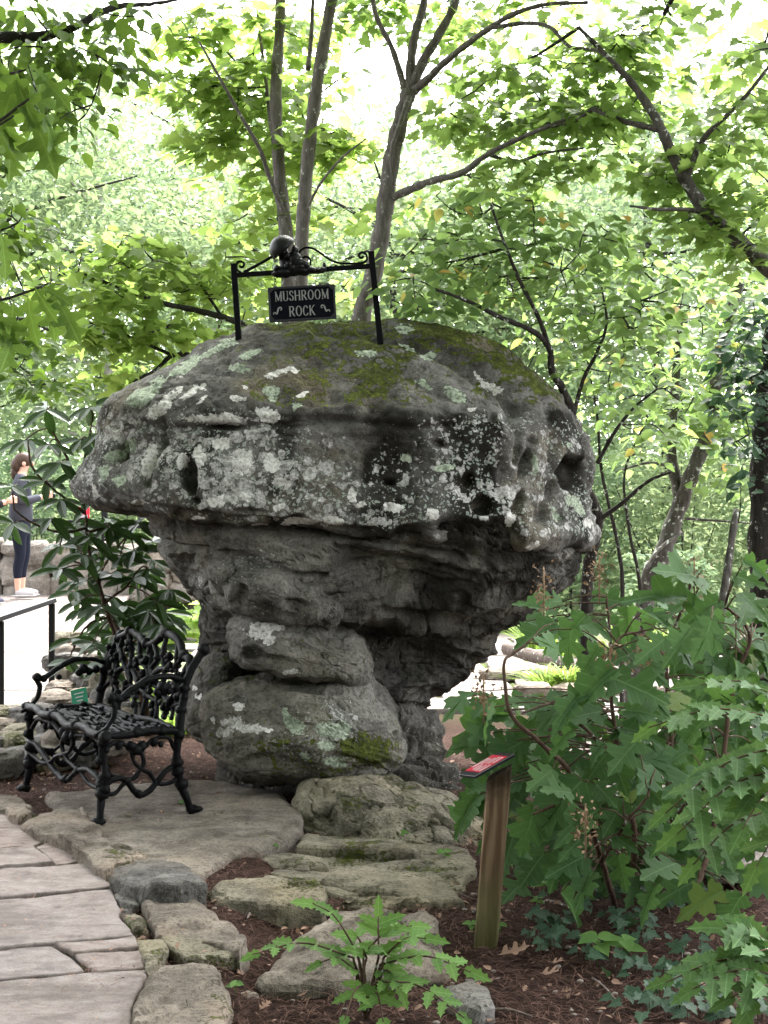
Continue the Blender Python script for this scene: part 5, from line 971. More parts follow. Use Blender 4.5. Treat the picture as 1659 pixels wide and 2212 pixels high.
for q in [(900, 20, 9.2, 110, 30, .5, 10, 14), (800, 40, 9.2, 60, 40, .4, 8, 13), (1000, 60, 9., 90, 40, .5, 10, 14), (1200, 20, 8.5, 120, 30, .5, 9, 14), (860, 440, 9., 60, 40, .3, 6, 11), (980, 180, 8.9, 70, 24, .4, 5, 12), (820, 560, 9.0, 40, 40, .3, 3, 9)]: b.spray(q[0], q[1], q[2]+.7, *q[3:6], int(q[6]*.8), q[7], .1, T_maple, disc=.24, face=.35)
for q in [(960, -300, 8.8, 420, 150, 1.5, 24, 16), (1250, -250, 8.2, 300, 130, 1.2, 16, 16)]: b.spray(*q, .12, T_maple, disc=.35)
b.done()
# ---- maple limbs fanning in from the right
c = Tree('maple_tree', 'grey curving maple trunk entering from the right border', M_bark_g, M_maple2, (2.9, 8.6, 0))
c.limb([(1900, 1700, 8.8), (1860, 1000, 8.6), (1760, 700, 8.4), (1659, 578, 8.2), (1560, 490, 8.1), (1500, 420, 8.1), (1450, 330, 8.1), (1425, 270, 8.1), (1380, 200, 8.2), (1330, 140, 8.2), (1250, 60, 8.3)], .065, .012, 10, 64)
c.limb([(1560, 490, 8.1), (1500, 455, 8.0), (1420, 452, 7.9), (1360, 445, 7.9)], .018, .006)
c.limb([(1280, 235, 8.4), (1240, 262, 8.5), (1190, 275, 8.6)], .012, .006)
c.limb([(1425, 280, 8.1), (1350, 262, 8.2), (1280, 235, 8.4)], .02, .014)
c.limb([(1060, 335, 8.8), (1110, 350, 8.8), (1180, 330, 8.7), (1260, 320, 8.5)], .014, .006)
c.limb([(1480, 390, 8.1), (1520, 300, 8.0), (1600, 220, 7.9), (1680, 120, 7.8)], .02, .009)
for q in [(1060, 180, 8.8, 120, 40, .5, 16, 14), (1000, 270, 8.9, 80, 40, .5, 13, 14), (1140, 260, 8.7, 110, 40, .5, 17, 14), (1240, 190, 8.5, 110, 45, .5, 17, 14), (1330, 110, 8.3, 110, 40, .5, 15, 14), (1300, 280, 8.4, 110, 45, .5, 16, 14), (1400, 200, 8.3, 90, 50, .5, 14, 14), (1200, 350, 8.5, 120, 30, .4, 11, 13), (1060, 390, 8.7, 90, 24, .4, 8, 13), (1500, 330, 7.9, 110, 50, .5, 15, 13), (1600, 250, 7.8, 80, 60, .5, 14, 13), (1620, 130, 7.8, 60, 60, .5, 11, 13), (1610, 400, 7.9, 80, 50, .5, 14, 13), (1500, 480, 7.9, 100, 40, .4, 12, 13), (1620, 520, 7.8, 60, 50, .4, 10, 13), (1440, 380, 8.0, 70, 40, .4, 9, 13), (1400, 60, 8.2, 90, 40, .5, 10, 13)]:
    c.spray(q[0], q[1], q[2]+.35, *q[3:6], int(q[6]*.8), q[7], .092, T_maple, disc=.22, face=.35, twig=.011)
for q in [(1600, -200, 7.5, 300, 180, 1.5, 40, 16)]: c.spray(*q, .12, T_maple, disc=.35)
c.done()
# ---- dogwood like tree right of the cap
d = Tree('dogwood_tree', 'thin dark stemmed tree with oval leaves just right of the cap', M_bark_d, M_dog, (1.4, 9.3, 0))
d.limb([(1266, 1690, 9.3), (1268, 1280, 9.2), (1280, 1190, 9.1), (1292, 1120, 9.0), (1270, 1060, 8.9), (1250, 1000, 8.8), (1238, 900, 8.7), (1215, 840, 8.6), (1192, 800, 8.5), (1186, 750, 8.4), (1150, 715, 8.3), (1080, 685, 8.2), (1010, 650, 8.1), (940, 625, 8.0)], .045, .008, 9, 70)
d.limb([(1290, 1125, 9.0), (1340, 1090, 8.9), (1400, 1040, 8.8), (1450, 1020, 8.7)], .018, .008); d.limb([(1188, 760, 8.4), (1165, 690, 8.3), (1120, 600, 8.2), (1080, 500, 8.2), (1060, 440, 8.2)], .016, .006)
d.limb([(1238, 900, 8.7), (1260, 820, 8.7), (1290, 760, 8.6), (1310, 700, 8.5), (1300, 620, 8.4)], .015, .006); d.limb([(1290, 1000, 8.9), (1330, 930, 8.8), (1370, 880, 8.8), (1420, 840, 8.7)], .014, .006)
d.limb([(1340, 1690, 9.6), (1345, 1300, 9.6), (1335, 1180, 9.6), (1300, 1020, 9.5), (1290, 900, 9.4), (1270, 780, 9.3)], .018, .006); d.limb([(1390, 1690, 9.8), (1385, 1300, 9.8), (1360, 1150, 9.7), (1350, 1020, 9.6), (1400, 900, 9.5)], .016, .006)
for q in [(940, 560, 8.1, 90, 40, .4, 13, 9), (900, 640, 8.0, 70, 40, .35, 10, 9), (1030, 520, 8.1, 100, 50, .4, 15, 9), (1120, 600, 8.2, 110, 60, .4, 18, 9), (1020, 620, 8.1, 90, 50, .4, 14, 9), (1230, 560, 8.2, 110, 60, .4, 18, 9), (1220, 680, 8.4, 110, 60, .4, 18, 9), (1340, 640, 8.4, 100, 70, .4, 18, 9), (1120, 440, 8.2, 100, 40, .4, 12, 9), (1000, 450, 8.1, 70, 30, .3, 8, 9), (1320, 520, 8.3, 110, 50, .4, 15, 9), (1330, 760, 8.5, 110, 60, .4, 15, 9), (1430, 720, 8.5, 80, 70, .4, 13, 9), (1420, 850, 8.7, 90, 60, .4, 11, 9), (1300, 860, 8.7, 60, 60, .4, 9, 8), (1180, 800, 8.5, 50, 40, .3, 5, 8), (1370, 960, 8.8, 80, 60, .4, 8, 8), (1440, 600, 8.4, 80, 60, .4, 13, 9), (1180, 500, 8.2, 60, 40, .3, 8, 9)]:
    d.spray(q[0], q[1]-4, q[2]+.3, q[3]*1.15, q[4]*1.2, q[5]*1.4, q[6], q[7]-1, .085, T_ova, disc=.22, face=.45, twig=.010)
d.done()
e = Tree('slanting_tree', 'lichen spotted trunk slanting right, forked, behind the hydrangea', M_bark_g, M_dog, (1.9, 10.3, 0))
e.limb([(1340, 1700, 10.4), (1395, 1290, 10.3), (1430, 1200, 10.2), (1465, 1100, 10.2), (1500, 1010, 10.1), (1530, 930, 10.1), (1545, 840, 10.), (1560, 740, 10.), (1600, 600, 9.9)], .075, .035, 10, 50); e.limb([(1470, 1080, 10.2), (1450, 980, 10.2), (1455, 880, 10.2), (1462, 780, 10.2), (1470, 660, 10.1)], .045, .025, 9, 30)
e.limb([(1470, 1150, 10.2), (1420, 1190, 10.), (1400, 1230, 9.9)], .016, .008); e.limb([(1480, 1120, 10.1), (1550, 1125, 9.9), (1620, 1130, 9.8)], .012, .006); e.limb([(1455, 1010, 10.1), (1400, 1000, 10.), (1330, 1020, 9.9)], .014, .006)
for q in [(1520, 760, 10., 110, 80, .6, 18, 10), (1480, 900, 10., 100, 60, .6, 14, 9), (1590, 880, 9.8, 80, 80, .6, 16, 10), (1560, 640, 9.8, 110, 70, .6, 18, 10), (1600, 1000, 9.8, 60, 50, .5, 8, 9)]: e.spray(*q, .1, T_ova, disc=.22, face=.4)
e.done()
f = Tree('thick_tree', 'thick dark trunk clad with ivy at the right border', M_bark_d, M_ivy, (2.5, 8.6, 0))
f.limb([(1690, 1750, 8.6), (1672, 1500, 8.6), (1660, 1200, 8.6), (1662, 1000, 8.6), (1672, 850, 8.6), (1690, 700, 8.6), (1710, 300, 8.6), (1730, -200, 8.6)], .13, .09, 12, 40, .02); 
for q in [(1610, 820, 8.4, 60, 90, .3, 24, 9), (1600, 940, 8.4, 30, 30, .2, 5, 8), (1625, 1000, 8.45, 20, 60, .15, 6, 7), (1620, 1450, 8.4, 30, 70, .2, 9, 9), (1625, 1560, 8.3, 30, 50, .2, 7, 9), (1630, 700, 8.4, 40, 50, .3, 9, 9)]: f.spray(*q, .075, T_ova, disc=.15, face=.5)
f.done()
g = Tree('leaning_trunk', 'bare curved low trunk forking above the holly leaved shrub on the right', M_bark_g, M_dog, (2.1, 8., 0), cat='tree')
g.limb([(1440, 1720, 8.), (1470, 1560, 8.), (1500, 1505, 8.), (1540, 1470, 8.05), (1590, 1452, 8.1), (1640, 1450, 8.2), (1700, 1430, 8.3)], .06, .045, 10, 36); g.limb([(1500, 1510, 8.), (1530, 1430, 8.1), (1555, 1350, 8.2), (1570, 1240, 8.3), (1590, 1100, 8.4)], .04, .02, 9, 30); g.limb([(1510, 1540, 7.95), (1560, 1510, 7.9), (1610, 1490, 7.9), (1680, 1490, 7.9)], .03, .02, 9, 24)
g.done()
# ---- layered maple branches low on the left
h = Tree('maple_tree', 'low spreading maple boughs between the glossy shrub and the sign', M_bark_d, M_maple, (-1.5, 10.2, 0))
h.limb([(600, 1500, 10.3), (590, 900, 10.3), (575, 740, 10.2), (520, 700, 10.1), (470, 682, 10.), (400, 665, 9.9), (330, 650, 9.8), (250, 620, 9.7), (170, 590, 9.6), (90, 600, 9.5)], .035, .008, 9, 56); h.limb([(560, 760, 10.2), (500, 765, 10.), (440, 768, 9.9), (375, 768, 9.8), (335, 800, 9.7), (290, 825, 9.6), (250, 870, 9.6)], .026, .007, 9, 36)
h.limb([(375, 768, 9.8), (320, 745, 9.7), (250, 715, 9.6), (170, 690, 9.5)], .014, .006); h.limb([(480, 685, 10.), (450, 640, 10.), (420, 590, 10.), (400, 540, 10.)], .012, .005); h.limb([(330, 650, 9.8), (290, 590, 9.8), (240, 550, 9.8)], .012, .005)
for q in [(470, 560, 10.1, 90, 35, .5, 15, 14), (380, 600, 10., 100, 40, .5, 18, 14), (280, 540, 9.9, 110, 40, .5, 18, 14), (180, 560, 9.7, 100, 40, .5, 15, 14), (240, 640, 9.7, 110, 35, .5, 15, 14), (400, 710, 9.9, 90, 30, .5, 13, 14), (300, 740, 9.7, 100, 36, .5, 15, 14), (200, 720, 9.6, 90, 36, .5, 13, 14), (280, 820, 9.6, 90, 36, .5, 12, 13), (500, 640, 10.1, 50, 50, .5, 9, 13), (120, 640, 9.5, 80, 40, .5, 11, 13), (370, 840, 9.8, 50, 30, .4, 5, 12), (560, 590, 10.2, 50, 40, .5, 7, 13), (740, 620, 10.4, 40, 60, .4, 7, 12)]: h.spray(*q[:6], int(q[6]*.62), q[7], .1, T_maple, disc=.24, face=.35, twig=.011)
h.done()
m_ = Tree('maple_sapling', 'small bright maple sapling in the gap left of the stem', M_bark_d, M_maple, P(420, 1420, 11))
m_.limb([(455, 1500, 11.), (450, 1420, 11.), (430, 1360, 11.), (395, 1330, 11.)], .012, .005); m_.spray(400, 1335, 11., 60, 24, .4, 10, 13, .1, T_maple, disc=.2, face=.4); m_.spray(440, 1370, 11.2, 40, 24, .4, 5, 13, .1, T_maple, disc=.2, face=.4); m_.done()
# ---- oak at the left: bough over the path with big lobed leaves; unseen leaf masses are added to its crown for shade
oak = Tree('oak_tree', 'oak bough with small leaves crossing the upper left corner, with unseen leaves added for shade', M_bark_d, M_oak, (-4.2, 5.2, 0))
oak.limb([(-2500, 1900, 5.2), (-2350, 600, 5.2), (-2200, -400, 5.3), (-2000, -1200, 5.5), (-1800, -2200, 5.6)], .22, .12, 12, 40, .03)
oak.limb([(-2250, -100, 5.3), (-1200, 10, 5.8), (-500, 70, 6.4), (0, 80, 6.8), (130, 70, 6.9), (240, 18, 7.), (330, 8, 7.1), (440, -10, 7.2)], .045, .004, 10, 60)
oak.limb([(-2200, -600, 5.4), (-1600, -1400, 5.), (-800, -1900, 4.8), (0, -2400, 4.8), (900, -2600, 5.), (1800, -2700, 5.4)], .12, .03, 10, 50); oak.limb([(-2100, -900, 5.3), (-2000, -2600, 4.), (-1500, -4200, 3.4), (-300, -5600, 3.), (1200, -6500, 3.)], .1, .02, 10, 50); oak.limb([(-1400, -1500, 5.), (-700, -1700, 6.4), (100, -1500, 7.4), (900, -1500, 8.), (1500, -1600, 8.)], .07, .02, 9, 40)
for q in [(60, 60, 6.8, 90, 50, .4, 14, 12), (200, 150, 7., 110, 60, .5, 15, 12), (120, 230, 6.9, 90, 60, .4, 12, 12), (280, 60, 7.1, 90, 40, .4, 9, 12), (40, 160, 6.8, 60, 60, .4, 8, 12)]: oak.spray(*q[:6], int(q[6]*.6), q[7], .085, T_ova, disc=.17, face=.3, droop=.6)
def shade_canopy(s, x0, x1, y0, y1, z0, z1, k, m, size, disc):
    for _ in range(k):
        c = np.array([rng.uniform(x0, x1), rng.uniform(y0, y1), rng.uniform(z0, z1)]); nd = np.array(s.nodes); b = nd[np.linalg.norm(nd-c, axis=1).argmin()]
        w = catmull([b, (b+c)/2+rng.normal(size=3)*.15, c], 6); tube(s.twigs, w, np.linspace(.03, .006, 6), 5, 0, False); s.nodes += list(w[3:])
        pos = c+rng.normal(size=(m, 3))*[disc, disc, disc*.35]; scatter(s.leaves, T_dia, pos, rng.normal(size=(m, 3))*[1, 1, .4], rng.normal(size=(m, 3))*.45+[0, 0, 1], size*(.7+.6*rng.random(m)))
shade_canopy(oak, -6, 3.5, -6, 9.2, 6.0, 8.2, 520, 80, .2, .42); shade_canopy(oak, -9, 9, -9, -4, .4, 6.5, 560, 70, .34, .6); shade_canopy(oak, -8, -5, -4, 3, 1.5, 6, 90, 70, .3, .5)  # unseen leaf masses added overhead, behind and left of camera to block light
oak.done()
# ================================================================== trees and shrubs further off
def far_tree(name, label, x, y, h, cr, base, n, size, mat, bark=None, lean=0, tr=.12, tpl=None, group='trees of the wood behind'):
    z0 = float(gz(x, y)); t = thing(name, label, 'tree', (x, y, z0), group); mb = MB()
    pts = [np.array([x, y, z0-.1]), np.array([x+lean*.3, y, z0+h*.35]), np.array([x+lean*.7, y+.1, z0+h*.65]), np.array([x+lean, y, z0+h*.92])]; tube(mb, pts, [tr, tr*.8, tr*.5, tr*.2], 8, 16, True, .02, int(x*7)); tips = []
    nb = 16
    for k in range(nb):
        f = base/h+(1-base/h)*(k+.5)/nb; p0 = catmull(pts, 20)[min(19, int(f*19))]; az = rng.random()*6.28; L = cr*(1.05-.75*abs(f-.55))*(.7+.5*rng.random()); p1 = p0+np.array([math.cos(az)*L, math.sin(az)*L, L*.35*rng.random()])
        tube(mb, [p0, (p0+p1)/2+[0, 0, .1], p1], [tr*.3, tr*.2, .012], 6, 7, False); tips += [p0*.5+p1*.5, p1, p0*.25+p1*.75]
    put(mb.build('trunk', bark or M_bark_d), t); tips = np.array(tips)
    ncl = max(20, n//26); cl = tips[rng.integers(0, len(tips), ncl)]+rng.normal(size=(ncl, 3))*[cr*.26, cr*.26, cr*.2]; w = rng.integers(0, ncl, n)
    pos = cl[w]+rng.normal(size=(n, 3))*[cr*.15, cr*.15, cr*.07]; pos[:, 2] = np.maximum(pos[:, 2], z0+.15)
    d_ = rng.normal(size=(n, 3))*[1, 1, .5]+[0, 0, -.3]; nr = rng.normal(size=(n, 3))*.6+[0, -.25, 1]; mb = MB(); scatter(mb, tpl or T_dia, pos, d_, nr, size*(.6+.8*rng.random(n))); put(mb.build('crown', mat, kind='stuff'), t); return t
spots = [(-7.2, 22, 9.6, 2.8, 2.5), (-4.6, 24, 9.2, 2.8, 2.), (-2.2, 26, 8.6, 2.9, 2.), (.4, 25, 8.2, 2.8, 1.6), (2.6, 27, 8.8, 2.9, 1.6), (5., 24, 9, 2.9, 1.6), (7.4, 23, 9.5, 2.9, 1.6), (-9.5, 28, 12, 3.4, 2.5), (-6, 32, 12, 3.6, 2.5), (-1.5, 34, 10.6, 3.6, 2.5), (3, 35, 10.8, 3.6, 2.5), (7, 33, 11.5, 3.6, 2.5), (10.5, 28, 12, 3.6, 2.5), (-12, 36, 14, 4.5, 2.5), (0.5, 44, 12.5, 4.5, 2.5), (-7, 46, 14, 4.5, 2.5), (8, 46, 14, 4.5, 2.5), (14, 40, 14, 4.5, 2.5)]
wh = ['at the far left border', 'left of the oak bough', 'behind the low maple boughs', 'straight behind the sign', 'behind the forked maple', 'behind the dogwood leaves', 'at the far right', 'tallest at the left, further back', 'further back left of the sign', 'further back behind the sign', 'further back right of the sign', 'further back on the right', 'tall one beyond the right border', 'far back beyond the left border', 'furthest, in the middle gap', 'furthest, left of the middle', 'furthest, right of the middle', 'furthest, at the right border']
for k, ((x, y, hgt, cr, bs), w) in enumerate(zip(spots, wh)):
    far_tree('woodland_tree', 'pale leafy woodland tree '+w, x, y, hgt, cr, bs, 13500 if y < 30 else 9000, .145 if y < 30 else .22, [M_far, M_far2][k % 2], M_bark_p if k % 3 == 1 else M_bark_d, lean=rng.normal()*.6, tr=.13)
def shrub(name, label, x, y, r, h, n, size, mat, tpl=None, cat='shrub', group=None):
    z0 = float(gz(x, y)); t = thing(name, label, cat, (x, y, z0), group); mb = MB(); ends = []
    for k in range(11):
        az = rng.random()*6.28; q = np.array([x+math.cos(az)*r*rng.random(), y+math.sin(az)*r*rng.random(), z0+h*(.45+.5*rng.random())]); tube(mb, [(x+.1*math.cos(az), y+.1*math.sin(az), z0-.05), ((x+q[0])/2, (y+q[1])/2, z0+h*.3), q], [.018, .012, .005], 6, 8, False); ends.append(q)
    put(mb.build('stems', M_bark_d), t); ncl = max(14, n//22); th_ = rng.random(ncl)*6.28; zz = rng.random(ncl); rr = r*np.sqrt(rng.random(ncl))*np.sqrt(1-.75*zz**2)
    cl = np.stack([x+rr*np.cos(th_), y+rr*np.sin(th_), z0+.12+h*zz], 1); w = rng.integers(0, ncl, n); pos = cl[w]+rng.normal(size=(n, 3))*[r*.13, r*.13, h*.06]; pos[:, 2] = np.maximum(pos[:, 2], z0+.05)
    mb = MB(); scatter(mb, tpl or T_dia, pos, rng.normal(size=(n, 3))*[1, 1, .5]+[0, 0, -.2], rng.normal(size=(n, 3))*.6+[0, -.25, 1], size*(.6+.8*rng.random(n))); put(mb.build('foliage', mat, kind='stuff'), t); return t
for k, (x, y, r, hh_, lab) in enumerate([(-6.4, 19.2, 1.3, 2.8, 'bright bush above the parapet at the left border'), (-4.6, 18.6, 1.2, 2.2, 'bright bush behind the standing person'), (-3.0, 20, 1.3, 2.6, 'bright bush behind the glossy shrub'), (-1.4, 20.5, 1.4, 2.6, 'bush behind the left rim of the cap'), (.8, 20.5, 1.5, 2.6, 'bush hidden behind the cap'), (2.6, 19.5, 1.3, 2.2, 'bush right of the cap behind the dogwood'), (4.1, 19, 1.4, 2.4, 'pale bush behind the slanting trunk'), (5.8, 18, 1.4, 2.6, 'pale bush left of the ivy clad trunk'), (7.4, 17.5, 1.5, 2.8, 'bush beyond the ivy clad trunk'), (3.4, 16.6, .7, .9, 'low bush beyond the wooden rail'), (4.8, 15.8, .8, 1.0, 'low bush right of the wooden rail'), (-2.0, 17.4, .7, .8, 'low bush on the garden path left of the stem'), (1.6, 17.8, .8, 1.1, 'low bush right behind the stem')]):
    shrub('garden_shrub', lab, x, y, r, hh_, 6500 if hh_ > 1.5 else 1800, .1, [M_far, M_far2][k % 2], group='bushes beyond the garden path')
# dry stems and grass clumps by the garden path
def tuft(label, x, y, r, h, n, mat=None):
    z0 = float(gz(x, y)); t = MB(); az = rng.random(n)*6.28; rr = r*np.sqrt(rng.random(n)); base_ = np.stack([x+rr*.4*np.cos(az), y+rr*.4*np.sin(az), np.full(n, z0)], 1); out = np.stack([np.cos(az), np.sin(az), 0*az], 1); hh_ = h*(.6+.5*rng.random(n)); V = []
    sd_ = np.stack([-np.sin(az), np.cos(az), 0*az], 1)*.008
    for f, w in ((0, 1), (.4, 1), (.75, .8), (1, .1)): c = base_+out*(rr[:, None]+.12)*f**1.6+np.c_[0*az, 0*az, hh_*(f-.35*f**3)]; V += [c-sd_*w, c+sd_*w]
    V = np.stack(V, 1).reshape(-1, 3); off = np.arange(n)[:, None]*8
    t.v.append(V); t.n = len(V); t.f = [np.array([[0, 1, 3, 2]])+off, np.array([[2, 3, 5, 4]])+off, np.array([[4, 5, 7, 6]])+off]
    o = t.build('grass_clump', mat or M_grass); tag(o, label, 'grass', 'grass clumps by the garden path'); return o
for (u, v, Y, r, hh_, lab) in [(1215, 1400, 14.5, .4, .5, 'grass clump above the middle of the wooden rail'), (1160, 1395, 15., .35, .45, 'grass clump above the left end of the wooden rail'), (1180, 1470, 11.9, .3, .3, 'grass clump in front of the wooden rail'), (1225, 1475, 11.9, .25, .35, 'grass clump under the right end of the wooden rail'), (1360, 1430, 14., .45, .6, 'grass clump right of the reddish fence posts'), (1440, 1450, 13.5, .45, .6, 'grass clump behind the hydrangea branch'), (1500, 1440, 13.8, .4, .5, 'grass clump left of the curved low trunk'), (320, 1520, 11., .3, .35, 'grass clump seen through the bench back'), (420, 1500, 11.2, .3, .3, 'grass clump at the foot of the rear boulder'), (375, 1560, 9.6, .3, .25, 'bright grass clump under the bench arm'), (290, 1560, 9.8, .25, .25, 'grass clump behind the bench seat'), (450, 1450, 12.5, .35, .35, 'grass clump in the sunny gap left of the stem')]:
    q = P(u, v, Y); tuft(lab, q[0], q[1], r, hh_, 130)
# ================================================================== glossy rhododendron on the left
M_rho2 = leafmat('glossy_leaf_plain', ((.01, .026, .01), (.028, .056, .018)), .22, .35, (.08, .17, .025))
ro = thing('rhododendron', 'dark glossy rhododendron between walkway and mushroom rock', 'shrub', P(300, 1580, 8.9)); me_r = tplmesh('leaf', T_rho, M_rho)
rb = P(318, 1560, 8.9); canes = [[(318, 1590, 8.9), (300, 1480, 8.9), (260, 1400, 8.8), (225, 1300, 8.7), (190, 1180, 8.6), (185, 1110, 8.6), (170, 1040, 8.5)], [(322, 1590, 8.9), (310, 1480, 8.9), (285, 1420, 8.95), (240, 1330, 9.), (215, 1250, 9.), (255, 1180, 9.1), (300, 1130, 9.1)], [(188, 1140, 8.6), (130, 1150, 8.5), (70, 1130, 8.4), (30, 1100, 8.3)], [(185, 1110, 8.6), (120, 1060, 8.5), (70, 1010, 8.4), (60, 950, 8.4)], [(172, 1050, 8.5), (140, 980, 8.5), (110, 920, 8.5), (120, 880, 8.5)], [(170, 1045, 8.5), (190, 960, 8.6), (200, 900, 8.6)], [(240, 1330, 9.), (190, 1350, 8.9), (160, 1400, 8.8)], [(260, 1400, 8.8), (320, 1370, 8.9), (350, 1340, 9.)], [(215, 1250, 9.), (180, 1220, 8.9), (140, 1210, 8.8)], [(225, 1300, 8.7), (270, 1270, 8.7), (300, 1230, 8.8)], [(188, 1150, 8.6), (240, 1140, 8.7), (280, 1160, 8.8)]]
mb = MB(); nodes = []
for cpts in canes:
    p = catmull([P(*q) for q in cpts], 26); tube(mb, p, np.linspace(.02 if len(cpts) > 5 else .010, .005, 26), 7, 0, True, .004, 3); nodes += list(p[6:])
whorls = [(100, 885), (195, 880), (55, 950), (105, 960), (175, 950), (215, 935), (130, 1000), (100, 1040), (165, 1020), (25, 1050), (130, 1080), (110, 1120), (30, 1130), (165, 1130), (205, 1080), (235, 1140), (275, 1150), (300, 1130), (330, 1170), (260, 1200), (215, 1190), (180, 1200), (130, 1180), (190, 1250), (240, 1240), (290, 1250), (320, 1230), (130, 1230), (170, 1300), (220, 1310), (270, 1310), (320, 1320), (350, 1350), (155, 1380), (200, 1390), (250, 1370), (300, 1390), (150, 1430), (345, 1400), (230, 1440), (195, 1160), (290, 1190), (240, 1290), (340, 1300)]
cnt = 0
for (u, v) in whorls:
    c = P(u, v, 8.3+.5*rng.random()+(.3 if u > 230 else 0)); nd = np.array(nodes); b0 = nd[np.linalg.norm(nd-c, axis=1).argmin()]; tube(mb, catmull([b0, (b0+c)/2+[0, 0, .02], c], 7), np.linspace(.006, .004, 7), 5, 0, False)
    m = int(rng.integers(5, 8)); a0 = rng.random()*6
    for k in range(m):
        if cnt >= 298: break
        az = a0+k*2*np.pi/m+rng.normal()*.2; dr = np.array([math.cos(az), math.sin(az), rng.normal()*.35-.25]); leafobj('leaf', me_r, c, dr, (dr[0]*.3+rng.normal()*.25, dr[1]*.3-.8, .8), .145+.055*rng.random(), ro); cnt += 1
put(mb.build('stems', M_stemb), ro)
nn_ = 260; cc = np.array([P(rng.uniform(150, 370), rng.uniform(1120, 1440), rng.uniform(9., 9.5)) for _ in range(nn_//6)]); w = rng.integers(0, len(cc), nn_); az = rng.random(nn_)*6.28; mbf = MB()
scatter(mbf, T_rho, cc[w], np.stack([np.cos(az), np.sin(az), rng.normal(size=nn_)*.3-.3], 1), np.c_[rng.normal(size=nn_)*.3, np.full(nn_, -.6), np.full(nn_, .8)], .14+.05*rng.random(nn_)); put(mbf.build('inner_foliage', M_rho2, kind='stuff'), ro)
# ================================================================== oakleaf hydrangea on the right
hy = thing('hydrangea', 'large oakleaf hydrangea bush right of the timber signpost', 'shrub', on_ground(1300, 1990)); me_hs = [tplmesh('leaf', (np.c_[T_hyd[0][:, 0], T_hyd[0][:, 1]*wf, T_hyd[0][:, 2]*0+fo*np.abs(T_hyd[0][:, 1])-dr*T_hyd[0][:, 0]**2+cu*np.sin(T_hyd[0][:, 0]*6+cu*20)*np.abs(T_hyd[0][:, 1])], T_hyd[1]), M_hyd) for fo, dr, cu, wf in ((.2, .3, .12, 1), (.38, .55, .25, .85), (-.1, .4, .3, 1.08), (.1, .12, -.25, .95), (.5, .7, .1, .8))]
C8 = (.504, 932.6, 1097.2); gb = on_ground(1320, 1960)
canes = [[(1330, 1960, gb[1]), (1300, 1860, 5.2), (1262, 1740, 5.1), (1225, 1660, 5.1), (1160, 1600, 5.), (1105, 1545, 5.), (1090, 1480, 5.), (1088, 1430, 5.), (1110, 1410, 5.05), (1150, 1380, 5.1)], [(1360, 1960, gb[1]+.1), (1370, 1800, 5.4), (1340, 1650, 5.4), (1320, 1500, 5.4), (1318, 1380, 5.4), (1310, 1290, 5.4)], [(1400, 1970, gb[1]+.1), (1430, 1800, 5.5), (1450, 1600, 5.5), (1440, 1420, 5.5), (1480, 1300, 5.5), (1500, 1230, 5.5)], [(1480, 1980, 5.2), (1540, 1800, 5.4), (1580, 1500, 5.5), (1620, 1380, 5.5), (1580, 1320, 5.4), (1540, 1310, 5.4)], [(1262, 1740, 5.1), (1200, 1740, 5.), (1150, 1760, 4.95)], [(1340, 1650, 5.4), (1250, 1560, 5.2), (1200, 1520, 5.1), (1130, 1540, 5.)], [(1440, 1420, 5.5), (1390, 1380, 5.4), (1350, 1370, 5.3), (1300, 1430, 5.2)], [(1300, 1860, 5.2), (1350, 1780, 5.0), (1400, 1720, 4.9)], [(1430, 1800, 5.5), (1500, 1720, 5.2), (1560, 1680, 5.1)]]
mb = MB(); nodes = []
for k, cpts in enumerate(canes):
    p = catmull([P(*q) for q in cpts], 34); tube(mb, p, np.linspace(.013 if k < 4 else .008, .004, 34), 8, 0, True, .003, k); nodes += list(p[4:])
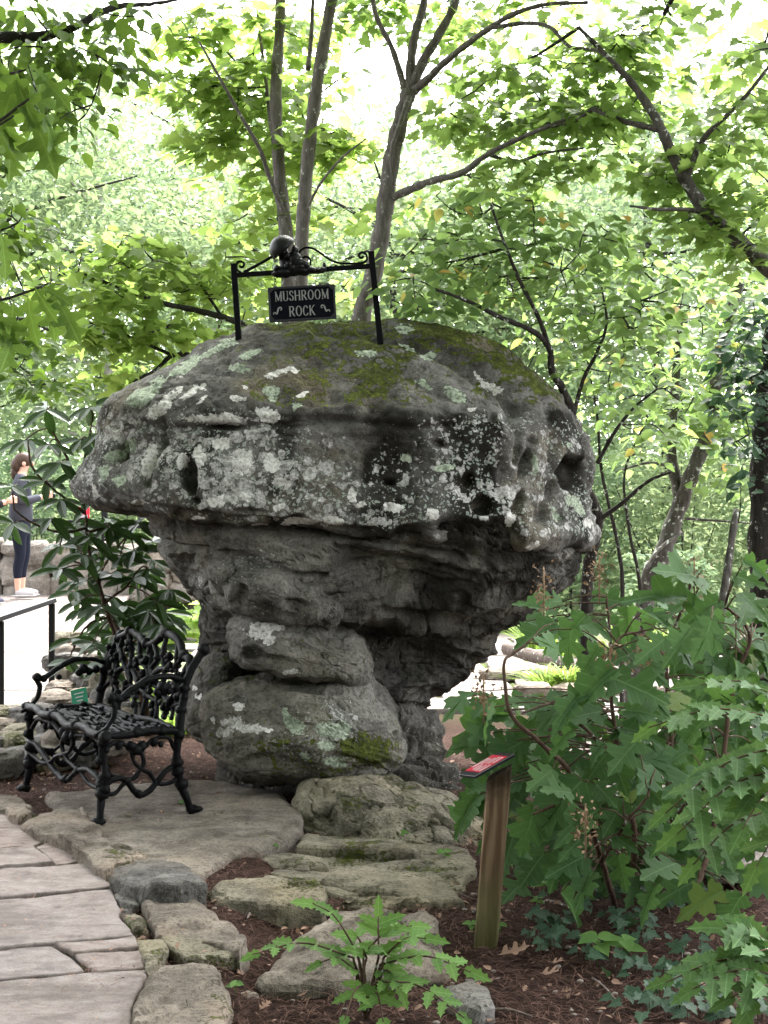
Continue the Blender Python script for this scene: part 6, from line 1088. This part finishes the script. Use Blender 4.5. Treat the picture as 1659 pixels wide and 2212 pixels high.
explicit = [((660, 460), (545, 560)), ((840, 425), (850, 550)), ((690, 385), (840, 385)), ((520, 495), (375, 560)), ((600, 520), (570, 650)), ((1200, 480), (1170, 600)), ((1110, 390), (960, 330)), ((1235, 395), (1080, 450)), ((1330, 365), (1420, 450)), ((1170, 300), (1000, 255)), ((1340, 225), (1445, 270)), ((1300, 290), (1425, 330)), ((900, 450), (1010, 440)), ((780, 700), (610, 790)), ((760, 720), (960, 800)), ((730, 870), (535, 900)), ((830, 865), (990, 865)), ((310, 870), (120, 945)), ((420, 860), (540, 830)), ((390, 1000), (250, 1065)), ((750, 1050), (650, 1170)), ((770, 1060), (820, 1175)), ((740, 1015), (690, 1040)), ((650, 1040), (590, 1090)), ((880, 1080), (1010, 1100)), ((1010, 1100), (1090, 1195)), ((640, 1170), (490, 1310)), ((440, 1290), (390, 1470)), ((230, 1020), (110, 1000)), ((660, 1490), (505, 1565)), ((800, 1490), (830, 1625)), ((730, 1370), (860, 1450)), ((720, 1290), (600, 1350)), ((1180, 1130), (1000, 1220)), ((1260, 1190), (1240, 1290)), ((1140, 1590), (1000, 1660)), ((820, 940), (970, 965)), ((930, 1200), (1020, 1290)), ((600, 1220), (480, 1200)), ((300, 1130), (160, 1200)), ((330, 980), (460, 960)), ((560, 640), (520, 560)), ((480, 440), (400, 380)), ((560, 400), (470, 385)), ((860, 660), (1000, 700)), ((720, 600), (640, 690)), ((1000, 560), (900, 640)), ((1120, 520), (1040, 600)), ((1080, 800), (980, 870)), ((1180, 900), (1060, 990)), ((350, 1400), (300, 1560)), ((580, 1380), (450, 1380)), ((900, 1400), (1000, 1480)), ((1060, 1380), (960, 1450)), ((1220, 1400), (1300, 1520)), ((1050, 1520), (940, 1560)), ((1250, 1640), (1120, 1700)), ((1330, 1660), (1240, 1790)), ((960, 1620), (900, 1720)), ((690, 1560), (620, 1660)), ((380, 1220), (320, 1290)), ((250, 1180), (150, 1290)), ((200, 1230), (120, 1310)), ((420, 1150), (330, 1230)), ((520, 1120), (430, 1190)), ((560, 1330), (470, 1430)), ((480, 1480), (400, 1590)), ((560, 1480), (520, 1610)), ((640, 1420), (560, 1480)), ((700, 1180), (780, 1260)), ((820, 1260), (760, 1360)), ((470, 1020), (520, 1110)), ((600, 960), (520, 1020)), ((330, 1330), (230, 1400)), ((420, 1580), (330, 1640)), ((880, 1000), (800, 1080)), ((960, 1120), (900, 1210)), ((1100, 1040), (1010, 1060)), ((900, 780), (1010, 840)), ((640, 800), (560, 860)), ((560, 860), (470, 900)), ((1000, 1300), (930, 1380)), ((1120, 1260), (1180, 1350))]
cnt = 0
def petiole(b, L=.35):
    nd = np.array(nodes); j = nd[np.linalg.norm(nd-b, axis=1).argmin()]; tube(mb, catmull([j, (j+b)/2+[0, 0, .015], b], 6), np.linspace(.0035, .0022, 6), 5, 0, False)
for (x0, y0), (x1, y1) in explicit:
    u0, v0 = C8[1]+C8[0]*x0, C8[2]+C8[0]*y0; u1, v1 = C8[1]+C8[0]*x1, C8[2]+C8[0]*y1; Y0 = 4.95+.35*rng.random()+(.25 if v0 < 1330 else 0)+(.4 if u0 < 1150 else 0); b = P(u0, v0, Y0); e_ = P(u1, v1, Y0-.05-.06*rng.random()); d_ = e_-b
    leafobj('leaf', me_hs[int(rng.integers(5))], b, d_, (rng.normal()*.3, -.75, .8), np.linalg.norm(d_)*rng.uniform(1.05, 1.35), hy); petiole(b); cnt += 1
while cnt < 292:
    u, v = rng.uniform(1010, 1659), rng.uniform(1280, 1990)
    if v < 1300+.0*u and rng.random() < .6: continue
    if u < 1110 and v > 1790: continue
    if u < 1300 and 1360 < v < 1490: continue
    if u < 1130 and v < 1490: continue
    if u < 1130 and v > 1640 and rng.random() < .25: continue
    if 1300 < u < 1480 and 1400 < v < 1500 and rng.random() < .7: continue
    Y0 = rng.uniform(5.3, 6.3); b = P(u, v, Y0)
    if b[2] < .0 or rng.random() < .15*(v > 1750): continue
    az = rng.random()*6.28; d_ = np.array([math.cos(az), math.sin(az)*.7-.35, -.45+rng.normal()*.25]); leafobj('leaf', me_hs[int(rng.integers(5))], b, d_, (rng.normal()*.45, -.5, .9), rng.uniform(.11, .19), hy); petiole(b); cnt += 1
put(mb.build('stems', M_stemb, kind='stuff'), hy)
mbf = MB(); pp = []; dd_ = []
while len(pp) < 260:
    u, v = rng.uniform(1040, 1720), rng.uniform(1300, 2010)
    if u < 1320 and v < 1500: continue
    if 1320 < u < 1500 and 1400 < v < 1500: continue
    if u < 1120 and v > 1700: continue
    b = P(u, v, rng.uniform(5.5, 6.5))
    if b[2] < .03: continue
    az = rng.random()*6.28; pp.append(b); dd_.append((math.cos(az), math.sin(az)*.7-.3, -.45+rng.normal()*.25))
scatter(mbf, T_hyd, np.array(pp), np.array(dd_), np.c_[rng.normal(size=260)*.4, np.full(260, -.5), np.full(260, .9)], rng.uniform(.1, .17, 260)); put(mbf.build('inner_foliage', M_hyd2, kind='stuff'), hy)
M_dry = simple('dry_bloom', (.2, .13, .08), .9, 0, .4, 60, .3)
for k, (u, v, Y) in enumerate([(1318, 1440, 5.0), (1045, 1495, 5.2), (1265, 1780, 4.75), (1295, 1240, 5.3), (1500, 1240, 5.4), (1175, 1270, 5.3), (1390, 1420, 5.2)]):
    mb = MB(); c = P(u, v, Y); n = 70; pos = c+rng.normal(size=(n, 3))*[.022, .022, .045]; scatter(mb, T_dia, pos, rng.normal(size=(n, 3)), rng.normal(size=(n, 3)), .022); tube(mb, [c-[0, 0, .12], c, c+[0, 0, .07]], .003, 5); put(mb.build('dry_bloom', M_dry), hy)
# ================================================================== holly leaved mahonia plants
me_m = tplmesh('leaflet', T_mah, M_mah)
me_m2 = tplmesh('leaflet', T_mah, M_mah2)
def mahonia(name, label, root, fronds, L, np_=5, lift=.02, me_m=me_m, sc=1.):
    t = thing(name, label, 'shrub', root); mb = MB(); root = np.asarray(root)
    for (a, b_, n, sz) in fronds:
        a, b_ = np.asarray(a), np.asarray(b_); mid = (a+b_)/2+[0, 0, lift+.06*np.linalg.norm(b_-a)]; p = catmull([a, mid, b_], 14); tube(mb, p, np.linspace(.004, .0018, 14), 6, 0, False); tube(mb, catmull([root, (root*.4+a*.6)+rng.normal(size=3)*.015, a], 8), np.linspace(.008, .004, 8), 6, 0, False)
        dv = (b_-a)/np.linalg.norm(b_-a); side = np.cross(dv, [0, 0, 1.]); side /= np.linalg.norm(side)+1e-9
        for k in range(n):
            f = .12+.84*k/max(1, n-1); q = p[min(13, int(f*13))]; tg = p[min(13, int(f*13)+1)]-p[max(0, int(f*13)-1)]; tg /= np.linalg.norm(tg)
            for s in ((-1, 1) if k < n-1 else (0,)):
                d_ = tg*(.55 if s else 1)+side*s*1.0+np.array([0, 0, rng.normal()*.12-.05]); leafobj('leaflet', me_m, q, d_, np.array([rng.normal()*.25, -.85, .8]), sc*sz*(1.2+.4*rng.random()), t)
    put(mb.build('stems', M_stemb), t); return t
Q5 = lambda x, y, Y: P(C5[1]+C5[0]*x, C5[2]+C5[0]*y, Y); Q8 = lambda x, y, Y: P(C8[1]+C8[0]*x, C8[2]+C8[0]*y, Y)
r1 = on_ground(790, 2200); ym = r1[1]
mahonia('mahonia', 'small bright holly leaved shrub in front of the broad grey boulder', r1, [(Q5(760, 520, ym), Q5(500, 235, ym-.05), 4, .075), (Q5(740, 560, ym), Q5(140, 540, ym-.15), 6, .07), (Q5(890, 560, ym), Q5(890, 315, ym+.02), 4, .075), (Q5(920, 560, ym), Q5(1175, 445, ym-.05), 4, .075), (Q5(900, 600, ym), Q5(1440, 645, ym-.1), 6, .075), (Q5(880, 700, ym-.05), Q5(1400, 915, ym-.25), 6, .075), (Q5(800, 540, ym), Q5(1090, 370, ym+.05), 4, .08), (Q5(760, 640, ym), Q5(540, 590, ym-.05), 3, .065), (Q5(800, 720, ym-.02), Q5(690, 930, ym-.2), 3, .07), (Q5(860, 760, ym-.02), Q5(920, 940, ym-.2), 3, .075), (Q5(820, 560, ym), Q5(720, 420, ym+.05), 3, .075), (Q5(900, 640, ym), Q5(1010, 740, ym-.05), 3, .07)], .5, me_m=me_m2, sc=.82)
r2 = on_ground(1640, 1990); y2 = 4.5
mahonia('mahonia', 'tall holly leaved shrub reaching in at the right border above the middle', r2+[.15, 0, 0], [(Q8(1500, 905, y2), Q8(930, 940, y2), 8, .085), (Q8(1500, 1020, y2), Q8(1000, 1310, y2-.1), 7, .095), (Q8(1480, 1120, y2-.05), Q8(1050, 1400, y2-.15), 6, .10), (Q8(1440, 1300, y2), Q8(1120, 1530, y2-.1), 6, .085), (Q8(1500, 820, y2+.2), Q8(1150, 760, y2+.2), 6, .08), (Q8(1500, 1200, y2), Q8(1330, 1380, y2-.2), 4, .095), (Q8(1560, 1350, y2), Q8(1390, 1540, y2-.1), 4, .085), (Q8(1520, 1100, y2), Q8(1380, 1230, y2-.1), 4, .09)], .5)
r3 = on_ground(1680, 2200); y3 = 4.1
mahonia('mahonia', 'low holly leaved shrub in the lower right corner', r3, [(Q8(1480, 1900, y3), Q8(1250, 1800, y3), 5, .1), (Q8(1480, 1960, y3), Q8(1000, 2035, y3-.05), 7, .075), (Q8(1500, 2010, y3-.1), Q8(1120, 2060, y3-.15), 6, .075), (Q8(1500, 1880, y3+.1), Q8(1300, 1880, y3), 4, .085), (Q8(1480, 1930, y3), Q8(1150, 1950, y3+.1), 6, .075), (Q8(1520, 2080, y3-.2), Q8(1280, 2100, y3-.2), 4, .075), (Q8(1530, 1990, y3), Q8(1400, 1900, y3-.15), 4, .09), (Q8(1540, 2060, y3-.1), Q8(1380, 2120, y3-.2), 4, .08)], .5)
# ================================================================== big oak leaves hanging in at the upper left
ol = thing('oak_branch', 'hanging oak twig with big lobed leaves at the left border', 'branch', P(-120, 300, 4.6)); me_o = tplmesh('leaf', T_oak, M_oakb); mb = MB(); tw = [[(-150, 300, 4.6), (-20, 270, 4.6), (40, 230, 4.6), (80, 200, 4.6)], [(-150, 420, 4.6), (-40, 300, 4.6), (30, 250, 4.6)], [(-150, 640, 4.7), (-20, 650, 4.7), (60, 630, 4.7), (110, 610, 4.7)], [(-150, 150, 4.7), (0, 160, 4.7), (60, 150, 4.7)]]; nodes = []
for cpts in tw: p = catmull([P(*q) for q in cpts], 20); tube(mb, p, np.linspace(.007, .003, 20), 6, 0, False); nodes += list(p)
for (u0, v0, u1, v1) in [(40, 150, 5, 270), (30, 160, 65, 275), (90, 150, 95, 245), (80, 155, 150, 215), (85, 240, 160, 355), (70, 245, 110, 345), (10, 270, 45, 375), (0, 280, 30, 390), (60, 140, 110, 165), (0, 120, -20, 240), (20, 130, 60, 120), (110, 560, 60, 580), (80, 570, 150, 560), (75, 620, 110, 690), (90, 620, 150, 640), (60, 640, 70, 740), (30, 650, 20, 750), (100, 640, 130, 740), (0, 640, -10, 740), (20, 560, -20, 620), (0, 500, 30, 600), (40, 690, 20, 780), (5, 340, -30, 420), (-10, 180, 20, 330), (120, 640, 170, 720), (70, 180, 40, 240)]:
    b = P(u0, v0, 4.6+.2*rng.random()); e_ = P(u1, v1, 4.55+.2*rng.random()); leafobj('leaf', me_o, b, e_-b, (rng.normal()*.5, -.8, .5), np.linalg.norm(e_-b)*.95, ol); nd = np.array(nodes); j = nd[np.linalg.norm(nd-b, axis=1).argmin()]; tube(mb, [j, (j+b)/2, b], .002, 5, 5, False)
put(mb.build('twig', bpy.data.materials['dark_bark']), ol)
sl = Tree('broadleaf_sapling', 'small leaved branch hanging at the left border above the shrub', M_bark_d, M_oak, P(-60, 1700, 7.6)); sl.limb([(-160, 1700, 7.6), (-150, 900, 7.6), (-60, 720, 7.5), (40, 690, 7.4), (120, 720, 7.3)], .03, .006, 8, 30); sl.limb([(-150, 800, 7.6), (-40, 540, 7.5), (40, 480, 7.4)], .014, .005)
for q in [(40, 480, 7.4, 70, 40, .3, 9, 10), (30, 760, 7.4, 60, 60, .3, 12, 11), (60, 820, 7.4, 60, 30, .3, 7, 10), (10, 560, 7.4, 50, 50, .3, 7, 10), (110, 830, 7.3, 60, 16, .3, 5, 9)]: sl.spray(*q, .075, T_ova, disc=.16, face=.4)
sl.done()
# ================================================================== ivy, seedlings, litter
iv = thing('ivy', 'grey green ivy creeping over the mulch at the lower right', 'ivy', on_ground(1300, 2120)); me_i = tplmesh('leaf', T_ivy, M_ivy); mb = MB(); cnt = 0
iv_spots = [(1190, 2010, 14), (1230, 2040, 14), (1160, 2060, 10), (1270, 2085, 8), (1330, 2010, 9), (1390, 2020, 10), (1410, 2050, 6), (1300, 1990, 5), (1380, 2110, 12), (1440, 2130, 12), (1420, 2180, 16), (1480, 2195, 14), (1540, 2200, 14), (1370, 2190, 8), (1610, 2200, 10), (1500, 2110, 6), (1230, 1990, 4), (1480, 2060, 6), (1200, 1920, 12), (1260, 1930, 14), (1320, 1930, 14), (1380, 1950, 14), (1150, 1900, 8), (1440, 1970, 12)]
for (u, v, n) in iv_spots:
    c = on_ground(u, min(v, 2205)); prev = c
    for k in range(n):
        q = c+rng.normal(size=3)*[.055, .07, 0]; q[2] = groundz(q[0], q[1])+.03+.05*rng.random(); az = rng.random()*6.28
        leafobj('leaf', me_i, q, (math.cos(az), math.sin(az)*.6-.4, -.2), (rng.normal()*.3, -.5, 1), rng.uniform(.038, .062), iv); tube(mb, [q-[0, 0, .05], q], .0015, 4, 0, False)
    e_ = on_ground(u+rng.uniform(-60, 60), min(2205, v+rng.uniform(-30, 40))); tube(mb, catmull([c+[0, 0, .01], (c+e_)/2+[0, 0, .03], e_+[0, 0, .01]], 10), .0025, 5, 0, False)
put(mb.build('stems', M_stemb, kind='stuff'), iv)
M_seed = leafmat('seedling_leaf', ((.05, .12, .03), (.12, .22, .06)), .4, .5, (.25, .42, .07)); me_s = tplmesh('leaf', T_ova, M_seed)
for k, (u, v, sz, lab) in enumerate([(863, 1824, .05, 'green seedling growing on the end of the long stone bar'), (430+165, 1818, .04, 'seedling in the corner beside the flat bench slab'), (620, 1826, .035, 'tiny seedling left end of the long stone bar'), (590, 1850, .04, 'seedling on the small mossy step stone'), (960, 1870, .05, 'seedling right of the wide step stone'), (1140, 1930, .055, 'bright seedling right behind the signpost'), (1175, 1935, .055, 'larger bright seedling with three leaves right of the signpost'), (1020, 2020, .04, 'seedling just left of the signpost foot'), (1160, 1965, .04, 'small seedling between signpost and ivy'), (1265, 1965, .05, 'seedling above the ivy patch'), (1290, 2090, .09, 'broad leaved seedling in the ivy'), (1350, 2090, .08, 'pointed leaved seedling in the ivy'), (508, 2150, .035, 'seedling beside the pale oval pebble'), (1080, 2020, .035, 'seedling at the right of the signpost foot'), (395, 1745, .03, 'seedling by the rear bench foot'), (230, 1655, .03, 'seedling in the mulch under the bench')]):
    c = on_ground(u, v); t = thing('seedling', lab, 'seedling', c, 'seedlings in the mulch'); mb = MB(); top_ = c+[0, 0, sz*1.2]; tube(mb, [c-[0, 0, .01], top_], .0018, 5); put(mb.build('stem', M_seed), t)
    for j in range(5): az = j*1.26+k; leafobj('leaf', me_s, top_-[0, 0, sz*.3*(j % 2)], (math.cos(az), math.sin(az), .1), (0, -.4, 1), sz*(.8+.3*rng.random()), t)
# pine needle mulch
M_needle = leafmat('pine_needle', ((.03, .015, .012), (.14, .08, .06)), .05, .8, (.15, .08, .05)); M_deadleaf = leafmat('dead_leaf', ((.05, .03, .022), (.36, .23, .17)), .2, .7, (.4, .25, .15))
n = 38000; x = rng.uniform(-2.5, 2.3, n); y = 3.7+5.9*rng.random(n)**1.25; keep = np.ones(n, bool); x, y = x[keep], y[keep]; q3 = np.stack([x, y, 0*x], 1); z = gz(x, y)+.022*fbm(q3*2.2, 4, 3)+.012*fbm(q3*14, 3, 9)+.004+.014*rng.random(n); az = rng.random(n)*6.28; Ln = .035+.045*rng.random(n); w = .0009+.0008*rng.random(n)
dv = np.stack([np.cos(az), np.sin(az), rng.normal(size=n)*.16], 1); sd_ = np.stack([-np.sin(az), np.cos(az), 0*az], 1)*w[:, None]; c = np.stack([x, y, z], 1); V = np.stack([c-dv*Ln[:, None]/2-sd_, c-dv*Ln[:, None]/2+sd_, c+[0, 0, .006]+sd_, c+[0, 0, .006]-sd_, c+dv*Ln[:, None]/2+sd_*.4, c+dv*Ln[:, None]/2-sd_*.4], 1).reshape(-1, 3)
mb = MB(); off = np.arange(n)[:, None]*6; mb.v = [V]; mb.n = len(V); mb.f = [np.array([[0, 1, 2, 3]])+off, np.array([[3, 2, 4, 5]])+off]; o = mb.build('pine_needles', M_needle, kind='stuff'); tag(o, 'reddish brown pine needle mulch covering the ground', 'mulch')
n = 1600; x = rng.uniform(-2.3, 2.2, n); y = 3.8+5*rng.random(n)**1.2; q3 = np.stack([x, y, 0*x], 1); z = gz(x, y)+.022*fbm(q3*2.2, 4, 3)+.02; mb = MB(); scatter(mb, T_ova, np.stack([x, y, z], 1), rng.normal(size=(n, 3))*[1, 1, .25], rng.normal(size=(n, 3))*.35+[0, 0, 1], .015+.03*rng.random(n)**2); o = mb.build('leaf_litter', M_deadleaf, kind='stuff'); tag(o, 'scattered crumbs of dry leaves on the mulch', 'litter')
n = 500; x = rng.uniform(-2., 2., n); y = 3.8+4.5*rng.random(n)**1.2; q3 = np.stack([x, y, 0*x], 1); z = gz(x, y)+.022*fbm(q3*2.2, 4, 3)+.012; mb = MB()
for k in range(n): sphere(mb, (x[k], y[k], z[k]), np.array([1, .8, .5])*rng.uniform(.004, .014), 6, 4, None, .3, k)
o = mb.build('gravel', simple('grit', (.2, .17, .15), .9, 0, .5, 20, 0, 'World'), kind='stuff'); tag(o, 'small grit and pebbles scattered in the mulch', 'gravel')
n = 150; x = rng.uniform(-2.2, -.7, n); y = 3.9+2.6*rng.random(n); mb = MB(); scatter(mb, T_ova, np.stack([x, y, .008+.006*rng.random(n)], 1), rng.normal(size=(n, 3))*[1, 1, .12], rng.normal(size=(n, 3))*.2+[0, 0, 1], .006+.018*rng.random(n)**3)
az = rng.random(160)*6.28; x = rng.uniform(-2.2, -.7, 160); y = 3.9+2.6*rng.random(160); c = np.stack([x, y, np.full(160, .009)], 1); dv = np.stack([np.cos(az), np.sin(az), 0*az], 1)*.03; sd_ = np.stack([-np.sin(az), np.cos(az), 0*az], 1)*.0009; V = np.stack([c-dv-sd_, c-dv+sd_, c+dv+sd_, c+dv-sd_], 1).reshape(-1, 3); mb.add(V, np.arange(640).reshape(-1, 4))
o = mb.build('path_litter', M_deadleaf, kind='stuff'); tag(o, 'needles and leaf crumbs lying on the flagstone path', 'litter')
me_d = tplmesh('fallen_leaf', leaf([(.12, .04), (.2, .2), (.3, .24), (.33, .08), (.44, .1), (.52, .34), (.62, .3), (.63, .1), (.74, .12), (.84, .24), (.87, .08)], .5, -.25, 2, .2), M_deadleaf)
def fallen(u, v, sz, lab, grp=None, up=.02):
    c = on_ground(u, v)+[0, 0, up]; az = rng.random()*6.28; d_, s_, n_ = frames(np.array([[math.cos(az), math.sin(az), .1]]), np.array([[rng.normal()*.3, -.3, 1]])); o = bpy.data.objects.new('fallen_leaf', me_d); COL.objects.link(o); M = Matrix.Identity(4)
    for r in range(3): M[r][0], M[r][1], M[r][2], M[r][3] = d_[0][r]*sz, s_[0][r]*sz, n_[0][r]*sz, c[r]
    o.matrix_world = M; tag(o, lab, 'leaf', grp); return o
fallen(1075, 2075, .12, 'large pale brown oak leaf lying in front of the signpost foot'); fallen(1095, 1995, .12, 'reddish brown fallen leaf right behind the signpost'); fallen(1165, 2115, .1, 'pinkish brown fallen leaf left of the ivy'); fallen(1190, 2090, .07, 'fallen tan leaf among the ivy stems'); fallen(650, 2160, .06, 'curled dry leaf below the holly leaved shrub')
for (u, v) in [(640, 2110), (560, 2190), (740, 2000), (700, 1985), (950, 1990), (980, 1960), (1130, 2150), (1250, 2180), (1210, 2150), (100, 1680), (180, 1665), (285, 1640), (330, 1650), (150, 1690), (30, 1670), (1040, 2150), (900, 1975), (360, 1625), (1000, 2180), (530, 2110)]: fallen(u, v, rng.uniform(.025, .055), 'small dry brown leaf lying on the pine needle mulch', 'small fallen leaves on the mulch', .012)
M_stick = barkmat('grey_stick', (.06, .045, .04), (.24, .2, .18), .1)
for k, (a, b_, r, lab) in enumerate([((540, 1980), (545, 2010), .006, 'short upright pale stick beside the low tan slab'), ((700, 1990), (560, 1975), .012, 'dark curved branch lying below the blocky mossy boulder'), ((640, 2130), (760, 2160), .004, 'thin twig left of the small holly leaved shrub'), ((900, 1915), (935, 1945), .007, 'brown stick in the mulch below the wide step stone'), ((1180, 1950), (1260, 1985), .006, 'pale lichen covered stick above the ivy'), ((1280, 2120), (1350, 2190), .004, 'grey bent twig between ivy patches'), ((960, 2150), (1080, 2120), .004, 'long thin twig below the signpost'), ((1060, 2190), (1150, 2205), .006, 'grey stick at the bottom border'), ((960, 1940), (1030, 1950), .004, 'pale twig just left of the signpost'), ((480, 1950), (640, 1990), .003, 'fine twig before the low tan slab')]):
    p0, p1 = on_ground(*a), on_ground(*b_); mb = MB(); tube(mb, catmull([p0+[0, 0, .012], (p0+p1)/2+[rng.normal()*.015, rng.normal()*.015, .022], p1+[0, 0, .012 if k else .11]], 12), np.linspace(r, r*.5, 12), 6, 0, True, .002, k); o = mb.build('stick', M_stick); tag(o, lab, 'stick', 'sticks on the mulch')
M_cone = simple('pine_cone', (.03, .018, .014), .8, 0, .4, 60, .6)
for k, (u, v, r, lab) in enumerate([(885, 1886, .016, 'round dark seed ball on the wide step stone'), (912, 1887, .008, 'tiny seed beside the dark seed ball'), (805, 1932, .028, 'brown pine cone in the mulch under the wide step stone'), (840, 1934, .016, 'dark cone right of the brown pine cone'), (890, 1945, .018, 'black cone nearest the signpost'), (760, 1960, .018, 'dark cone above the broad grey boulder'), (800, 1962, .016, 'second dark cone above the broad grey boulder')]):
    c = on_ground(u, v); mb = MB(); sphere(mb, c+[0, 0, r*.8+(.03 if k < 2 else .005)], (r*1.3, r, r), 12, 9, None, .35, k); o = mb.build('seed_cone', M_cone); tag(o, lab, 'cone', 'cones and seed balls')
